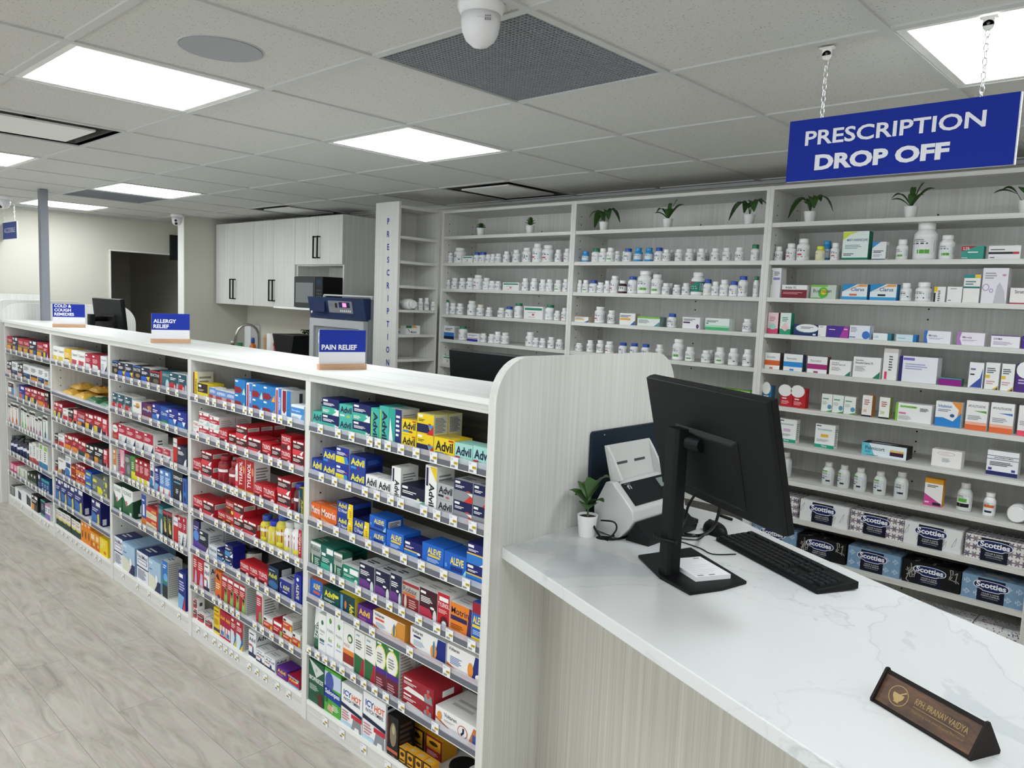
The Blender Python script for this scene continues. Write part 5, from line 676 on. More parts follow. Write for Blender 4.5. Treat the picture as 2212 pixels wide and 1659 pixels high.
# ---- stock on the bays. rows: bay, shelf (0 = top), list of (crop, x left, x right, y top, design[, options]); n = stack of n, m = m deep, k = special kind
STOCK = {
(5,0): [('A',160,255,400,'advil_teal'),('A',255,428,268,'gen_navyteal',dict(n=2)),('A',430,562,330,'advil_teal',dict(n=2)),('A',566,740,322,'gen_navyteal',dict(n=2)),('A',745,828,368,'advil_teal_v'),('A',828,925,348,'advil_teal_v'),('A',925,1052,372,'gen_navyteal_v'),('A',1054,1200,478,'advil_yellow',dict(n=2)),('A',1208,1372,420,'gen_yellow',dict(n=2,m=2)),('A',1374,1578,655,'advil_yellow'),('A',1580,1758,712,'advil_mint'),('A',1762,1956,745,'advil_mint')],
(5,1): [('A',148,262,865,'advil_blue'),('A',265,394,772,'advil_blue',dict(n=2)),('A',397,530,750,'gen_blueyellow',dict(n=2)),('A',535,692,835,'advil_blue',dict(n=2)),('A',694,810,1030,'advil_white'),('A',812,948,1070,'advil_white'),('A',952,1043,950,'advil_white_v'),('A',1048,1282,1122,'gen_black_mint'),('A',1285,1405,935,'advil_white_yv'),('A',1410,1568,1115,'advil_silver',dict(n=2)),('A',1576,1762,1075,'gen_navy_red',dict(n=2)),('A',1768,1940,1128,'gen_navy_red',dict(n=2))],
(5,2): [('B',152,266,215,'motrin'),('B',269,442,258,'motrin'),('B',448,620,200,'advil12',dict(n=2)),('B',622,795,388,'advil12'),('B',797,978,355,'aleve',dict(n=2)),('B',982,1170,515,'aleve_y'),('B',1175,1366,625,'gen_aleve'),('B',1370,1606,650,'aleve_y'),('B',1610,1853,745,'aleve'),('B',1858,2098,655,'gen_aleve',dict(n=2))],
(5,3): [('B',150,270,630,'robax_silver'),('B',273,408,680,'gen_green',dict(m=2)),('B',411,502,755,'robax_silver'),('B',506,684,888,'gen_green_low'),('B',688,850,868,'gen_purple'),('B',860,1022,945,'gen_purple'),('B',1026,1150,985,'gen_purple'),('B',1158,1338,1075,'robax_red'),('B',1343,1538,1140,'gen_maroon'),('B',1540,1670,1195,'tylenol_back'),('B',1675,1912,1295,'motrin_mb'),('B',1918,2072,1300,'aleve_red')],
(5,4): [('B',130,285,1030,'aleve_orange'),('B',288,466,1125,'advil_dkgreen'),('B',468,640,1190,'advil_dkgreen_v'),('B',668,828,1325,'advil_purple'),('C',768,1090,75,'voltaren_o'),('C',1142,1500,235,'voltaren_b'),('C',1508,1868,410,'voltaren_b2')],
(5,5): [('C',142,222,30,'tube',dict(k='tube')),('C',225,300,105,'rub_white'),('C',303,383,80,'rub_white6'),('C',386,472,150,'rub_white6'),('C',474,582,205,'muscle_white'),('C',586,686,280,'gen_rx_green'),('C',690,796,335,'gen_rx_green'),('C',800,908,365,'gen_green_circle',dict(m=2)),('C',912,1030,430,'gen_green_circle',dict(m=3)),('C',1062,1378,715,'heat_red',dict(n=2)),('C',1392,1850,1025,'voltaren_active')],
(5,6): [('C',98,282,535,'biofreeze'),('C',286,450,645,'salonpas'),('C',454,664,795,'icyhot'),('C',672,900,885,'icyhot'),('C',912,1022,1110,'black_statue'),('C',1025,1098,1440,'tiger'),('C',1101,1178,1480,'tiger'),('C',1182,1262,1530,'tiger'),('C',1266,1350,1585,'tiger'),('C',1125,1285,1200,'tiger',dict(dy=.1)),('C',1290,1460,1300,'tiger_red',dict(dy=.1)),('C',1455,1668,1500,'jar',dict(k='jar')),('C',1715,1856,1480,'lotion',dict(k='lotion'))],
(4,0): [('D4',182,272,305,'aspirin_y'),('D4',275,430,490,'gen_aspirin_y'),('D4',455,560,560,'aspirin_low'),('D4',562,728,600,'aspirin_low'),('D4',730,860,640,'aspirin_low'),('D4',865,1035,430,'gen_aspirin',dict(n=2)),('D4',1050,1140,490,'aspirin_v'),('D4',1145,1315,500,'gen_aspirin',dict(n=2)),('D4',1318,1508,535,'gen_aspirin_o',dict(n=2)),('D4',1515,1608,570,'aspirin_v'),('D4',1612,1758,600,'gen_aspirin_v'),('D4',1765,1970,830,'lowdose')],
(4,1): [('D4',190,292,1090,'tyl_white'),('D4',295,458,940,'gen_redwhite',dict(n=2)),('D4',462,618,1010,'gen_redwhite',dict(n=2,m=2)),('D4',622,748,1215,'tylenol'),('D4',770,883,1295,'gen_red'),('D4',887,1060,1160,'gen_red',dict(n=2,m=3)),('D4',1075,1280,1350,'gen_red'),('D4',1300,1440,1430,'tylenol'),('D4',1455,1600,1500,'gen_red'),('D4',1605,1762,1310,'tylenol',dict(n=2)),('D4',1790,1966,1405,'gen_red',dict(n=2))],
(4,2): [('D5',182,335,360,'tylenol'),('D5',338,500,240,'gen_red',dict(n=2)),('D5',550,672,310,'b',dict(k='redbottle')),('D5',665,800,250,'b',dict(k='whitered',dy=.07)),('D5',728,842,400,'b',dict(k='redbottle')),('D5',842,910,350,'b',dict(k='whitered')),('D5',912,1030,355,'tylenol_v'),('D5',1038,1172,385,'tylenol_v'),('D5',1175,1306,750,'tylenol'),('D5',1312,1508,800,'tylenol'),('D5',1545,1756,665,'gen_red',dict(n=2)),('D5',1765,1878,760,'b',dict(k='redblue')),('D5',1882,1952,830,'advil_dkgreen_v')],
(4,3): [('D5',205,355,955,'tylenol'),('D5',360,528,1020,'gen_red'),('D5',560,720,960,'b',dict(k='redbottle',dy=.08)),('D5',595,716,1185,'tylenol_y'),('D5',720,848,1020,'tylenol_y',dict(n=2)),('D5',852,1000,1070,'gen_red',dict(n=2,m=2)),('D5',1003,1208,1330,'gen_red'),('D6',1230,1340,80,'b',dict(k='gold')),('D6',1345,1470,165,'b',dict(k='goldwhite')),('D6',1475,1605,70,'b',dict(k='gold')),('D6',1610,1718,190,'b',dict(k='whitetyl')),('D6',1722,1876,190,'b',dict(k='whitetyl')),('D6',1880,1932,320,'tylenol_v')],
(4,4): [('D6',180,298,150,'purple_night'),('D6',300,443,320,'gen_blackpurple',dict(m=3)),('D6',452,580,555,'nytol'),('D6',583,705,610,'gen_navy_blue'),('D6',708,833,540,'gen_navy_blue',dict(n=2)),('D6',880,1090,500,'b',dict(k='pump',dy=.06)),('D6',950,1095,810,'tylenol'),('D6',1097,1235,885,'tylenol'),('D6',1238,1390,945,'tylenol'),('D6',1395,1560,880,'advil_night'),('D6',1575,1770,1090,'aleve_night'),('D6',1815,1922,1015,'aleve_night_v')],
(4,5): [('D6',180,268,700,'kids_red'),('D6',271,372,770,'kids_red'),('D6',376,460,840,'advil_kids_w'),('D6',555,650,965,'kids_orange'),('D6',655,748,1020,'kids_redgreen'),('D6',751,842,1070,'kids_redgreen'),('D6',846,937,1130,'kids_redgreen'),('D6',940,1032,1180,'kids_redgreen'),('D6',1208,1308,1295,'kids_tall'),('D7',1320,1466,430,'gen_orange_low'),('D7',1472,1625,480,'kids_redgreen_low'),('D7',1630,1780,450,'gen_orange_low',dict(n=2)),('D7',1784,1910,690,'gen_orange_low')],
(4,6): [('D7',155,268,130,'gen_red_white',dict(n=2)),('D7',272,390,375,'gen_red_white'),('D7',395,522,480,'gen_red_white'),('D7',530,625,290,'kids_yellow'),('D7',628,712,340,'kids_drops'),('D7',715,798,400,'kids_drops'),('D7',802,886,440,'kids_drops2'),('D7',890,996,500,'kids_drops2'),('D7',1088,1203,650,'advil_kids_w'),('D7',1207,1338,950,'advil_kids_w'),('D7',1342,1505,1050,'advil_kids_w'),('D7',1530,1702,1230,'advil_purple'),('D7',1712,1892,1370,'advil_pinkblue')],
(3,0): [('E1',235,384,310,'reactine'),('E1',388,555,350,'gen_allergy'),('E1',565,745,375,'gen_allergy'),('E1',752,930,425,'reactine'),('E1',936,1148,470,'gen_allergy'),('E1',1152,1385,545,'reactine_red'),('E1',1390,1615,560,'aerius'),('E1',1618,1828,600,'gen_tealred'),('E1',1832,2025,640,'gen_tealred')],
(3,1): [('E1',228,380,1065,'gen_tealred'),('E1',388,548,1115,'gen_tealred'),('E1',560,716,1165,'gen_tealred'),('E1',728,942,1265,'allegra_w'),('E1',946,1203,1310,'allegra'),('E1',1207,1398,1340,'gen_bluegreen'),('E1',1401,1594,1400,'claritin'),('E1',1598,1810,1450,'gen_bluegreen'),('E1',1814,2024,1530,'gen_bluegreen')],
(3,2): [('E2',230,395,250,'benadryl'),('E2',398,588,275,'gen_redtri'),('E2',592,800,340,'gen_redtri'),('E2',804,1005,420,'gen_redtri'),('E2',1010,1228,480,'gen_redtri'),('E2',1272,1460,800,'gen_redtri'),('E2',1470,1640,860,'gen_redtri'),('E2',1705,1798,610,'benadryl_v'),('E2',1802,2024,790,'gen_navy_white')],
(3,3): [('E2',215,340,850,'orange_box'),('E2',430,540,870,'pink'),('E2',543,698,990,'grey_green'),('E2',701,793,1040,'green_yellow'),('E2',796,895,1100,'gen_redyellow'),('E2',898,1000,1140,'gen_redyellow'),('E2',1004,1140,1190,'gen_redyellow'),('E2',1150,1235,1170,'white_blue'),('E2',1265,1378,1300,'gen_navyblue'),('E2',1382,1500,1350,'gen_ltblue'),('E2',1505,1638,1400,'gen_ltblue'),('E3',1700,1930,-60,'defence'),('E3',1935,2024,140,'blue_drop')],
(3,4): [('E3',262,475,250,'flonase'),('E3',490,735,345,'flonase'),('E3',945,1055,510,'otri_blue'),('E3',1060,1308,800,'redyellow_low',dict(n=2)),('E3',1318,1455,765,'aerius'),('E3',1458,1560,880,'blackyellow'),('E3',1563,1680,920,'blackyellow'),('E3',1715,1818,1040,'benadryl_v'),('E3',1825,1945,1025,'gen_redtri'),('E3',1948,2024,1070,'gen_redtri')],
(3,6): [('E4',240,490,140,'neilmed'),('E4',495,780,320,'gen_paleblue',dict(m=2)),('E4',835,1100,520,'neilmed'),('E4',1110,1400,700,'gen_paleblue'),('E4',1450,1570,760,'blue_spray'),('E4',1830,2005,1010,'gen_navyblue')],
(2,0): [('F5',205,370,250,'cepacol_y'),('F5',373,565,290,'cepacol_y'),('F5',568,785,330,'gen_loz_y'),('F5',800,1005,385,'cepacol_r'),('F5',1010,1235,435,'cepacol_r'),('F5',1240,1450,480,'gen_loz_r'),('F5',1455,1700,520,'gen_loz_r'),('F5',1725,1922,570,'strepsil')],
(2,2): [('F6',175,380,220,'gen_coldred'),('F6',385,520,300,'gen_coldred'),('F6',525,690,460,'white_red'),('F6',695,860,480,'gen_blackred'),('F6',863,985,500,'gen_redpink'),('F6',988,1240,540,'tylenol_cold'),('F6',1245,1510,600,'gen_coldred'),('F6',1520,1780,670,'gen_coldred'),('F6',1785,1935,790,'gen_redpink')],
(2,3): [('F6',215,375,1240,'gen_blackred'),('F6',378,575,1265,'white_red'),('F6',585,830,1270,'gen_redorange'),('F6',833,1018,1350,'gen_redorange'),('F6',1022,1262,1480,'gen_redgreen'),('F7',1265,1515,-30,'gen_blackorange'),('F7',1530,1810,40,'gen_blackorange'),('F7',1820,1940,150,'gen_redpink')],
(2,4): [('F7',195,370,460,'gen_blackred'),('F7',375,605,400,'buckleys_w'),('F7',612,778,340,'white_blue'),('F7',785,932,620,'hot_red',dict(n=2)),('F7',940,1090,590,'gen_redorange',dict(n=2)),('F7',1095,1235,660,'gen_redorange',dict(n=2)),('F7',1238,1440,800,'hot_blue',dict(n=2)),('F7',1460,1810,960,'hot_grey'),('F7',1815,1940,1000,'hot_grey',dict(n=2))],
(2,5): [('F7',255,462,1000,'gen_navyyellow'),('F7',466,662,1110,'gen_navyyellow'),('F7',666,890,1230,'gen_navyyellow'),('F7',894,1160,1330,'gen_navyyellow'),('F8',620,740,95,'gen_navyyellow')],
(2,6): [('F8',92,158,210,'herbal'),('F8',162,219,255,'herbal'),('F8',222,275,290,'herbal'),('F8',278,334,320,'herbal'),('F8',345,404,370,'herbal'),('F8',407,470,410,'herbal'),('F8',472,513,410,'orange_bar'),('F8',516,558,430,'orange_bar'),('F8',561,602,450,'orange_bar'),('F8',605,670,545,'orange_tea'),('F8',673,725,590,'orange_tea'),('F8',730,838,625,'yellow_tea')],
(1,0): [('H1',160,280,165,'tylc'),('H1',284,402,180,'gen_navyyel'),('H1',408,530,210,'tylc'),('H1',534,665,240,'tylc'),('H1',669,835,260,'gen_navyyel'),('H1',840,985,300,'tylc'),('H1',989,1094,330,'gen_coldred')],
(1,1): [('H1',160,265,730,'gen_blackwhite'),('H1',268,400,745,'gen_whitenavy'),('H1',403,520,800,'gen_blackwhite'),('H1',525,690,800,'gen_whitenavy'),('H1',695,860,850,'gen_whiteorange'),('H1',865,1013,890,'gen_whitenavy'),('H1',1017,1100,960,'gen_whiteorange')],
(1,2): [('H2',190,320,235,'robit_w'),('H2',435,570,330,'gen_blueorange'),('H2',573,705,375,'gen_coldred'),('H2',709,855,410,'gen_coldred'),('H2',860,1018,460,'gen_redorange'),('H2',1023,1108,490,'gen_blackred')],
(1,3): [('H2',190,238,755,'tb_red'),('H2',242,325,715,'tb_orange'),('H2',328,415,740,'tb_red'),('H2',478,543,810,'tb_green'),('H3',546,608,10,'tb_green'),('H3',611,662,130,'tb_red'),('H3',670,735,60,'tb_purple'),('H3',738,800,80,'tb_purple'),('H3',803,858,220,'tb_purple'),('H3',870,950,200,'tb_purple'),('H3',980,1080,165,'tb_teal')],
(1,4): [('H3',220,265,640,'b',dict(k='syrup')),('H3',268,345,640,'b',dict(k='syrup')),('H3',350,430,730,'b',dict(k='syrup')),('H3',434,474,700,'b',dict(k='syrup')),('H3',477,560,720,'b',dict(k='syrup')),('H3',563,655,760,'b',dict(k='syrupgreen')),('H3',660,735,810,'inh_r'),('H3',738,820,790,'inh_r'),('H3',823,878,900,'inh_r'),('H3',881,965,810,'inh_b'),('H3',970,1080,860,'inh_b')],
(1,5): [('H4',230,310,400,'pink'),('H4',315,385,450,'pink'),('H4',390,505,490,'wgreen'),('H4',508,618,545,'wgreen'),('H4',622,690,610,'dkgreen'),('H4',693,760,640,'dkgreen'),('H4',763,830,680,'dkgreen'),('H4',858,940,650,'navy_p'),('H4',945,1000,760,'navyteal_s'),('H4',1003,1060,800,'navyteal_s'),('H4',1063,1122,830,'navyteal_s')],
(1,6): [('H5',230,335,180,'grey_dev'),('H5',340,490,220,'white_dev'),('H5',493,715,290,'white_dev'),('H5',718,860,380,'gen_blackorange'),('H5',925,1024,500,'navy_teal'),('H5',1027,1086,600,'pinkw'),('H5',1089,1140,630,'pinkw')],
}
def bottle_obj(name, r, h, kind, label, cat, group, loc, rz=0.0):
    t = thing(name, label, cat, loc, rz, group); ch = h*(0.2 if h < .12 else .16)
    def patch(m, R, a0, z0, a1, z1, col):
        n = 5; m.face
        for q in range(n):
            A = math.radians(a0+(a1-a0)*q/n); B = math.radians(a0+(a1-a0)*(q+1)/n)
            m.face([(R*math.cos(A), R*math.sin(A), z0), (R*math.cos(B), R*math.sin(B), z0), (R*math.cos(B), R*math.sin(B), z1), (R*math.cos(A), R*math.sin(A), z1)], col)
    m = MB('moulded_plastic'); c = MB('moulded_plastic'); bh = h-ch
    k = kind
    body = {'redbottle': '8c1420', 'whitered': 'f0f0ee', 'redblue': '4a1018', 'gold': 'd8c83a', 'goldwhite': 'd8c83a', 'whitetyl': 'f0f0ee', 'pump': '14161c', 'syrup': '16182c', 'syrupgreen': '12302a'}.get(k, 'f0f1f0')
    cap = {'redbottle': '9c1c28', 'whitered': 'b8182c', 'redblue': '2434a8', 'gold': '2c4ca0', 'goldwhite': '2434c8', 'whitetyl': 'd8d8d4', 'syrup': '1c2c2c', 'syrupgreen': '1c2c2c', 'pump': '3a3c40'}.get(k, 'f2f2f1')
    m.lathe([(r*.9, 0), (r, h*.03), (r, bh*.8), (r*.93, bh*.88), (r*.66, bh*.96), (r*.6, bh)], 18, body)
    if k in ('redbottle', 'redblue', 'whitered', 'gold', 'goldwhite', 'whitetyl', 'syrup', 'syrupgreen', 'pump'):
        lb = {'redbottle': 'a81c2a', 'redblue': 'a81c2a', 'whitered': '6c1c24', 'gold': 'a8202c', 'goldwhite': 'e8dcd8', 'whitetyl': 'a8202c', 'syrup': '24409c', 'syrupgreen': '2c8c4c', 'pump': '1c2030'}[k]
        patch(m, r*1.01, -150, h*.1, 20, h*.62, lb)
        if k in ('redbottle', 'gold', 'whitetyl', 'redblue'): patch(m, r*1.02, -130, h*.44, -20, h*.54, 'f2ecec')
        if k in ('gold', 'goldwhite', 'whitetyl'): patch(m, r*1.022, -100, h*.12, -40, h*.24, 'e0d83a')
        if k == 'pump': patch(m, r*1.02, -70, h*.12, 0, h*.6, 'd8d4cc')
        if k == 'whitered': patch(m, r*1.02, -130, h*.15, -20, h*.3, 'd83040')
        if k.startswith('syrup'): patch(m, r*1.02, -130, h*.4, -30, h*.56, 'dfe3ee')
    m.build('body', t)
    R = r*(.72 if k != 'whitetyl' else .8)
    c.lathe([(R*.95, bh-.001), (R, bh+.001), (R, h-.003), (R*.93, h)], 18, cap)
    if k == 'pump': c.tube([(0, 0, h), (0, 0, h+.02), (-.02, -.015, h+.022)], .004, '3a3c40')
    c.build('cap', t); return t
BAYK = {5: ('pain_relief_carton', 'pain relief box'), 4: ('family_remedy_carton', 'medicine box'), 3: ('allergy_remedy_carton', 'allergy medicine box'), 2: ('cold_remedy_carton', 'cold medicine box'), 1: ('cough_remedy_carton', 'cough medicine box')}
def ordinal(n, N_): return 'last' if False else NUM[n]
for (b_, s_), items in STOCK.items():
    last = s_ == 6; zs = (BASE[b_] if last else LV[b_][s_]+.016)+.0004; hi = 1.325 if s_ == 0 else (LV[b_][s_-1] if not last else LV[b_][-1])-.004
    x_lo = BX[b_-1]+.019; x_hi = BX[b_]-.019; rows = []
    for it in items:
        o = it[5] if len(it) > 5 else {}; Yp = YP+o.get('dy', 0)
        a = on_y(*px(it[0], it[1], it[3]), Yp); c_ = on_y(*px(it[0], it[2], it[3]), Yp); rows.append([a.x, c_.x, min(a.z, hi), it[4], o, Yp])
    rows.sort(key=lambda r: r[0]); prev = {}; shelf = ('bottom' if last else ORD[s_]); tot = len(rows); grp = 'stock on the %s shelf of the %s' % (shelf, BAYN[b_])
    for q, r in enumerate(rows):
        lane = 0 if r[4].get('dy', 0) == 0 else 1
        x0 = max(r[0], prev.get(lane, x_lo)+.0012); x1 = min(max(r[1], x0+.012), x_hi); prev[lane] = x1
        if x1-x0 < .006: continue
        pos = '%s from left, %s shelf, %s' % (NUM[q], shelf, BAYN[b_]); k = r[4].get('k'); h = r[2]-zs
        if k:
            rad = (x1-x0)/2; cx = (x0+x1)/2; cy = r[5]+rad+.001
            KL = {'redbottle': 'dark red pill bottle', 'whitered': 'white pill bottle with red cap', 'redblue': 'red pill bottle with blue cap', 'gold': 'yellow gel capsule bottle with blue lid', 'goldwhite': 'yellow bottle with bright blue cap', 'whitetyl': 'white bottle with red label', 'pump': 'black pump bottle', 'syrup': 'dark navy syrup bottle', 'syrupgreen': 'dark green syrup bottle'}
            if k in KL: bottle_obj('medicine_bottle', rad, h if h > .03 else .08, k, KL[k]+', '+pos, 'bottle', grp, (cx, cy, zs))
            elif k == 'tube':
                t = thing('cream_tube', 'dark green squeeze tube with silver folded top, '+pos, 'tube', (cx, cy, zs), 0, grp); m = MB('moulded_plastic'); n = 16; V = []
                for i in range(7):
                    f = i/6; rx = rad*(.86+.16*f)*1.0; ry = rad*.8*(1-f*.92)
                    V += [(rx*math.cos(2*math.pi*g/n), ry*math.sin(2*math.pi*g/n), .02+f*(h-.05)) for g in range(n)]
                m.mesh(V, [(i*n+g, i*n+(g+1) % n, (i+1)*n+(g+1) % n, (i+1)*n+g) for i in range(6) for g in range(n)], '1c6440', smooth=True)
                m.text('BIOFREEZE', lambda u, v: (-rad*.3+u*rad*.9, -rad*.86+v*rad*.62, .05+v*(h*.6)), 0, 0, 1, 1, 'e8ece8', .02, vert=-1); m.build('body', t)
                m = MB('moulded_plastic'); m.lathe([(rad*.8, 0), (rad*.85, .004), (rad*.85, .02), (rad*.8, .022)], 16, '155434'); m.build('cap', t)
                m = MB('foil'); m.mesh([(-rad*1.1, -.002, h), (rad*1.3, -.002, h-.02), (0, -rad*.95, h-.075), (0, -rad*.5, h-.05)], [(0, 2, 1), (0, 3, 2), (3, 1, 2), (0, 1, 3)], 'd8dcda'); m.build('folded_top', t)
            elif k == 'jar':
                rad = .045; cy = r[5]+.05
                t = thing('cream_jar', 'glossy black round jar, '+pos, 'jar', (cx, cy, zs), 0, grp); m = MB('moulded_plastic'); m.lathe([(rad*.96, 0), (rad, .004), (rad, .05), (rad*.9, .055)], 28, 'd8dcd8'); m.build('body', t)
                m = MB('black_plastic'); m.lathe([(rad*1.04, .05), (rad*1.05, .053), (rad*1.05, .085), (rad, .09)], 28, '0c0c0e'); m.build('lid', t)
            elif k == 'lotion':
                rad = .04; cy = r[5]+.05; cx = min(cx, x_hi-.045)
                t = thing('lotion_jar', 'white round lotion pot with blue band, '+pos, 'jar', (cx, cy, zs), 0, grp); m = MB('moulded_plastic'); m.lathe([(rad*.96, 0), (rad, .004), (rad, .03, '2c4c9c'), (rad, .05, '2c4c9c'), (rad, .06, 'eeeeee'), (rad*.95, .065)], 28, 'eeeeee'); m.build('body', t)
                m = MB('moulded_plastic'); m.lathe([(rad*1.03, .06), (rad*1.04, .063), (rad*1.04, .095), (rad, .1)], 28, 'f0f0f0'); m.build('lid', t)
            continue
        n = r[4].get('n', 1); mm = r[4].get('m', 1); look = DS[r[3]][3]; dp = min(.14, max(.035, (x1-x0)*.8)) if h/n < .1 else .075
        if r[3] in ('gen_yellow', 'gen_red') and mm > 1: dp = .06
        if r[3] in ('gen_paleblue', 'neilmed', 'flonase', 'gen_navyyellow'): dp = .11
        for d_ in range(mm):
            for s2 in range(n):
                if d_ and s2 < n-1 and d_ == 2: pass
                wd = ('upper ' if s2 == n-1 else 'lower ') if n > 1 else ''
                bk = ('' if d_ == 0 else ('behind, ' if d_ == 1 else 'rearmost, '))
                lb = wd+look+', '+bk+pos
                carton(r[3], x0, x1, zs+h/n*s2+.0003*s2, zs+h/n*(s2+1)-.0003, r[5]+d_*(dp+.002), dp, lb, grp, *BAYK[b_])
# ---- yellow and green lozenge bags lying on the second shelf of bay 2
zs = LV[2][1]+.0165
def bag(x, y, z, w_, d_, h, rz, c1, c2, lb):
    m = MB('foil'); nx, ny = 14, 10; V = []; random.seed(int(x*1000) ^ int(y*999))
    for i in range(nx+1):
        for j in range(ny+1):
            u, v = i/nx, j/ny; prof = (max(0, math.sin(math.pi*min(max((u-.06)/.88, 0), 1)))*math.sin(math.pi*v))**.45
            V.append(((u-.5)*w_, (v-.5)*d_, h*prof*(0.85+.3*random.random())+.001))
    nV = len(V); V += [(a, b2, .0) for a, b2, c in V]; g = lambda i, j: i*(ny+1)+j
    for i in range(nx):
        for j in range(ny):
            u = (i+.5)/nx; v = (j+.5)/ny
            col = c1 if (abs(u-.5) > .16 or abs(v-.5) > .22) else c2
            m.mesh([V[g(i, j)], V[g(i+1, j)], V[g(i+1, j+1)], V[g(i, j+1)]], [(0, 1, 2, 3)], col, smooth=True)
    m.mesh([V[nV+g(0, 0)], V[nV+g(0, ny)], V[nV+g(nx, ny)], V[nV+g(nx, 0)]], [(0, 1, 2, 3)], c1)
    o = m.build('lozenge_bag', None, loc=(x, y, z)); o.rotation_euler = (0, 0, rz); return tag(o, lb, 'lozenge bag', 'lozenge bags in the second farthest bay')
bb = [(-5.40, 1.68, 0, 'e3b13c', 'c8742c', 'front left yellow lozenge bag'), (-5.18, 1.68, 0, 'e6b640', 'd8903a', 'yellow lozenge bag beside the front left one'), (-5.40, 1.81, 0, 'd9a234', 'b06a28', 'rear left yellow lozenge bag'), (-5.18, 1.81, 0, 'dba536', '7c4a28', 'rear yellow lozenge bag in the middle of the shelf'), (-5.38, 1.72, .034, 'e8b840', 'd8903a', 'yellow lozenge bag on top of the left pile'), (-5.17, 1.76, .034, 'dea838', '8c3c24', 'yellow lozenge bag on top of the middle pile'), (-4.96, 1.81, 0, 'd29c30', '8a5a28', 'rear right yellow lozenge bag'), (-4.95, 1.67, 0, '1f6c44', 'd8d8b0', 'green lozenge bag at front right'), (-4.72, 1.67, 0, '2c8058', 'c8ccb8', 'green lozenge bag in the right front corner'), (-4.74, 1.81, 0, 'c8942c', '7c4a28', 'yellow lozenge bag in the right rear corner')]
for x, y, dz, c1, c2, lb in bb: bag(x, y, zs+dz, .205, .12, .032, 0.0, c1, c2, lb+', second shelf, second farthest bay')
# ---- price tags: below the left edge of each product face
random.seed(3)
for (b_, s_), items in STOCK.items():
    t, rails, kb, ox = UNITS[b_]; last = s_ == 6; used = []
    par = kb if last else rails[s_]; z = (BASE[b_]-.055) if last else LV[b_][s_]+.0015
    for it in items:
        if len(it) > 5 and it[5].get('dy'): continue
        x = on_y(*px(it[0], it[1], it[3]), YP).x+.018
        if any(abs(x-u) < .037 for u in used) or x > BX[b_]-.04 or x < BX[b_-1]+.036: continue
        used.append(x); price_tag(x-ox, z, par, .0022 if last else -.0068)
# ================================================================ wall shelving
SY0 = 3.55; SHZ = [2.09, 1.913, 1.738, 1.565, 1.394, 1.222, 1.048, .873, .695, .527, .33]
SECT = {'left': (-4.035, -2.888), 'middle': (-2.888, -1.693), 'right': (-1.693, -.497)}
def wall_unit(nm, x0, x1, label):
    t = thing('wall_shelf_unit', label, 'wall shelf', ((x0+x1)/2, SY0, 0), 0, 'tall wall shelving sections'); hw = (x1-x0)/2; T = .018
    for s in (-1, 1):
        m = MB('laminate'); a = -hw+.0005 if s < 0 else hw-T-.0005; m.box((a, 0, 0), (a+T, .335, 2.262)); X = a+T if s < 0 else a
        z = .2
        while z < 2.2:
            for yy in (.05, .27): m.box((X-.0006, yy-.003, z), (X+.0006, yy+.003, z+.006), '25231f', 'matte')
            z += .047
        m.build('side_panel', t)
    m = MB('laminate'); m.box((-hw+T, .322, 0), (hw-T, .334, 2.262))
    z = .25
    while z < 2.2:
        m.box((.05-.0035, .3212, z), (.05+.0035, .322, z+.007), '25231f', 'matte'); z += .047 if int(z*100) % 3 else .094
    m.build('back_panel', t)
    obox('top_board', (-hw+T, .001, 2.244), (hw-T, .322, 2.262), 'ffffff', 'laminate_flat', t)
    obox('plinth', (-hw+T, .03, 0), (hw-T, .045, .1), 'ffffff', 'laminate_flat', t)
    for z in SHZ+[.1]: obox('shelf', (-hw+T+.0008, .004, z-.02), (hw-T-.0008, .3215, z), 'ffffff', 'laminate_flat', t)
wall_unit('left', *SECT['left'], 'left section of the tall wall shelving, beside the narrow corner shelf')
wall_unit('middle', *SECT['middle'], 'middle section of the tall wall shelving, mostly white pill bottles')
wall_unit('right', *SECT['right'], 'right section of the tall wall shelving, with tissue boxes low down')
_bk = {}
LOOKB = {'w': 'white pill bottle', 'wk': 'white pill bottle with black label bars', 'wr': 'white pill bottle with red label patch', 'wb': 'white pill bottle with navy label band', 'wg': 'white pill bottle with green label patch', 'B': 'white pill bottle with dark blue cap', 'C': 'light blue pill bottle', 'G': 'white pill bottle with green cap', 'Y': 'yellow capped pill bottle', 'K': 'dark brown bottle with white cap', 'N': 'white pill bottle with cream cap', 'BY': 'blue capped bottle with yellow base band', 'GL': 'white bottle with green and red label', 'M': 'milky liquid bottle with green label mark', 'MW': 'milky liquid bottle with grey label', 'JG': 'milky ridged bottle with green label', 'JO': 'white ridged bottle with orange label'}
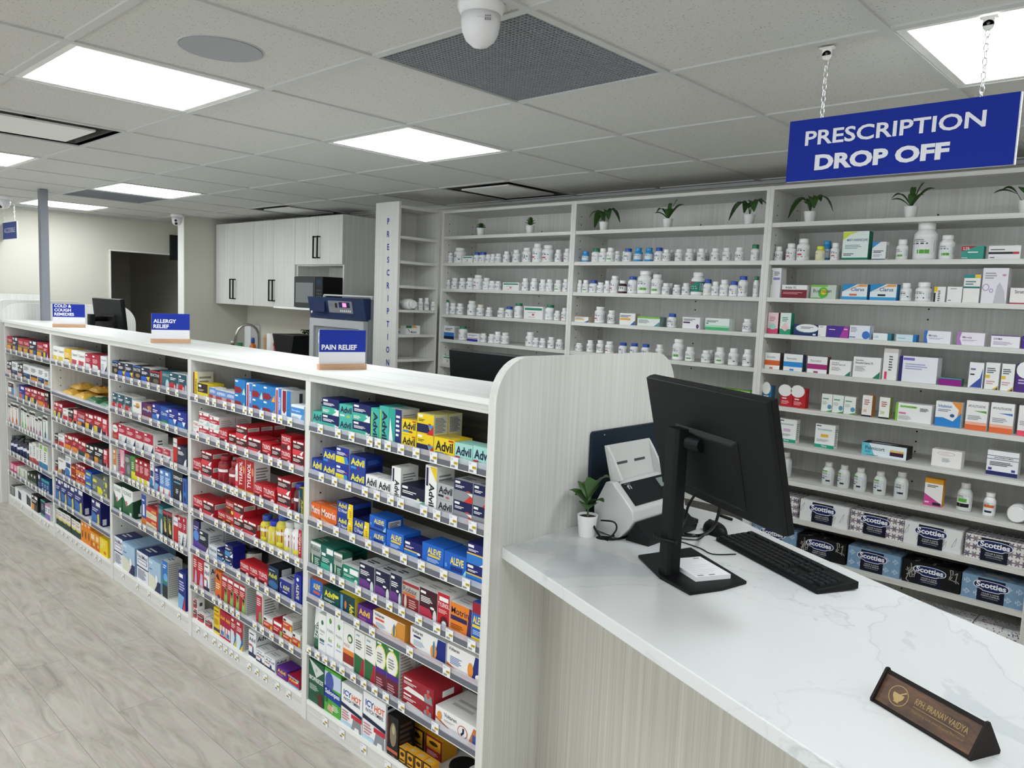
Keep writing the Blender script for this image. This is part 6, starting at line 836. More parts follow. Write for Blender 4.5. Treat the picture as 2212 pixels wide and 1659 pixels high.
def pill_bottle(kind, r, h, label, group, loc, rz):
    key = (kind, round(r, 3), round(h, 3))
    if key in _bk:
        t = copy_tree(_bk[key]); t.location = loc; t.rotation_euler = (0, 0, rz); t['label'] = label; t['group'] = group; return t
    t = thing('pill_bottle', label, 'pill bottle', loc, rz, group); _bk[key] = t
    m = MB('moulded_plastic'); c = MB('moulded_plastic'); milky = kind in ('M', 'MW', 'JG'); ch = h*(.23 if h < .09 else .17); bh = h-ch
    bc = {'C': '3a9ad8', 'K': '3a1a16', 'Y': 'e8e4b0', 'BY': 'f0f0ee'}.get(kind, 'dfe3e2' if milky else 'f0f1f0')
    cc = {'B': '1d4fb0', 'C': '3a9ad8', 'G': '1c7a54', 'Y': 'd8e02c', 'N': 'ece6cc', 'BY': '1d4fb0'}.get(kind, 'f3f3f3')
    lo = h*.16; hi = bh*.72
    def band(z0, z1, R, a0, a1, col, n=7):
        for q in range(n):
            A = math.radians(a0+(a1-a0)*q/n); B = math.radians(a0+(a1-a0)*(q+1)/n)
            m.face([(R*math.cos(A), R*math.sin(A), z0), (R*math.cos(B), R*math.sin(B), z0), (R*math.cos(B), R*math.sin(B), z1), (R*math.cos(A), R*math.sin(A), z1)], col, 'printed_card')
    if kind in ('JG', 'JO'): prof = [(r*.92, 0), (r, h*.03), (r, bh*.2), (r*.92, bh*.24), (r*.92, bh*.6), (r, bh*.64), (r, bh*.78), (r*.7, bh*.94), (r*.55, bh)]
    elif milky: prof = [(r*.95, 0), (r, h*.02), (r, bh*.74), (r*.94, bh*.84), (r*.7, bh*.94), (r*.56, bh)]
    else: prof = [(r*.92, 0), (r, h*.03), (r, bh*.12), (r*.975, bh*.14), (r*.975, bh*.74), (r, bh*.76), (r*.97, bh*.86), (r*.72, bh*.95), (r*.66, bh)]
    m.lathe(prof, 20, bc, 'milky_plastic' if milky else None)
    R = r*1.005; L0, L1 = -165, 25
    lc = {'K': 'e4e4e2', 'C': 'd8e4ec', 'Y': 'e8e4c0', 'GL': '2c8070'}.get(kind, 'e9ebec')
    band(lo, hi, R, L0, L1, lc)
    H = hi-lo; R2 = r*1.012
    def tx(z, f, a0=-150, a1=-70, col='6a6e74'): band(lo+H*z, lo+H*(z+f), R2, a0, a1, col, 3)
    tx(.84, .05, -150, -90); tx(.74, .04, -150, -80); band(lo+H*.12, lo+H*.85, R2, -38, 12, 'c4c8cb', 2)
    if kind in ('w', 'N'): tx(.58, .1, -145, -85, '3c4048'); tx(.4, .04); tx(.14, .14, -70, -50, '4a4e58')
    if kind == 'wk': tx(.5, .2, -150, -60, '24262c'); tx(.1, .1, -150, -40, '2c2e34'); tx(.3, .1, -120, -80, '4a4c54')
    if kind == 'wr': tx(.62, .1, -150, -60, '303038'); tx(.2, .16, -130, -85, 'c8303c'); tx(.02, .07, -150, -50, '2a2a30')
    if kind == 'wb': tx(.6, .08, -150, -70, '3a4048'); tx(0, .16, -160, -30, '1f2a6c')
    if kind == 'wg': tx(.6, .08, -150, -70, '3a4048'); tx(.02, .24, -120, -60, '5aa838')
    if kind == 'B': tx(.55, .2, -150, -70, '3c64b0'); tx(0, .2, -160, -30, '2440a0'); tx(.34, .12, -90, -60, 'e0b83a')
    if kind == 'BY': tx(0, .34, -165, 20, 'e8b82c')
    if kind == 'C': tx(.66, .1, -150, -60, '14204c'); tx(0, .12, -165, 20, '3a9ad8')
    if kind == 'G': tx(.6, .08); tx(0, .14, -165, -20, '1c7a54')
    if kind == 'K': tx(.5, .3, -150, -60, '4c4c50')
    if kind == 'GL': band(lo+H*.8, hi, R2, -160, -90, 'b8243c', 3); tx(.3, .06, -150, -60, 'cfe4dc'); tx(.5, .06, -150, -70, 'cfe4dc')
    if kind == 'M': band(hi, hi+H*.14, R2, -150, -90, '6cac3c', 3); tx(.5, .07, -150, -80, '4a5058'); tx(.3, .1, -150, -110, '303848'); tx(.06, .16, -100, -60, '1c2440')
    if kind == 'MW': tx(.6, .08, -150, -90, '4a5058'); tx(.1, .16, -120, -70, '1c2030')
    if kind == 'JG': band(lo, lo+H*.3, R2, -150, -40, '14181c'); band(lo+H*.4, lo+H*.7, R2, -130, -60, '5cb040')
    if kind == 'JO': band(lo+H*.5, lo+H*.75, R2, -150, -40, 'd8642c'); band(lo, lo+H*.2, R2, -130, -60, '1c2440')
    m.build('body', t)
    cr_ = r*(.74 if not milky else .62); c.lathe([(cr_*.97, bh-.0008), (cr_, bh+.001), (cr_, h-.002), (cr_*.94, h)], 20, cc); c.build('cap', t); return t
# entries: bottles (crop, x centre, width, y top, kind[, dy]) ; cartons (crop, x left, x right, y top, design, 'box')
B = 'box'
WALL = {
('left',1): [('K1',232,65,870,'wr'),('K1',340,135,800,'w'),('K1',410,555,920,'apo',B),('K1',620,80,865,'B'),('K1',704,92,862,'B'),('K1',795,75,895,'wk'),('K1',868,60,890,'w'),('K1',940,84,885,'wk'),('K1',1065,85,850,'w'),('K1',1140,60,858,'w',.05),('K1',1208,95,830,'w'),('K1',1358,112,798,'wk'),('K1',1515,125,735,'wr'),('K1',1665,150,760,'wr'),('K1',1840,92,825,'w'),('K1',1975,88,812,'wr')],
('left',2): [('K1',195,78,1272,'wk'),('K1',288,80,1248,'w'),('K1',402,82,1250,'w'),('K1',515,92,1245,'w'),('K1',625,116,1202,'wr'),('K1',760,92,1247,'wb'),('K1',850,84,1290,'wk'),('K1',938,80,1293,'wk'),('K1',1012,1250,1312,'apo',B),('K1',1345,88,1252,'w'),('K1',1475,92,1252,'w'),('K1',1608,88,1270,'wb'),('K1',1708,92,1268,'wb'),('K1',1835,100,1277,'wg'),('K1',1955,84,1265,'w')],
('left',3): [('K2',168,100,190,'G'),('K2',262,76,237,'w'),('K2',365,82,243,'w'),('K2',533,100,205,'w'),('K2',667,90,260,'N'),('K2',802,78,302,'wk'),('K2',982,90,308,'wk'),('K2',1098,95,290,'B'),('K2',1238,105,238,'G'),('K2',1330,1610,285,'apo',B),('K2',1697,125,262,'G'),('K2',1825,82,350,'w'),('K2',1936,84,310,'wr')],
('left',4): [('K2',100,288,570,'blueblack',B),('K2',400,98,582,'G'),('K2',480,655,685,'purplelow',B),('K2',715,88,687,'wk'),('K2',838,86,698,'wr'),('K2',927,88,662,'w'),('K2',1037,92,678,'wr'),('K2',1408,112,670,'w'),('K2',1505,80,752,'wk'),('K2',1605,82,762,'wk'),('K2',1732,88,745,'w'),('K2',1855,98,778,'wk')],
('left',5): [('K2',105,255,1020,'apo',B)],
('middle',1): [('L3',175,68,720,'C'),('L3',285,80,688,'G'),('L3',365,76,688,'w'),('L3',447,82,680,'wg'),('L3',520,72,718,'w',.03),('L3',572,50,722,'w',.06),('L3',636,84,690,'B'),('L3',748,80,682,'C'),('L3',865,80,682,'C'),('L3',972,84,680,'B'),('L3',1056,78,700,'wk'),('L3',1118,56,706,'wk',.06),('L3',1192,82,698,'w'),('L3',1308,82,694,'w'),('L3',1366,50,700,'wk',.06),('L3',1436,84,690,'w'),('L3',1502,50,700,'wk',.06),('L3',1588,84,686,'w'),('L3',1712,86,683,'w'),('L3',1850,94,677,'wk'),('L3',2022,90,647,'G')],
('middle',2): [('L3',112,64,1030,'wb'),('L3',180,66,1030,'wg'),('L3',258,80,1032,'B'),('L3',340,74,1055,'wk'),('L3',415,58,1037,'w'),('L3',490,88,985,'wr'),('L3',578,78,1035,'K'),('L3',683,92,992,'B'),('L3',805,148,930,'wg'),('L3',915,110,937,'w',.09),('L3',945,112,968,'wg'),('L3',1050,78,1065,'w'),('L3',1110,52,1067,'wk',.06),('L3',1168,76,1080,'w'),('L3',1268,84,1063,'w'),('L3',1388,138,947,'GL'),('L3',1505,88,1022,'BY'),('L3',1590,78,1048,'w'),('L3',1685,96,1027,'wb'),('L3',1787,96,1043,'B'),('L3',1888,100,988,'B'),('L3',2042,60,992,'G')],
('middle',3): [('L3',52,208,1425,'orange_tab',B),('L3',325,98,1318,'wr'),('L3',458,76,1358,'wk'),('L3',548,718,1388,'orange_tab',B),('L3',742,985,1422,'greentop',B),('L3',1115,90,1392,'B'),('L3',1233,1420,1430,'purple_tab',B),('L3',1480,1740,1440,'green_fade',B),('L3',1932,98,1450,'wk')],
('middle',4): [('L4',100,76,605,'w'),('L4',228,64,575,'w'),('L4',336,70,575,'wk'),('L4',433,80,588,'wr'),('L4',580,82,600,'B'),('L4',702,82,607,'B'),('L4',827,82,617,'B'),('L4',980,78,622,'w'),('L4',1178,113,562,'wg'),('L4',1310,94,648,'wg'),('L4',1482,92,683,'w'),('L4',1548,60,682,'w',.06),('L4',1635,98,650,'wg'),('L4',1782,102,660,'w'),('L4',1937,102,673,'w')],
('middle',5): [('L4',1180,1448,1058,'green_end',B),('L4',1455,1720,1075,'green_end',B),('L4',1728,1975,1105,'green_end',B)],
('right',1): [('M5',160,78,668,'wk'),('M5',268,80,642,'wr'),('M5',368,103,603,'wr'),('M5',513,78,665,'Y'),('M5',570,76,622,'C',.05),('M5',640,78,638,'wr'),('M5',705,920,542,'varen',B),('M5',948,1062,628,'whiteblue_tri',B),('M5',1197,96,608,'wg'),('M5',1388,200,470,'wg'),('M5',1572,128,573,'wg'),('M5',1690,1875,663,'redteal',B),('M5',1918,2185,660,'white_black',B)],
('right',2): [('M5',90,188,845,'white_purple',B),('M5',192,402,985,'adalat',B),('M5',435,645,985,'buscopan',B),('M5',697,905,978,'clarus',B),('M5',930,1150,978,'clarus2',B),('M5',1228,96,970,'w'),('M5',1372,136,963,'wb'),('M5',1462,1556,1000,'yellow_black_w',B),('M5',1572,1695,1000,'plain_w',B),('M5',1714,1850,900,'tealyellow',B),('M5',1872,2085,845,'white_circles',B),('M5',2097,2290,1010,'strat',B)],
('right',3): [('M5',78,164,1215,'pinkpat',B),('M5',180,270,1217,'greenpink',B),('M5',290,486,1312,'navyswoosh',B),('M5',495,560,1322,'plain_w',B),('M5',567,750,1325,'purplegrad',B),('M5',757,935,1320,'bluesplat',B),('M5',950,1102,1400,'lolo',B),('M5',1142,1310,1412,'lolo2',B),('M5',1378,1600,1365,'mirv_b',B),('M5',1655,1885,1378,'mirv_p',B),('M5',1938,2180,1400,'ovima',B),('M5',2196,2330,1410,'purplegrad',B)],
('right',4): [('M6',28,178,465,'estra_o',B),('M6',210,368,478,'estra_b',B),('M6',408,574,497,'estra_m',B),('M6',592,770,530,'sandoz50',B),('M6',792,1020,502,'sandoz75',B),('M6',1048,1166,432,'trin',B),('M6',1178,1498,495,'bigwhite',B),('M6',1504,1692,675,'magenta',B),('M6',1762,1882,550,'swooshblue',B),('M6',1900,2016,552,'ytab',B),('M6',2034,2142,562,'ytab',B),('M6',2156,2280,565,'purpw',B)],
('right',5): [('M6',10,108,740,'tealwhite',B),('M6',185,286,757,'redwhite',B),('M6',289,394,765,'redwhite',B),('M6',527,616,812,'greendots',B),('M6',620,710,822,'greendots',B),('M6',715,812,835,'greendots',B),('M6',868,950,823,'or100',B),('M6',1010,1098,840,'gr200',B),('M6',1145,1448,885,'greenside',B),('M6',1482,1700,872,'orangeblue',B),('M6',1738,1920,868,'flut_g',B),('M6',1942,2140,885,'flut_b',B),('M6',2176,2330,910,'flut_p',B)],
('right',6): [('M6',165,318,1015,'teva_g',B),('M6',475,640,1060,'teva_y',B),('M6',862,1240,1215,'pulmicort',B),('M6',1448,1700,1270,'redoval',B),('M6',1912,2180,1280,'salbut',B)],
('right',7): [('M6',218,104,1295,'MW'),('M6',582,98,1378,'M'),('M6',712,98,1402,'M'),('M6',850,102,1425,'M'),('M6',1015,104,1455,'M'),('M7',1195,116,222,'MW'),('M7',1392,1545,275,'amoxi',B),('M7',1728,128,312,'JG'),('M7',1937,106,393,'JO')],
}
for (sec, s_), items in WALL.items():
    x_lo, x_hi = SECT[sec][0]+.02, SECT[sec][1]-.02; zs = SHZ[s_]+.0003; rows = []; base_y = SY0+.03+(.02 if sec == 'right' and s_ in (6, 7) else 0)
    for it in items:
        if it[-1] == B:
            a = on_y(*px(it[0], it[1], it[3]), base_y); c_ = on_y(*px(it[0], it[2], it[3]), base_y); rows.append([a.x, c_.x, a.z, it[4], True, 0])
        else:
            dy = it[5] if len(it) > 5 else 0; Yp = base_y+dy+.02
            a = on_y(*px(it[0], it[1]-it[2]/2, it[3]), Yp); c_ = on_y(*px(it[0], it[1]+it[2]/2, it[3]), Yp); rows.append([a.x, c_.x, a.z, it[4], False, dy])
    rows.sort(key=lambda r: r[0]); prev = {}; grp = 'stock on the %s shelf of the %s wall section' % (NUM[s_], sec)
    for q, r in enumerate(rows):
        lane = 1 if r[5] else 0; x0 = max(r[0], prev.get(lane, x_lo)+.001); x1 = min(max(r[1], x0+.02), x_hi); prev[lane] = x1
        if x1-x0 < .012: continue
        pos = '%s from left, %s shelf, %s wall section' % (NUM[q], NUM[s_], sec); h = max(r[2]-zs, .03)
        if r[4]: carton(r[3], x0, x1, zs, zs+h, base_y, min(.16, max(.04, (x1-x0)*.45)) if h < .14 else .06, DS[r[3]][3]+', '+pos, grp, 'prescription_carton', 'prescription box')
        else:
            rad = (x1-x0)/2; pill_bottle(r[3], rad, h, LOOKB[r[3]]+', '+pos, grp, ((x0+x1)/2, base_y+r[5]+rad+.001, zs), random.uniform(-.15, .25))
# white round pot lying on its side at the right end of the eighth shelf
p = on_y(2212, 1115, 3.62); t = thing('round_jar', 'white round jar lying on its side, cut off at the right edge', 'jar', (-.575, 3.615, SHZ[7]+.036))
m = MB('moulded_plastic'); m.lathe([(.0, -.03), (.03, -.03), (.036, -.022), (.036, .03), (.03, .036)], 24, 'eeeeee', axis='y'); m.build('body', t)
m = MB('moulded_plastic'); m.lathe([(.03, -.045), (.032, -.042), (.032, -.03)], 24, 'f4f4f4', axis='y'); m.build('lid', t)
# ---- tissue boxes
def tissue(x, z, kind, label, partial=False):
    w_, h, dp = .225, .098, .115; m = MB('printed_card'); base = {'leaf': 'e6e7e6', 'taupe': 'e9e7e4', 'blue': '7c9cba', 'black': '101012', 'dots': 'e8e8ea'}[kind]; X = w_/2
    m.rbox((-X, 0, 0), (X, dp, h), .004, base); F = lambda u, v, e=.0003: (-X+u*w_, -e, v*h); Tp = lambda u, v, e=.0003: (-X+u*w_, v*dp, h+e); Sd = lambda u, v, e=.0003: (X+e, u*dp, v*h)
    rnd = random.Random(hash(kind) % 97 if False else {'leaf': 3, 'taupe': 5, 'blue': 8, 'black': 11, 'dots': 13}[kind])
    def blob(fr, cx, cy, r, col, petals=6, asp=1):
        pts = []
        for q in range(petals*4): a = 2*math.pi*q/(petals*4); R = r*(1+.45*math.cos(petals*a)); pts.append(fr(cx+R*math.cos(a)/asp, cy+R*math.sin(a)))
        m.face(pts, col)
    def stroke(fr, pts, wd, col):
        for a, b2 in zip(pts, pts[1:]):
            dx, dy = b2[0]-a[0], b2[1]-a[1]; l = math.hypot(dx, dy) or 1; nx, ny = -dy/l*wd, dx/l*wd
            m.face([fr(a[0]+nx*.5, a[1]+ny), fr(a[0]-nx*.5, a[1]-ny), fr(b2[0]-nx*.5, b2[1]-ny), fr(b2[0]+nx*.5, b2[1]+ny)], col)
    for fr, asp in ((F, 2.2), (Tp, 1.9), (Sd, 1.1)):
        if kind == 'taupe':
            for i in range(9 if asp > 1.5 else 5):
                for j in range(3): blob(fr, .05+i*(.9/(8 if asp > 1.5 else 4)), .16+j*.34, .11, ('8f8089' if (i+j) % 2 else '74697a'), 6, asp)
        elif kind == 'blue':
            for i in range(6 if asp > 1.5 else 3):
                for j in range(2):
                    for q in range(4): a = q*math.pi/2; blob(fr, .09+i*(.82/(5 if asp > 1.5 else 2))+.035*math.cos(a)/1, .27+j*.46+.07*math.sin(a), .05, 'b4c8da', 3, asp)
        elif kind == 'leaf':
            for i in range(11 if asp > 1.5 else 5):
                x0, y0 = rnd.random(), rnd.random()*.5; stroke(fr, [(x0, y0), (min(1, x0+.03), y0+.2), (min(1, x0+.08), min(1, y0+.45))], .009, 'a4a6a8'); stroke(fr, [(x0, y0), (min(.99, x0+.06), y0+.12), (min(1, x0+.08), min(1, y0+.45))], .007, 'b0b2b4')
        elif kind == 'black':
            for i in range(10 if asp > 1.5 else 4):
                x0 = rnd.random()*.9; y0 = .1+rnd.random()*.7; pts = [(x0, y0)]
                for q in range(5): pts.append((min(.98, max(.02, pts[-1][0]+rnd.uniform(-.04, .06))), min(.96, max(.04, pts[-1][1]+rnd.uniform(-.25, .25)))))
                stroke(fr, pts, .014, 'b0ada6')
        else:
            for i in range(120 if asp > 1.5 else 40):
                blob(fr, rnd.uniform(.02, .98), rnd.uniform(.03, .97), rnd.uniform(.012, .035), rnd.choice(['22222a', '22222a', '3a3c48', 'b02848', '2c4c8c', '5c5c68']), 3, asp)
    G = lambda u, v: F(u, v, .0006); P = lambda pts, c, e: m.face([F(a, b2, e) for a, b2 in pts], c)
    if kind != 'dots':
        P([(.26, 0), (.69, 0), (.69, .96), (.26, .96)], '101226', .0006)
        def cloud(cx, cy, sx, sy, c, e):
            pts = []
            for q in range(40):
                a = 2*math.pi*q/40; co, si = math.cos(a), math.sin(a); R = 1
                x_ = cx+sx*math.copysign(abs(co)**.7, co); y_ = cy+sy*math.copysign(abs(si)**.8, si)*(1.25 if si < 0 and abs(co) < .35 else 1)
                pts.append((x_, y_))
            P(pts, c, e)
        cloud(.475, .68, .285, .2, 'eef0f4', .0009); cloud(.475, .68, .27, .175, '16225c', .0012)
        m.text('Scotties', lambda u, v: F(u, v, .0016), .24, .58, .71, .82, 'f4f4f6', .03)
        m.text('HOUSE & HOME', lambda u, v: F(u, v, .001), .34, .31, .61, .37, 'e8e8ea', .0); m.text('MAISON et DEMEURE', lambda u, v: F(u, v, .001), .33, .22, .62, .28, 'e8e8ea', .0)
        P([(.35, .15), (.6, .15), (.6, .17), (.35, .17)], '9a9ca4', .0009)
    P2 = [Tp(.5+.22*math.cos(2*math.pi*q/20), .5+.2*math.sin(2*math.pi*q/20), .0006) for q in range(20)]; m.face(P2, 'c4c6c8' if kind != 'black' else '26262a')
    o = m.build('tissue_box', None, loc=(x, SY0+.028, z)); return tag(o, label, 'tissue box', 'tissue boxes on the lower wall shelves')
LK = {'leaf': 'white tissue box with grey leaf lines', 'taupe': 'white tissue box with taupe coral pattern', 'blue': 'blue tissue box with pale flowers', 'black': 'black tissue box with white scribbles'}
X0 = -1.560; 
xs8 = [on_y(*px('M7', a, b2), SY0+.028).x+.1125 for a, b2 in ((340, 520), (760, 640), (1200, 740), (1714, 870))]
n8 = ['taupe', 'leaf', 'taupe', 'leaf', 'taupe']; xs8 = [xs8[0]-.238]+xs8
for i in range(1, len(xs8)): xs8[i] = max(xs8[i], xs8[i-1]+.2262)
for i, (x, k) in enumerate(zip(xs8, n8)):
    if x+.113 < SECT['right'][1]-.018: tissue(x, SHZ[8]+.0004, k, LK[k]+', %s from left, upper row of tissue boxes' % NUM[i])
xs9 = [on_y(*px('M7', a, b2), SY0+.028).x+.1125 for a, b2 in ((318, 830), (735, 940), (1195, 1060), (1688, 1180))]; xs9 = [xs9[0]-.232]+xs9
for i in range(1, len(xs9)): xs9[i] = max(xs9[i], xs9[i-1]+.2262)
for i, (x, k) in enumerate(zip(xs9, ['blue', 'black', 'blue', 'black', 'blue'])):
    x = min(x, SECT['right'][1]-.0185-.1128)
    tissue(x, SHZ[9]+.0004, k, LK[k]+', %s from left, lower row of tissue boxes' % NUM[i])
for x, lb in ((-.80, 'confetti patterned tissue box, left one on the lowest visible shelf'), (-.565-.07, 'confetti patterned tissue box with red spots, lowest visible shelf, right')):
    tissue(x if x < -.7 else -.569-.0, SHZ[10]+.0004, 'dots', lb)
# ---- potted plants on the top wall shelf
def leaf_strip(m, base, ang, length, width, rise, droop, n=7, col='2f5a2c', mat='leaf', fold=.25):
    L_, C_, R_ = [], [], []; d = Vector((math.cos(ang), math.sin(ang), 0)); s = Vector((-math.sin(ang), math.cos(ang), 0)); b0 = Vector(base)
    for i in range(n+1):
        f = i/n; z = rise*math.sin(min(f*1.1, 1)*math.pi/2)-droop*f*f; p = b0+d*(length*f)+Vector((0, 0, z)); w_ = 1.45*width*math.sin(math.pi*min(f*.92+.05, 1))**.8
        C_.append(p); L_.append(p+s*w_/2+Vector((0, 0, w_*fold))); R_.append(p-s*w_/2+Vector((0, 0, w_*fold)))
    V = L_+C_+R_; k = n+1; m.mesh(V, [(i, i+1, k+i+1, k+i) for i in range(n)]+[(k+i, k+i+1, 2*k+i+1, 2*k+i) for i in range(n)], col, mat, True)
def plant(x, y, z, kind, r, h, label, group='small potted plants on the top wall shelf', rz=0):
    t = thing('potted_plant', label, 'potted plant', (x, y, z), rz, group)
    m = MB('moulded_plastic'); m.lathe([(r*.74, 0), (r*.76, .002), (r*.98, h-.002), (r, h), (r*.93, h), (r*.88, h*.86), (0, h*.86)], 26, 'f0f0ee', cap=False); m.lathe([(r*.74, .0), (0, .0)], 26, 'f0f0ee', cap=False); m.build('pot', t)
    m = MB('matte'); m.lathe([(r*.87, h*.9), (0, h*.93)], 20, '2a211a', cap=False); m.build('soil', t)
    m = MB('leaf'); rnd = random.Random(int((x+9)*1000))
    if kind == 'rosette':
        for ring, (n, l, rise) in enumerate(((9, .035, .012), (8, .03, .024), (6, .02, .032), (4, .011, .036))):
            for q in range(n): leaf_strip(m, (0, 0, h*.92), q*2*math.pi/n+ring*.4, l, .012, rise, .002, 4, fold=.3)
    if kind == 'spiky':
        for ring, (n, l, rise) in enumerate(((9, .038, .022), (9, .032, .038), (7, .022, .05), (5, .01, .056))):
            for q in range(n): leaf_strip(m, (0, 0, h*.92), q*2*math.pi/n+ring*.35, l, .008, rise, 0, 4, fold=.2)
    if kind == 'blade':
        for a, l, rise, dr, w_ in ((2.9, .085, .085, .04, .018), (3.3, .08, .045, .01, .017), (.15, .085, .075, .0, .024), (.5, .06, .11, .0, .02), (-.3, .05, .05, 0, .02), (-1.2, .035, .05, 0, .022), (1.8, .04, .09, 0, .016)): leaf_strip(m, (0, 0, h*.92), a+rnd.uniform(-.15, .15), l, w_, rise, dr, 7)
    if kind in ('droop', 'droop2'):
        for a, l, rise, dr, w_ in ((3.0, .09, .1, .11, .035), (.1, .085, .11, .1, .036), (-.8, .06, .1, .08, .034), (-2.2, .07, .09, .06, .034), (1.4, .05, .11, .04, .03), (-1.5, .035, .06, .02, .03), (2.2, .05, .1, .07, .03)):
            a += rnd.uniform(-.3, .3); stem = Vector((math.cos(a)*.02, math.sin(a)*.02, h*.92+rise*.55)); m.tube([(0, 0, h*.9), (stem.x*.4, stem.y*.4, h*.92+rise*.35), tuple(stem)], .0013, '2c4a24', 'leaf', 5)
            leaf_strip(m, tuple(stem), a, l, w_, rise*.35, dr, 7, fold=.15)
    if kind == 'wide':
        for a, l, rise, dr, w_ in ((3.14, .085, .05, .02, .03), (3.4, .06, .07, .03, .034), (0, .07, .06, .04, .03), (-1.6, .04, .05, .02, .03)):
            stem = Vector((math.cos(a)*.03, math.sin(a)*.03, h*.92+.03)); m.tube([(0, 0, h*.9), (stem.x*.6, stem.y*.6, h+.005), tuple(stem)], .0012, '2c4a24', 'leaf', 5); leaf_strip(m, tuple(stem), a, l, w_, rise*.6, dr, 7, fold=.12)
    if kind == 'ficus':
        m.tube([(0, 0, h*.9), (.001, 0, h+.03), (.003, 0, h+.07)], .003, '33401f', 'leaf', 6)
        for a, l, z0, rise, dr, w_ in ((2.6, .07, .045, .05, .01, .034), (3.3, .072, .03, .035, .0, .03), (1.7, .04, .055, .055, .01, .036), (.3, .06, .05, .075, .0, .032), (-.2, .066, .03, .03, .005, .026), (-1.0, .05, .03, .012, .012, .04), (-2.4, .045, .02, .04, 0, .03)): leaf_strip(m, (0.002, 0, h+z0), a, l, w_, rise, dr, 8, fold=.2)
    o = m.build('leaves', t); return t
PZ = SHZ[0]+.0004
for c_, xx, yb, kind, lb in (('K1', 680, 628, 'rosette', 'olive rosette succulent in white pot, leftmost plant on the top wall shelf'), ('K1', 1415, 600, 'spiky', 'dark spiky succulent in white pot, top shelf of the left wall section'), ('L3', 372, 497, 'droop', 'drooping leafy plant in white pot, left end of the middle wall section'), ('L3', 1065, 462, 'blade', 'plant with slim pointed leaves in white pot, centre of the middle wall section'), ('L3', 1950, 418, 'droop2', 'drooping leafy plant in white pot, right end of the middle wall section'), ('M5', 418, 458, 'droop', 'broad drooping plant in white pot, left end of the right wall section'), ('M5', 1258, 420, 'blade', 'plant with upright blade leaves in white pot, centre of the right wall section'), ('M5', 2215, 385, 'wide', 'leafy plant cut off by the right edge of the photo, top wall shelf')):
    p = on_y(*px(c_, xx, yb), SY0+.07); plant(p.x, SY0+.07, PZ, kind, .028, .052, lb)
# ---- narrow corner shelf facing right, with the lettered end panel
NX = -4.052; NY0, NY1 = 3.205, 3.53
t = thing('corner_shelf_unit', 'narrow corner shelving with blue PRESCRIPTION letters down its end panel', 'shelf unit', (-4.17, 3.19, 0))
lx0, lx1 = -4.30+4.17, NX+4.17
m = MB('laminate'); m.box((lx0, 0, 0), (lx1, .018, 2.285)); m.build('end_panel', t)
obox('back_panel', (lx0, .018, 0), (lx0+.014, .355, 2.262), 'ffffff', 'laminate', t); obox('side_panel', (lx0+.014, .339, 0), (lx1, .355, 2.262), 'ffffff', 'laminate', t)
obox('top_board', (lx0+.014, .018, 2.244), (lx1, .339, 2.262), 'ffffff', 'laminate_flat', t)
NZ = [2.066, 1.905, 1.745, 1.585, 1.42, 1.255, 1.09, .9, .7, .5, .3]
for z in NZ: obox('shelf', (lx0+.015, .0185, z-.018), (lx1-.002, .3385, z), 'ffffff', 'laminate_flat', t)
m = MB('printed_card')
for i, ch in enumerate('PRESCRIPTION'):
    yc = 478+(783-478)*i/11; q = on_y(839-.4*i*.3, yc, 3.19); zc = q.z
    hh = .041; vs, fs, asp = glyphs(ch, .025); ww = hh*asp*.82
    m.text(ch, lambda u, v: (u, -.0012, v), q.x+4.17-ww/2, zc-hh/2, q.x+4.17+ww/2, zc+hh/2, '1a2e94', .025)
m.build('lettering', t)
def nat(px_, py_): return on_x(780+px_*.4202, 430+py_*.4202, NX-.03)
GN = 'stock in the narrow corner shelf'
p = nat(245, 582); t = thing('pill_bottle', 'large white pill bottle lying on its side in the corner shelf', 'pill bottle', (-4.10, p.y+.0, NZ[3]+.0375), 0, GN)
m = MB('moulded_plastic'); m.lathe([(0, -.05), (.03, -.05), (.036, -.045), (.036, .035), (.028, .045)], 24, 'f0f0ef', axis='x'); m.build('body', t)
m = MB('moulded_plastic'); m.lathe([(.027, .045), (.028, .047), (.028, .064), (.026, .067)], 24, 'f4f4f3', axis='x'); m.build('cap', t)
for xx, yt, r_, k, lb in ((282, 530, .013, 'wr', 'small red and white bottle beside the lying bottle in the corner shelf'), (306, 510, .0185, 'C2', 'white bottle with blue and red label in the corner shelf'), (337, 508, .019, 'wk', 'white bottle with dark label in the corner shelf'), (369, 528, .018, 'w', 'white bottle, rightmost on its corner shelf')):
    p = nat(xx, yt); pill_bottle({'C2': 'wb'}.get(k, k), r_, max(.05, p.z-NZ[3]), lb, GN, (NX-.03, p.y, NZ[3]+.0004), 1.4)
p = nat(231, 665); q = nat(303, 665)
o = carton('four_mm', 0, q.y-p.y, NZ[4]+.0004, NZ[4]+.0004+.058, 0, .06, 'white carton marked 4mm lying in the corner shelf', GN); o.rotation_euler = (0, 0, math.pi/2); o.location = (NX-.03, (p.y+q.y)/2, NZ[4]+.0004)
p2 = nat(218, 665); o = carton('four_mm', 0, .05, NZ[4]+.0004, NZ[4]+.0504, 0, .05, 'second needle carton half hidden behind the one marked 4mm', GN); o.rotation_euler = (0, 0, math.pi/2); o.location = (NX-.1, p.y-.005, NZ[4]+.0004)
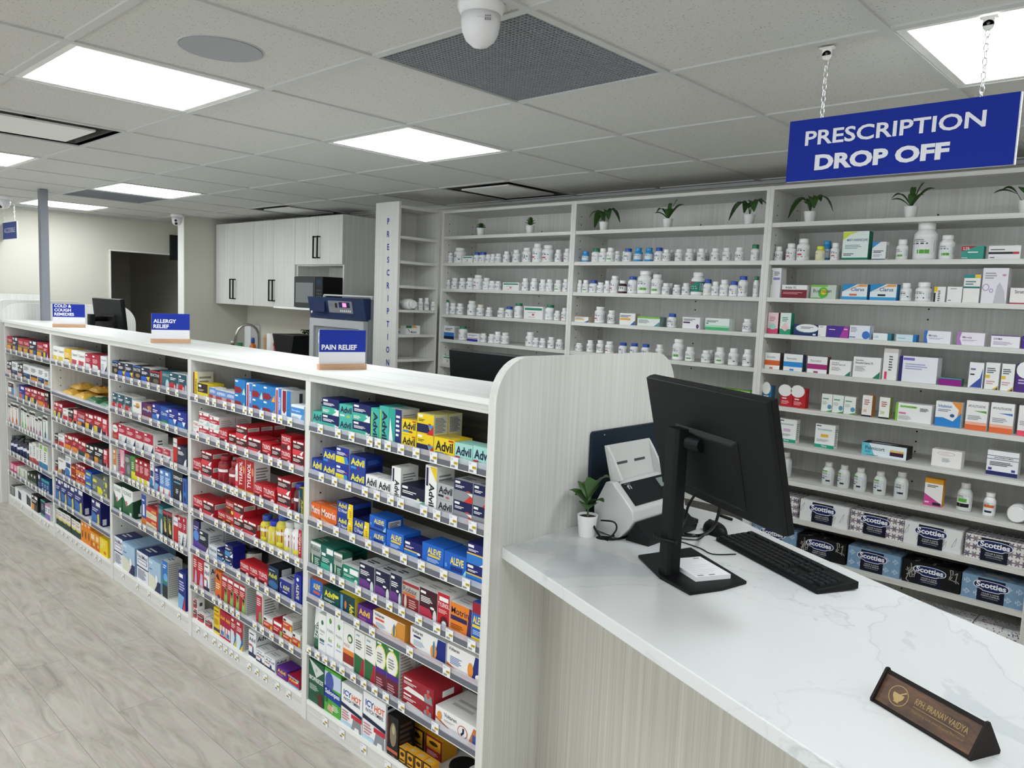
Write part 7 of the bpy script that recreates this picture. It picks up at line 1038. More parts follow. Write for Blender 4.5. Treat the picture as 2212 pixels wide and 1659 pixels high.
# ================================================================ kitchen corner
KY = 3.55; UC = [(-7.345, -6.614, 1.535, 2.295, 'left double door wall cabinet in the kitchen corner'), (-6.612, -5.909, 1.535, 2.295, 'middle double door wall cabinet in the kitchen corner'), (-5.907, -5.21, 1.535, 2.295, 'right wall cabinet with a microwave niche under its short doors')]
def handle(m, x, z0, z1, y=-.021):
    m.box((x-.005, y-.03, z0), (x+.005, y-.02, z1), '15151a'); m.box((x-.005, y-.03, z0), (x+.005, y, z0+.01), '15151a'); m.box((x-.005, y-.03, z1-.01), (x+.005, y, z1), '15151a')
for i, (x0, x1, z0, z1, lb) in enumerate(UC):
    t = thing('wall_cabinet', lb, 'cabinet', ((x0+x1)/2, KY+.02, z0), 0, 'kitchen wall cabinets'); hw = (x1-x0)/2; H = z1-z0; D_ = .315
    m = MB('laminate'); m.box((-hw, 0, 0), (-hw+.018, D_, H)); m.box((hw-.018, 0, 0), (hw, D_, H)); m.box((-hw+.018, 0, H-.018), (hw-.018, D_, H)); m.box((-hw+.018, D_-.01, 0), (hw-.018, D_, H-.018))
    if i < 2: m.box((-hw+.018, 0, 0), (hw-.018, D_-.01, .018))
    else: m.box((-hw+.018, 0, .36), (hw-.018, D_-.01, .378))
    m.build('body', t)
    zl, zh = (0, H) if i < 2 else (.37, H)
    for s in (-1, 1):
        d0, d1 = (-hw+.001, -.0012) if s < 0 else (.0012, hw-.001)
        d = obox('door', (d0, -.02, zl+.001), (d1, -.001, zh-.001), 'ffffff', 'laminate', t)
        hm = MB('black_plastic'); hx = -.03 if s < 0 else .03
        if i < 2: handle(hm, hx, .05, .24)
        else: handle(hm, hx, .42, .60)
        hm.build('handle', d)
t = thing('microwave_shelf', 'white shelf board under the microwave', 'shelf', (-5.56, KY, 1.535))
obox('board', (-.34, -.2, 0), (.332, .325, .016), 'f2f2f0', 'white_paint', t)
# microwave
t = thing('microwave', 'black microwave oven standing in the cabinet niche', 'microwave', (-5.43, 3.4, 1.5515))
obox('housing', (-.21, .002, 0), (.2, .33, .25), '0f0f11', 'black_plastic', t, .004)
m = MB('black_plastic'); m.box((-.21, -.014, .004), (.1, .0, .246), '3a3c3e'); m.box((-.185, -.0155, .04), (.07, -.0142, .2), '7c8080'); m.build('door', t)
m = MB('black_plastic'); m.box((.102, -.012, .004), (.2, .0, .246), '1c1d20')
for r in range(5):
    for c in range(3): m.box((.115+c*.026, -.0135, .03+r*.026), (.133+c*.026, -.0122, .046+r*.026), '4a4c50')
m.box((.112, -.0135, .19), (.19, -.0122, .225), '14304a'); m.build('control_panel', t)
# base cabinets, worktop, sink items
t = thing('base_cabinet', 'kitchen base cabinet below the sink, mostly hidden by the counter', 'cabinet', (-6.28, 3.3, 0)); obox('body', (-1.08, 0, 0), (1.08, .585, .87), 'ffffff', 'laminate', t)
t = thing('kitchen_worktop', 'pale worktop of the kitchen corner', 'worktop', (-6.28, 3.28, .8705)); obox('slab', (-1.085, 0, 0), (1.085, .605, .03), 'ffffff', 'quartz', t)
WT = .901
t = thing('kitchen_faucet', 'brushed steel gooseneck faucet at the kitchen sink', 'faucet', (-6.70, 3.66, WT))
m = MB('brushed_metal'); pts = [(0, 0, .03), (0, 0, .33)]
for k in range(13): a = math.pi*k/12; pts.append((-.0+.085*(math.cos(a)-1)*.35, -.1*(1-math.cos(a)), .33+.125*math.sin(a)))
m.tube(pts, .013, 'c4c2bc', n=12); m.lathe([(.028, 0), (.028, .01), (.016, .03)], 20, 'c4c2bc'); m.build('spout', t)
e_ = pts[-1]; m = MB('brushed_metal'); m.tube([e_, (e_[0]-.004, e_[1]-.012, e_[2]-.06), (e_[0]-.008, e_[1]-.02, e_[2]-.13)], [.014, .018, .02], 'bab8b2', n=14); m.build('spray_head', t)
m = MB('brushed_metal'); m.tube([(.014, 0, .07), (.05, 0, .1)], .006, 'c4c2bc'); m.build('lever', t)
t = thing('soap_dispenser', 'white soap dispenser on the wall behind the faucet', 'dispenser', (-7.16, YB-.004, 1.10))
m = MB('moulded_plastic'); m.rbox((-.06, -.1, 0), (.06, 0, .24), .03, 'eceef2', axis='y'); m.build('housing', t); m = MB('black_plastic'); m.lathe([(.012, -.02), (.02, .0), (.016, .03)], 12, '15151a', o=(-.02, -.07, -.002)); m.build('nozzle', t)
t = thing('spray_bottle', 'orange bottle with blue and white cap beside the faucet', 'bottle', (-6.93, 3.72, WT)); m = MB('moulded_plastic'); m.lathe([(.034, 0), (.036, .01), (.036, .2), (.03, .24), (.014, .27)], 16, 'e07a28'); m.build('body', t); m = MB('moulded_plastic'); m.lathe([(.018, .27), (.018, .3), (.014, .32)], 14, '3c5ca8'); m.build('cap', t)
t = thing('dish_soap_bottle', 'green bottle below the faucet spray head', 'bottle', (-6.63, 3.36, WT)); m = MB('moulded_plastic'); m.lathe([(.03, 0), (.033, .01), (.033, .22), (.024, .27), (.012, .29)], 16, '4a5a34'); m.box((-.02, -.034, .1), (.02, -.0325, .2), 'e8e8dc'); m.build('body', t); m = MB('moulded_plastic'); m.lathe([(.013, .29), (.013, .31)], 12, 'e8e8e4'); m.build('cap', t)
t = thing('jug', 'small green glass beside the orange bottle', 'glass', (-6.98, 3.6, WT)); m = MB('moulded_plastic'); m.lathe([(.03, 0), (.035, .0), (.04, .27), (.036, .27)], 16, '3f8a5c'); m.build('body', t)
t = thing('tumbler', 'tan paper cup stack on the kitchen worktop', 'cup', (-6.78, 3.78, WT)); m = MB('matte'); m.lathe([(.028, 0), (.036, .33), (.03, .35)], 16, 'd8bc98'); m.build('body', t)
t = thing('paper_towel_roll', 'white upright paper towel roll on the kitchen worktop', 'paper towel', (-6.52, 3.70, WT)); m = MB('matte'); m.lathe([(.02, .11), (.055, .11), (.055, .385), (.02, .385)], 24, 'eeeeea'); m.build('roll', t); m = MB('brushed_metal'); m.lathe([(.06, 0), (.06, .01), (.01, .012), (.01, .109)], 20, 'c0c0c0'); m.build('stand', t)
t = thing('coffee_tin', 'red coffee tin with white lettering beside the coffee maker', 'tin', (-6.13, 3.6, WT)); m = MB('moulded_plastic'); m.lathe([(.098, 0), (.1, .004), (.1, .305), (.095, .31)], 28, 'b8182c')
for s_, z_ in (('Tim', .22), ('Hortons', .15)):
    vs, fs, asp = glyphs(s_, .02); w_ = 1.1 if s_ == 'Hortons' else .6
    m.text(s_, lambda u, v: (.1015*math.cos(-2.1+u*w_), .1015*math.sin(-2.1+u*w_), z_+v*.05), 0, 0, 1, 1, 'f4f0f0')
m.build('body', t); m = MB('moulded_plastic'); m.lathe([(.102, .295), (.104, .3), (.104, .32), (.1, .323)], 28, 'a81428'); m.build('lid', t)
t = thing('coffee_maker', 'black drip coffee maker beside the fridge', 'coffee maker', (-5.72, 3.46, WT))
m = MB('black_plastic'); m.box((-.11, -.1, 0), (.11, .14, .03), '111113'); m.box((-.11, .04, .03), (.11, .14, .4), '111113'); m.prism([(-.18, .42), (.16, .42), (.12, .25), (-.12, .25)], -.12, .14, 'y', '131315', ij=(0, 2)); m.build('housing', t, .004)
m = MB('clear_glass'); m.lathe([(.06, .032), (.075, .06), (.078, .13), (.055, .19), (.05, .21)], 22, '9aa0a0', o=(0, -.03, 0)); m.build('carafe', t); m = MB('black_plastic'); m.tube([(.07, -.05, .19), (.12, -.08, .17), (.12, -.08, .09), (.078, -.05, .07)], .008, '141416'); m.build('carafe_handle', t)
t = thing('trailing_plant', 'dark green trailing plant above the coffee maker', 'plant', (-5.66, 3.56, WT+.421)); m = MB('leaf'); random.seed(5)
for k in range(22): leaf_strip(m, (random.uniform(-.06, .06), random.uniform(-.03, .03), .002), random.uniform(0, 6.28), random.uniform(.05, .13), .02, random.uniform(.02, .06), .02, 5)
m.build('leaves', t)
# laboratory fridge
t = thing('laboratory_fridge', 'grey glass door fridge with a navy blue control head', 'fridge', (-4.805, 3.22, 0)); hw = .355
m = MB('matte'); m.box((-hw+.01, .05, .05), (-hw+.04, .6, 1.50), 'a9adb0'); m.box((hw-.04, .05, .05), (hw-.01, .6, 1.50), 'a9adb0'); m.box((-hw+.04, .57, .05), (hw-.04, .6, 1.5), 'd8dadb'); m.box((-hw+.01, .05, .02), (hw-.01, .6, .05), 'a9adb0'); m.box((-hw+.04, .05, 1.47), (hw-.04, .57, 1.5), 'd8dadb'); m.build('cabinet', t)
for z in (.5, .85, 1.2): obox('rack', (-hw+.045, .09, z), (hw-.045, .56, z+.01), 'c8cacb', 'matte', t)
obox('top_housing', (-hw+.01, .06, 1.5005), (hw-.01, .6, 1.64), 'a2a6aa', 'matte', t)
m = MB('matte'); m.prism([(-.01, 1.645), (.058, 1.645), (.058, 1.502), (.02, 1.488), (.018, 1.505)], -hw, hw, 'x', '26375c', ij=(1, 2)); m.build('control_head', t, .003)
Fr = lambda u, v, e=.0015: (-hw+u*2*hw, -.01+(1-v)*.027-e, 1.505+v*.138)
m = MB('matte')
def quad(a, b_, c_, d_, col, e=.0015, mat=None): m.face([Fr(a, b_, e), Fr(c_, b_, e), Fr(c_, d_, e), Fr(a, d_, e)], col, mat)
quad(.38, .22, .8, .84, '8d9096'); quad(.5, .48, .54, .72, '1c1c22', .002); quad(.57, .5, .76, .78, '1e2c5c', .002); quad(.635, .54, .7, .74, 'ff4060', .0025, 'red_digits')
for k in range(6): quad(.58+k*.033, .28, .6+k*.033, .38, 'e8eaec', .002)
for k in range(3): quad(.4, .56+k*.06, .48, .57+k*.06, '4c5058', .002)
m.build('display_panel', t)
m = MB('matte'); m.box((-.27, -.012, 1.535), (-.12, .004, 1.615), '22325a'); m.build('latch_cover', t, .002)
m = MB('matte'); m.lathe([(.0, -.004), (.011, -.004), (.011, .0)], 16, 'dfe3e8', axis='y', o=(-hw+.035, .012, 1.53)); m.build('lock', t)
m = MB('matte'); z0, z1 = .06, 1.485; f = .055
m.box((-hw+.012, .005, z0), (-hw+.012+f, .045, z1), 'bcc0c2'); m.box((hw-.012-f, .005, z0), (hw-.012, .045, z1), 'bcc0c2'); m.box((-hw+.012+f, .005, z1-f), (hw-.012-f, .045, z1), 'bcc0c2'); m.box((-hw+.012+f, .005, z0), (hw-.012-f, .045, z0+f), 'bcc0c2'); dr = m.build('door', t, .002)
m = MB('clear_glass'); m.box((-hw+.013+f, .02, z0+f+.001), (hw-.013-f, .028, z1-f-.001), 'c4ceca'); m.build('glass', dr)
m = MB('printed_card'); m.box((-.24, .0165, 1.30), (-.13, .019, 1.38), 'd8e0ea'); m.box((-.232, .0158, 1.325), (-.138, .0166, 1.355), '2c3c84'); m.build('sticker', dr)
m = MB('matte'); m.tube([(-hw+.06, .1, 1.66), (0, .1, 1.66), (hw-.03, .1, 1.66)], .007, 'e6e8ea'); m.box((-hw+.06, .09, 1.6405), (-hw+.07, .11, 1.66), 'e6e8ea'); m.box((hw-.05, .09, 1.6405), (hw-.04, .11, 1.66), 'e6e8ea'); m.build('top_rail', t)
# electrical panel and lab coat near the partition
t = thing('wall_panel_box', 'flat black panel box high on the wall beside the partition', 'panel', (-8.296, 3.62, 2.09)); m = MB('black_plastic'); m.box((0, -.12, -.13), (.03, .12, .13), '24282a'); m.box((.03, -.01, -.02), (.034, .0, .01), 'd0d0d0'); m.build('cover', t)
t = thing('lab_coat', 'white coat hanging on the partition wall, half hidden behind its end', 'coat', (-7.4945, 3.31, 1.655))
m = MB('matte'); n = 18; V = []; rows = 14; random.seed(2)
for i in range(rows+1):
    f = i/rows; wd = .07+.19*min(1, f*1.9)**.7; z = -1.0*f
    for k in range(n+1):
        u = k/n; V.append((-.012-.04*(.5+.5*math.sin(u*19+f*2))*min(1, .25+f)-.03*f, (u-.30)*wd*1.5+.03, z-.03*abs(u-.5)*(1-f)))
m.mesh(V, [(i*(n+1)+k, i*(n+1)+k+1, (i+1)*(n+1)+k+1, (i+1)*(n+1)+k) for i in range(rows) for k in range(n)], 'e9eaec', smooth=True)
o = m.build('fabric', t); sd = o.modifiers.new('s', 'SOLIDIFY'); sd.thickness = .004; sd.offset = 0
m = MB('brushed_metal'); m.tube([(-.0, .03, .02), (-.03, .03, .015), (-.035, .03, .03)], .004, 'b0b0b0'); m.build('hook', t)
# ================================================================ far left stations
def rounded_panel(name, x, y0, y1, z1, th, r, label, grp, cut=(True, True)):
    t = thing(name, label, 'partition panel', (x, y0, 0), 0, grp); W = y1-y0; pts = [(0, 0), (W, 0)]
    if cut[1]: pts += [(W-r+r*math.cos(a), z1-r+r*math.sin(a)) for a in [math.pi/2*k/10 for k in range(11)]]
    else: pts += [(W, z1)]
    if cut[0]: pts += [(r-r*math.sin(a), z1-r+r*math.cos(a)) for a in [math.pi/2*k/10 for k in range(11)]]
    else: pts += [(0, z1)]
    m = MB('laminate'); m.prism(pts, -th/2, th/2, 'x', ij=(1, 2)); m.build('board', t, .001); return t
GPN = 'rounded wood grain partition panels between the stations'
rounded_panel('partition_panel', -1.518, 1.545, 2.485, 1.505, .03, .13, 'near rounded wood grain partition beside the scanner', GPN)
rounded_panel('partition_panel', -6.672, 1.545, 2.53, 1.505, .03, .15, 'rounded wood grain partition at the far end of the display counter', GPN)
rounded_panel('partition_panel', -7.62, 1.72, 2.5, 1.51, .03, .13, 'farther rounded partition seen just above the one behind the post', GPN)
rounded_panel('partition_panel', -8.22, 1.45, 2.35, 1.55, .03, .1, 'farthest wood grain partition against the left wall', GPN)
t = thing('station_desk', 'white desk surface behind the far partition at the left edge', 'desk', (-7.42, 1.75, 0)); obox('top', (-.7, -.16, .92), (-.22, .6, .95), 'ffffff', 'quartz', t); obox('front_board', (-.7, -.1, 0), (-.22, -.08, .919), 'ffffff', 'laminate', t)
t = thing('office_chair', 'black office chair cut off at the left edge of the photo', 'chair', (-8.0, 1.2, 0))
m = MB('black_plastic'); m.rbox((-.24, -.24, .44), (.24, .24, .52), .08, '17181a'); m.build('seat', t, .01); m = MB('black_plastic'); m.rbox((-.22, .2, .6), (.22, .27, 1.0), .06, '17181a', axis='y'); m.build('backrest', t, .01)
m = MB('black_plastic'); m.tube([(0, .24, .5), (0, .26, .64)], .02, '222222'); m.lathe([(.03, .1), (.03, .44)], 12, '222222'); m.build('post', t)
for k in range(5):
    a = 2*math.pi*k/5; m = MB('black_plastic'); m.tube([(0, 0, .1), (.27*math.cos(a), .27*math.sin(a), .06)], .018, '222222'); lg = m.build('leg', t); m = MB('black_plastic'); m.lathe([(.0, -.012), (.028, -.012), (.028, .012), (0, .012)], 14, '111111', axis='x', o=(.27*math.cos(a), .27*math.sin(a), .03)); m.build('caster', lg)
# ---- hanging signs
def chain(m, x, y, z0, z1, link=.019, r=.0014, col='d8dadc'):
    n = max(2, int((z1-z0)/(link*.78))); st = (z1-z0)/n
    for k in range(n):
        zc = z0+st*(k+.5); pts = []
        for q in range(12):
            a = 2*math.pi*q/12; u = .0042*math.cos(a); v = link*.5*math.sin(a); pts.append((x+(u if k % 2 else u*.25), y+(u*.25 if k % 2 else u), zc+v))
        m.tube(pts, r, col, 'brushed_metal', 5, close=True)
t = thing('hanging_sign', 'blue PRESCRIPTION DROP OFF sign hanging from two chains', 'sign', (-.664, 2.031, 2.011))
m = MB('matte'); m.box((-.262, -.004, 0), (.262, .004, .157), 'eceef0'); m.box((-.262, -.0052, .0), (.259, -.004, .157), '0d2b98'); m.build('board', t)
m = MB('matte'); G = lambda u, v: (u, -.0064, v)
m.text('PRESCRIPTION', G, -.217, .089, .197, .1265, 'eceef6', .02); m.text('DROP OFF', G, -.187, .024, .128, .064, 'eceef6', .045); m.build('lettering', t)
for sx in (-.181, .181):
    m = MB('brushed_metal'); chain(m, sx, 0, .15, CEIL-2.011-.035); m.build('chain', t)
    m = MB('white_paint'); zt = CEIL-2.011-.006; m.box((sx-.018, -.006, zt-.003), (sx+.018, .012, zt)); m.lathe([(.0, -.002), (.012, -.002), (.012, .002), (.0, .002)], 16, 'ffffff', axis='y', o=(sx, 0, zt-.02)); m.box((sx-.012, -.002, zt-.02), (sx+.012, .002, zt)); m.lathe([(.0, -.003), (.004, -.003), (.004, -.0021)], 10, '6c6c70', 'brushed_metal', axis='y', o=(sx, 0, zt-.016)); m.build('clip', t)
p = on_y(7, 480, 2.0)
t = thing('hanging_sign', 'small blue ACCESSIBLE sign hanging at the left edge', 'sign', (-8.08, 2.0, 2.04)); 
m = MB('matte'); m.box((-.215, -.004, 0), (.22, .004, .148), 'eceef0'); m.box((-.215, -.0055, 0), (.205, -.004, .148), '46559a'); m.build('board', t)
m = MB('matte'); m.text('ACCESSIBLE', lambda u, v: (u, -.007, v), -.17, .056, .17, .098, 'd4d8ec', .01); m.build('lettering', t)
for sx in (-.19, .13):
    m = MB('brushed_metal'); chain(m, sx, 0, .148, CEIL-2.04-.008, link=.024, r=.002); m.build('chain', t)
# ---- table signs on the counter top
def table_sign(words, x, y, label):
    a = math.radians(75); t = thing('table_sign', label, 'sign', (x, y, 1.3815), a, 'acrylic signs on wooden bases')
    m = MB('wood_light'); m.rbox((-.094, -.016, 0), (.094, .016, .02), .004, 'ffffff'); m.build('base', t)
    m = MB('matte'); m.box((-.091, -.002, .0195), (.091, .002, .15), 'e9eaee'); m.box((-.091, -.0026, .066), (.091, -.002, .15), '1c34a0'); m.build('board', t)
    m = MB('matte'); z = .0745+.0265*(len(words)-1)
    for w_ in words: 
        _, _, asp = glyphs(w_, .03); m.text(w_, lambda u, v: (u, -.0034, v), -.082, z, -.082+.0195*asp, z+.0195, 'f4f5fa', .03); z -= .0265
    m.build('lettering', t)
table_sign(['PAIN RELIEF'], -2.475, 1.695, 'blue PAIN RELIEF sign on a wooden base, nearest on the counter')
table_sign(['ALLERGY', 'RELIEF'], -4.013, 1.698, 'blue ALLERGY RELIEF sign on a wooden base, middle of the counter')
table_sign(['COLD &', 'COUGH', 'REMEDIES'], -5.544, 1.69, 'blue COLD & COUGH REMEDIES sign on a wooden base, far end')
# ================================================================ monitors
def monitor(label, top_left, phi, tilt, col_xy, desk_z, w_=.54, h=.322, stand_h=None, group=None):
    # top_left: upper left corner of the back cover as the photo shows it
    u = Vector((math.cos(phi), math.sin(phi), 0)); n = Vector((-math.sin(phi), math.cos(phi), 0)); TL = Vector(top_left)
    d = Vector((0, 0, -math.cos(tilt)))+n*math.sin(tilt); nn = n*math.cos(tilt)+Vector((0, 0, math.sin(tilt)))   # nn: away from the viewer's side
    t = thing('monitor', label, 'monitor', (col_xy[0], col_xy[1], desk_z), 0, group); O = Vector((col_xy[0], col_xy[1], desk_z))
    P = lambda a, b_, c_: tuple(TL+u*a+d*b_+nn*c_-O)
    def slab(m, a0, a1, b0, b1, c0, c1, col, mat=None, ins=0):
        A = [P(a0+ins, b0+ins, c0), P(a1-ins, b0+ins, c0), P(a1-ins, b1-ins, c0), P(a0+ins, b1-ins, c0)]; B_ = [P(a0, b0, c1), P(a1, b0, c1), P(a1, b1, c1), P(a0, b1, c1)]
        m.mesh(A+B_, [(0, 1, 2, 3), (7, 6, 5, 4), (0, 4, 5, 1), (1, 5, 6, 2), (2, 6, 7, 3), (3, 7, 4, 0)], col, mat)
    m = MB('black_plastic'); slab(m, 0, w_, 0, h, 0.0, .012, '101214', ins=.003); slab(m, 0, w_, 0, h, .0122, .03, '0c0d0f'); m.build('back_cover', t, .0015)
    m = MB('black_plastic'); slab(m, .004, w_-.004, .004, h-.012, .0302, .0306, '0a0a0c', 'clear_glass' if False else None); m.build('screen', t)
    m = MB('black_plastic'); slab(m, w_*.24, w_*.76, h*.36, h*.93, -.012, .0, '0c0d0f', ins=.014); m.build('port_housing', t, .003)
    m = MB('black_plastic'); m.text('DELL', lambda a, b_: P(w_*.5-.04+a*.08, h*.16+(1-b_)*.022, -.0006), 0, 0, 1, 1, '17191c', .02); m.build('logo', t)
    ctr = TL+u*(w_/2)+d*(h*.47)+nn*(-.012)-O; zc = ctr.z
    m = MB('black_plastic'); 
    pr = [(-.02, -.026), (.02, -.026), (.026, -.016), (.026, .012), (-.026, .012), (-.026, -.016)]
    R = Matrix.Rotation(phi, 3, 'Z'); V = []
    for z in (.008, zc+.035): V += [tuple(R @ Vector((a, b_, 0))+Vector((0, 0, z))) for a, b_ in pr]
    k = len(pr); m.mesh(V, [tuple(range(k-1, -1, -1)), tuple(range(k, 2*k))]+[(i, (i+1) % k, k+(i+1) % k, k+i) for i in range(k)], '0d0e10'); m.build('stand_column', t, .002)
    m = MB('black_plastic'); s0 = R @ Vector((0, .012, 0)); m.tube([(s0.x, s0.y, zc), tuple(ctr)], .019, '0d0e10', n=10); 
    m.build('mount_arm', t)
    return t, P, R, O
t, P_, R_, O_ = monitor('black monitor on the quartz counter seen from behind, in front of the wall shelving', (-1.221, 1.86, 1.468), -.477, .238, (-1.045, 1.768), .951)
m = MB('black_plastic'); base = [on_z(1378, 1203, .958), on_z(1378, 1211, .958), on_z(1430, 1255, .958), on_z(1490, 1283, .958), on_z(1613, 1260, .958), on_z(1607, 1255, .958), on_z(1500, 1186, .958)]
base = [(p.x-O_.x, p.y-O_.y) for p in (on_z(1378, 1205, .951), on_z(1425, 1251, .951), on_z(1490, 1287, .951), on_z(1560, 1277, .951), on_z(1613, 1262, .951), on_z(1492, 1188, .951))]
m.prism(base, 0, .009, 'z', '0e0f11', ij=(0, 1)); m.build('stand_base', t, .002)
m = MB('black_plastic'); m.tube([(-.05, -.01, .19-.0), (-.03, -.035, .19), (.03, -.03, .19)], .006, '141416'); q = m.build('cable_clip', t, loc=(0, 0, -.085))
t2, _, _, _ = monitor('black monitor at the far station, seen above the counter beyond the cold and cough sign', (-6.43, 2.12, 1.566), .02, .10, (-6.155, 2.03), .951)
obox('stand_base', (-.12, -.08, 0), (.12, .1, .009), '0e0f11', 'black_plastic', t2)
t3, _, _, _ = monitor('black monitor behind the display counter, half hidden by the near partition', (-2.546, 2.3, 1.445), 0.0, .10, (-2.276, 2.21), .951)
obox('stand_base', (-.12, -.08, 0), (.12, .1, .009), '0e0f11', 'black_plastic', t3)
# desks behind the display bays that carry the two far monitors
for x0, x1, lb in ((-6.655, -4.3, 'low worktop behind the far half of the display counter'), (-4.25, -1.534, 'low worktop behind the near half of the display counter')):
    t = thing('back_desk', lb, 'desk', ((x0+x1)/2, 1.94, 0), 0, 'worktops behind the display counter'); hw = (x1-x0)/2
    obox('top', (-hw, 0, .921), (hw, .56, .951), 'ffffff', 'quartz', t); obox('leg_panel', (-hw, .02, 0), (-hw+.02, .54, .9205), 'ffffff', 'laminate', t); obox('leg_panel', (hw-.02, .02, 0), (hw, .54, .9205), 'ffffff', 'laminate', t)
# ================================================================ quartz counter in the foreground
CT = .951
t = thing('service_counter', 'service counter with a white veined quartz top in the foreground', 'counter', (-.6, 1.8, 0)); ox, oy = -.6, 1.8
F0 = Vector((-1.5025, 1.592)); dF = Vector((-.402+1.526, 1.209-1.596)).normalized(); F1 = F0+dF*2.1
Bk0 = Vector((-1.5025, 2.47)); Bk1 = Vector((-1.22, 2.462)); Bk2 = Vector((-.974, 2.323)); dB = Vector((-.293+.974, 2.007-2.323)).normalized(); Bk3 = Bk2+dB*1.75
slab = [F0, F1, Bk3, Bk2, Bk1, Bk0]
m = MB('quartz'); m.prism([(p.x-ox, p.y-oy) for p in slab], .918, .951, 'z', ij=(0, 1)); m.build('quartz_top', t, .0025)
nF = Vector((-dF.y, dF.x)); a = Vector((-1.5025, 1.792)); b_ = a+dF*2.0
m = MB('laminate_front'); m.prism([(p.x-ox, p.y-oy) for p in (a, b_, b_+nF*.02, a+nF*.02)], 0, .9178, 'z', ij=(0, 1)); m.build('front_panel', t)
# ---- keyboard
A = on_z(1546, 1168, CT); Bq = on_z(1777, 1291, CT); Cq = on_z(1865.6, 1278.6, CT)
ux = (Bq-A).normalized(); ang = math.atan2(ux.y, ux.x); KL, KD = .455, .132
t = thing('keyboard', 'black wired keyboard on the quartz counter below the monitor', 'keyboard', (A.x, A.y, CT), ang)
m = MB('black_plastic'); m.prism([(0, .0), (.0, .012), (KD, .024), (KD, .004)], 0, KL, 'x', '0d0e10', ij=(1, 2)); m.build('case', t, .002)
tilt = math.atan2(.012, KD); kz = lambda y: .0125+.012*y/KD
def key(w_, d_):
    m = MB('black_plastic'); x, y, h = w_/2, d_/2, .0055
    V = [(-x, -y, 0), (x, -y, 0), (x, y, 0), (-x, y, 0), (-x+.0022, -y+.002, h), (x-.0022, -y+.002, h), (x-.0022, y-.002, h), (-x+.0022, y-.002, h)]
    m.mesh(V, [(4, 5, 6, 7), (0, 1, 5, 4), (1, 2, 6, 5), (2, 3, 7, 6), (3, 0, 4, 7)], '191a1d'); return m
_ks = {}
U = .019
rows = [(.012, [1.25, 1.25, 1.25, 6.2, 1.25, 1.25, 1.25, 1.3, None, 1, 1, 1, None, 2, 1]), (.031, [2.25]+[1]*10+[2.75, None, -1, 1, -1, None, 1, 1, 1, 1]), (.05, [1.75]+[1]*11+[2.25, None, -3, None, 1, 1, 1, 1]), (.069, [1.5]+[1]*12+[1.5, None, 1, 1, 1, None, 1, 1, 1, 1]), (.088, [1]*13+[2, None, 1, 1, 1, None, 1, 1, 1, 1]), (.112, [1, -1, 1, 1, 1, 1, -.5, 1, 1, 1, 1, -.5, 1, 1, 1, 1, None, 1, 1, 1])]
for ry, ks in rows:
    x = .012
    for kk in ks:
        if kk is None: x += .0055; continue
        if kk < 0: x += -kk*U; continue
        w_ = kk*U-.0012
        if x+w_ > KL-.006: break
        kkey = round(kk, 2)
        if kkey not in _ks: o = key(w_, .0175).build('key', t); _ks[kkey] = o
        else: o = _ks[kkey].copy(); COL.objects.link(o); o.parent = t
        o.location = (x+w_/2, ry, kz(ry)); o.rotation_euler = (tilt, 0, 0); x += kk*U
# ---- mouse
p = on_z(1548, 1158, CT)
t = thing('computer_mouse', 'black computer mouse beyond the keyboard', 'mouse', (p.x-.02, p.y+.025, CT), 1.05)
m = MB('black_plastic'); V = []; n = 20; rings = 8
for i in range(rings+1):
    f = i/rings; s_ = math.cos(f*math.pi/2)**.6 if i < rings else 0
    for k in range(n): a = 2*math.pi*k/n; V.append((.031*s_*math.cos(a), .056*s_*math.sin(a)*(1+.05*math.cos(a)), .036*math.sin(f*math.pi/2)**.9*(1+.12*math.sin(a)*(1-f))))
m.mesh(V, [(i*n+k, i*n+(k+1) % n, (i+1)*n+(k+1) % n, (i+1)*n+k) for i in range(rings) for k in range(n)]+[tuple(range(n-1, -1, -1))], '101113', smooth=True); m.build('shell', t)
m = MB('black_plastic'); m.lathe([(.0, -.003), (.008, -.003), (.008, .003), (0, .003)], 14, '1c1c1f', axis='x', o=(0, .032, .029)); m.build('scroll_wheel', t)
# ---- note pad lying on the stand base
q = [on_z(1473, 1238, .9615), on_z(1503, 1256, .9615), on_z(1578, 1249, .9615), on_z(1522, 1203, .9615), on_z(1466, 1203, .9615)]
c0, c1_, c2_, = q[1], q[2], q[3]; ctr = (q[0]+q[2]+q[3])/3
e1 = (c1_-c0); L1 = e1.length; e1.normalize(); e2 = Vector((-e1.y, e1.x, 0)); ang = math.atan2(e1.y, e1.x)
t = thing('note_pad', 'small white notepad with printed form lines on the monitor base', 'notepad', (c0.x, c0.y, .9606), ang)
m = MB('printed_card'); m.box((0, 0, 0), (L1, .145, .012), 'f2f2f4')
for k in range(10):
    z_ = .02+k*.0125; m.face([(.008, z_, .0123), (L1*(.5+.45*((k*7) % 3)/2), z_, .0123), (L1*(.5+.45*((k*7) % 3)/2), z_+.001, .0123), (.008, z_+.001, .0123)], 'b4b6c0')
for a, b_ in ((.01, .006), (.045, .006), (.012, .13), (L1-.03, .13)): m.face([(a, b_, .0123), (a+.018, b_, .0123), (a+.018, b_+.006, .0123), (a, b_+.006, .0123)], '7c7e88')
m.build('pad', t)
# ---- small plant on the counter
p = on_z(1267, 1158, CT)
t = plant(p.x, p.y, CT+.0004, 'ficus', .0325, .068, 'small rubber plant in a white pot beside the scanner', 'plant on the quartz counter')
del t['group']
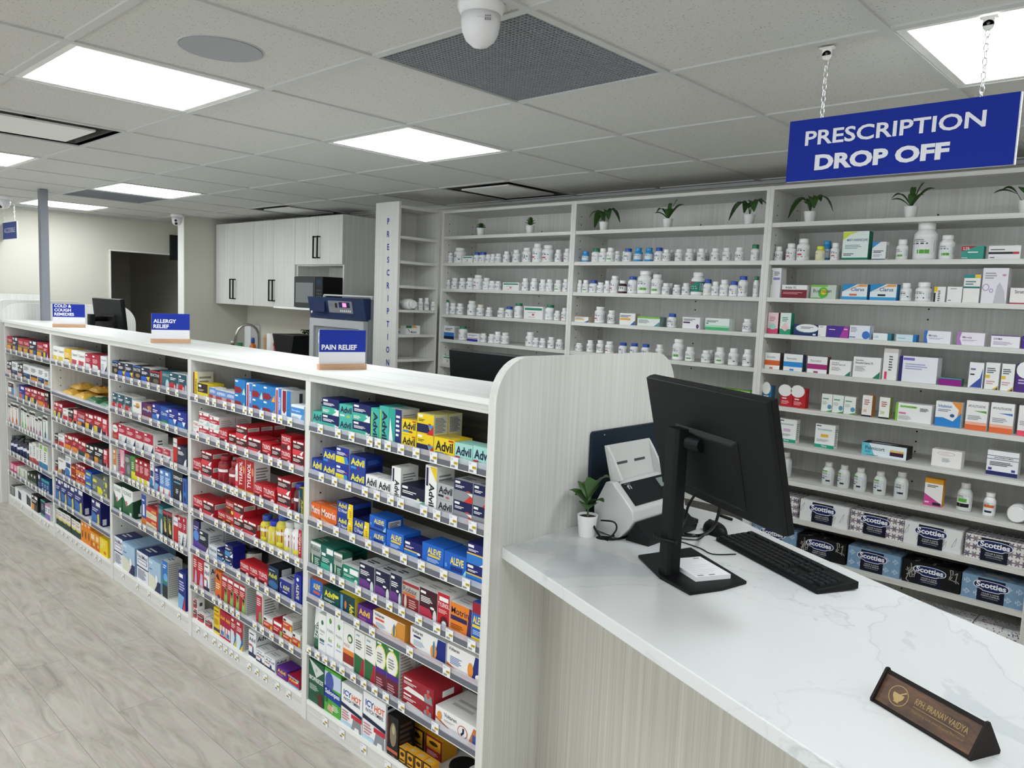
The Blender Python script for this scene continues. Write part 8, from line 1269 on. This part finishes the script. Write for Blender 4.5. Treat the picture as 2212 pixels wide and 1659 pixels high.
# ---- document scanner
Ys = 1.925
def sp(x, y): p = on_y(x, y, Ys); return (p.x, p.z)
body = [sp(1272, 1083), sp(1273, 1129), sp(1324, 1150), sp(1346, 1132), sp(1357, 1117), sp(1355, 1098), sp(1312, 1040), sp(1297, 1038)]
zmin = min(p[1] for p in body); shift = CT+.0005-zmin
body = [(a, b_+shift*(1-(b_-zmin)/(max(p[1] for p in body)-zmin))) for a, b_ in body]
xs_ = [p[0] for p in body]; xa = max(min(xs_), -1.495); body = [(max(a, -1.497), b_) for a, b_ in body]
t = thing('document_scanner', 'light grey desktop document scanner with a black front beside the partition', 'scanner', (.02, Ys, 0))
SW = .30
m = MB('moulded_plastic'); m.prism(body, 0, SW, 'y', 'c9cbc9', ij=(0, 2)); m.build('body', t, .004)
bx = max(p[0] for p in body); fr0 = body[5]; fr1 = body[6]                      # sloping front face from fr1 (top) to fr0 (bottom)
def fp(v, yy, e): 
    a = Vector((fr1[0]+(fr0[0]-fr1[0])*v, fr1[1]+(fr0[1]-fr1[1])*v)); nrm = Vector((fr1[1]-fr0[1], fr0[0]-fr1[0])).normalized(); a += nrm*e; return (a.x, yy, a.y)
m = MB('black_plastic'); V = [fp(.12, .03, .0045), fp(.86, .03, .0045), fp(.86, SW-.03, .0045), fp(.12, SW-.03, .0045)]; V2 = [fp(.12, .03, .0), fp(.86, .03, .0), fp(.86, SW-.03, .0), fp(.12, SW-.03, .0)]
m.mesh(V+V2, [(0, 1, 2, 3), (0, 4, 5, 1), (1, 5, 6, 2), (2, 6, 7, 3), (3, 7, 4, 0)], '141518'); 
m.text('fi', lambda u, v: fp(.34-.14*v, .045+u*.02, .0052), 0, 0, 1, 1, 'c8cace'); m.text('RICOH', lambda u, v: fp(.175-.035*v, .04+u*.03, .0052), 0, 0, 1, 1, '9c9ea4')
V = [fp(.2, .21, .0054), fp(.5, .21, .0054), fp(.5, .262, .0054), fp(.2, .262, .0054)]; m.face(V, '7c8a88'); m.build('front_cover', t)
lo_ = body[3]; m = MB('black_plastic'); lx = body[4][0]
m.prism([(body[4][0]+.0005, body[4][1]-.004), (body[4][0]+.055, CT+.022), (body[4][0]+.05, CT+.0005), (body[2][0]+.02, CT+.0005)], .012, SW-.012, 'y', '0f1012', ij=(0, 2)); m.build('stacker', t)
# paper chute
tx, tz = body[7]; m = MB('moulded_plastic'); Wd0, Wd1 = .03, SW-.03
c0_ = Vector((max(tx-.004, -1.49), tz-.004)); c1_ = Vector((max(tx-.035, -1.497), tz+.105)); th = Vector((.012, .003))
m.prism([(c0_.x, c0_.y), (c0_.x+th.x, c0_.y+th.y), (c1_.x+th.x, c1_.y+th.y), (c1_.x, c1_.y)], Wd0, Wd1, 'y', 'c6c8c6', ij=(0, 2)); m.build('paper_chute', t, .002)
for y0 in (Wd0-.001, Wd1-.009):
    m = MB('moulded_plastic'); m.prism([(c0_.x+.0125, c0_.y), (c0_.x+.045, c0_.y+.01), (c1_.x+.035, c1_.y-.03), (c1_.x+.0125, c1_.y)], y0, y0+.01, 'y', 'd2d4d2', ij=(0, 2)); m.build('side_guide', t, .001)
m = MB('black_plastic')
for y0 in (Wd0+.03, Wd0+.13): 
    a = c0_+(c1_-c0_)*.45; m.prism([(a.x+th.x+.0002, a.y), (a.x+th.x+.0012, a.y+.0), (a.x+th.x+.0002, a.y+.008), (a.x+th.x-.001, a.y+.008)], y0, y0+.06, 'y', '4a4c50', ij=(0, 2))
m.build('slot', t)
# ---- tablet-like navy screen leaning on the partition behind the scanner
t = thing('display_screen', 'dark navy flat screen standing against the partition behind the scanner', 'screen', (-1.5015, 1.985, CT))
m = MB('black_plastic'); m.rbox((.0, 0, .0005), (.012, .40, .305), .012, '1c2836', axis='x'); m.build('back_cover', t, .001)
m = MB('black_plastic'); m.box((.0121, .29, .02), (.0135, .294, .25), '121a24'); m.box((.0121, .06, .288), (.0132, .064, .292), 'b0b4b8'); m.build('trim', t)
o = t
# ---- cable grommet hole and cables
p = on_z(1305, 1163, CT)
t = thing('cable_grommet', 'round cable hole in the quartz top between plant and scanner', 'cable hole', (p.x, p.y, CT)); m = MB('moulded_plastic'); m.lathe([(.03, .0006), (.03, .002), (.026, .002), (.026, .0008)], 24, 'd6d8d8', cap=False); m.build('rim', t); m = MB('black_plastic'); m.lathe([(.026, .0007), (0, .0007)], 24, '1a1b1c', cap=False); m.build('opening', t)
def Zp(x, y, z=CT+.005): p = on_z(x, y, z); return (p.x, p.y, p.z)
def smooth(pts, n=6):
    P = [Vector(p) for p in pts]; out = []
    for i in range(len(P)-1):
        p0 = P[max(i-1, 0)]; p1 = P[i]; p2 = P[i+1]; p3 = P[min(i+2, len(P)-1)]
        for k in range(n):
            t_ = k/n; out.append(.5*((2*p1)+(-p0+p2)*t_+(2*p0-5*p1+4*p2-p3)*t_*t_+(-p0+3*p1-3*p2+p3)*t_**3))
    return out+[P[-1]]
def cable(name, pts, r, label, grp='black cables on the quartz counter'):
    m = MB('black_plastic'); m.tube(smooth(pts), r, '0d0e10', n=8); o = m.build(name); tag(o, label, 'cable', grp); return o
g0 = on_z(1308, 1166, CT+.004)
cable('power_cable', [(g0.x, g0.y, CT+.0045), Zp(1340, 1163), Zp(1395, 1150), Zp(1440, 1152), Zp(1500, 1158), Zp(1540, 1150)], .0032, 'thick black cable running from the hole past the monitor column')
cable('power_cable', [(g0.x-.008, g0.y+.008, CT+.0045), Zp(1350, 1150, CT+.012), Zp(1400, 1143, CT+.012), Zp(1440, 1160, CT+.005), Zp(1415, 1160, CT+.005)], .003, 'black cable looping beside the scanner stacker')
lp = [(g0.x-.01, g0.y, CT+.0045), (g0.x+.0, g0.y+.02, CT+.04), (g0.x+.0, g0.y+.05, CT+.055), (g0.x-.02, g0.y+.06, CT+.045)]
cable('power_cable', [(g0.x+.01, g0.y-.006, CT+.0045), (g0.x+.03, g0.y+.01, CT+.04), (g0.x+.02, g0.y+.01, CT+.062), (g0.x-.025, g0.y+.005, CT+.058)], .0026, 'thin black loop of cable rising from the hole beside the plant')
cable('power_cable', [(g0.x-.012, g0.y-.004, CT+.0045), (g0.x-.03, g0.y-.012, CT+.03), (g0.x-.045, g0.y-.004, CT+.04)], .0035, 'short thick black cable curving out of the hole behind the plant pot')
mp_ = on_y(1487, 1050, 1.80); cable('monitor_cable', [(mp_.x, mp_.y+.06, 1.18), tuple(on_y(1488, 1090, 1.84)), tuple(on_y(1478, 1125, 1.86)), Zp(1462, 1152, CT+.006), Zp(1440, 1160, CT+.006)], .0038, 'black cable hanging from the monitor, left of two')
cable('monitor_cable', [tuple(on_y(1556, 1066, 1.80)), tuple(on_y(1554, 1100, 1.83)), tuple(on_y(1540, 1140, 1.88)), Zp(1512, 1156, CT+.006), Zp(1480, 1153, CT+.006)], .0042, 'black cable hanging from the monitor, right of two')
cable('mouse_cable', [Zp(1520, 1158, CT+.003), Zp(1505, 1166, CT+.003), Zp(1470, 1163, CT+.003)], .0018, 'thin mouse cable beside the monitor column')
cable('keyboard_cable', [Zp(1590, 1197, CT+.0025), Zp(1540, 1197, CT+.0025), Zp(1512, 1184, CT+.0025), Zp(1471, 1170, CT+.0025)], .0018, 'thin keyboard cable crossing the white quartz top')
# thin black tray and pen on the counter behind the monitor
p = on_z(1490, 1098, CT); t = thing('signature_pad', 'flat black pad on the counter behind the scanner', 'pad', (-1.33, 2.27, CT), -.3)
m = MB('black_plastic'); m.rbox((-.06, -.045, .0004), (.06, .045, .012), .008, '16181a'); m.build('case', t); m = MB('black_plastic'); m.box((-.045, -.03, .0121), (.045, .03, .0126), '6c726e'); m.build('screen', t)
a = on_z(1556, 1113, CT+.005); b_ = on_z(1581, 1122, CT+.005); o = MB('black_plastic'); o.tube([tuple(a), tuple(b_)], [.005, .005], '0e0f10'); tag(o.build('marker_pen'), 'black pen lying near the back edge of the quartz counter', 'pen')
# ---- wooden name plate (triangular)
a = on_z(1881, 1513, CT); b_ = on_z(2098, 1645, CT); c_ = on_z(2155, 1627, CT); e1 = (b_-a); Ln = e1.length; e1.normalize(); ang = math.atan2(e1.y, e1.x)
t = thing('name_plate', 'dark wooden triangular name plate in the foreground', 'name plate', (a.x, a.y, CT), ang)
HT = .058; DP = .066
grain_mat('walnut', (9, 50, 30), '3a2a20', '6a4a34', 0.4)
m = MB('walnut'); th_ = .003
m.prism([(0.002, .001), (DP-.002, .001), (DP/2, HT-.003)], .005, Ln-.005, 'x', ij=(1, 2)); m.build('body', t)
m = MB('matte')
for x0 in (.0, Ln-.005): m.prism([(-.002, .0004), (DP+.002, .0004), (DP+.003, .006), (DP/2+.003, HT+.003), (DP/2-.003, HT+.003), (-.003, .006)], x0, x0+.005, 'x', '1f1815', ij=(1, 2))
m.prism([(-.001, .0004), (.006, .0004), (.004, .005), (-.0015, .004)], .005, Ln-.005, 'x', '17120f', ij=(1, 2)); m.prism([(DP/2-.004, HT-.006), (DP/2+.003, HT-.003), (DP/2, HT+.001)], .005, Ln-.005, 'x', '17120f', ij=(1, 2)); m.build('end_cap', t)
def nf(u, v, e=.0006): 
    y = .002+(DP/2-.002)*v; z = .001+(HT-.004)*v; nn = Vector((0, -(HT-.004), DP/2-.002)).normalized(); return (.005+(Ln-.01)*u, y+nn.y*e, z+nn.z*e)
m = MB('matte'); gold = 'a08a5c'
m.text('RPH. PRANAV VAIDYA', nf, .37, .52, .9, .7, gold, .01); m.text('Dispensing care, your trusted Pharmacist', lambda u, v: nf(u, v), .37, .27, .9, .37, '8a7850'); m.face([nf(.37, .44), nf(.89, .44), nf(.89, .455), nf(.37, .455)], gold)
asp_ = (Ln-.01)/math.hypot(DP/2, HT)
cc = (.2, .5); R1, R2 = .3, .275; pts = []
for k in range(24):
    a0, a1 = 2*math.pi*k/24, 2*math.pi*(k+1)/24; m.face([nf(cc[0]+R*math.cos(q)/asp_, cc[1]+R*math.sin(q)) for R, q in ((R2, a0), (R1, a0), (R1, a1), (R2, a1))], gold)
bowl = [(-.17, .06), (.17, .06), (.16, -.04), (.11, -.12), (.07, -.15), (.08, -.2), (-.08, -.2), (-.07, -.15), (-.11, -.12), (-.16, -.04)]
m.face([nf(cc[0]+x/asp_, cc[1]+y) for x, y in bowl], 'b09a68'); m.face([nf(cc[0]+x/asp_, cc[1]+y) for x, y in ((.02, .06), (.17, .19), (.2, .16), (.07, .06))], 'b09a68'); m.build('engraving', t)
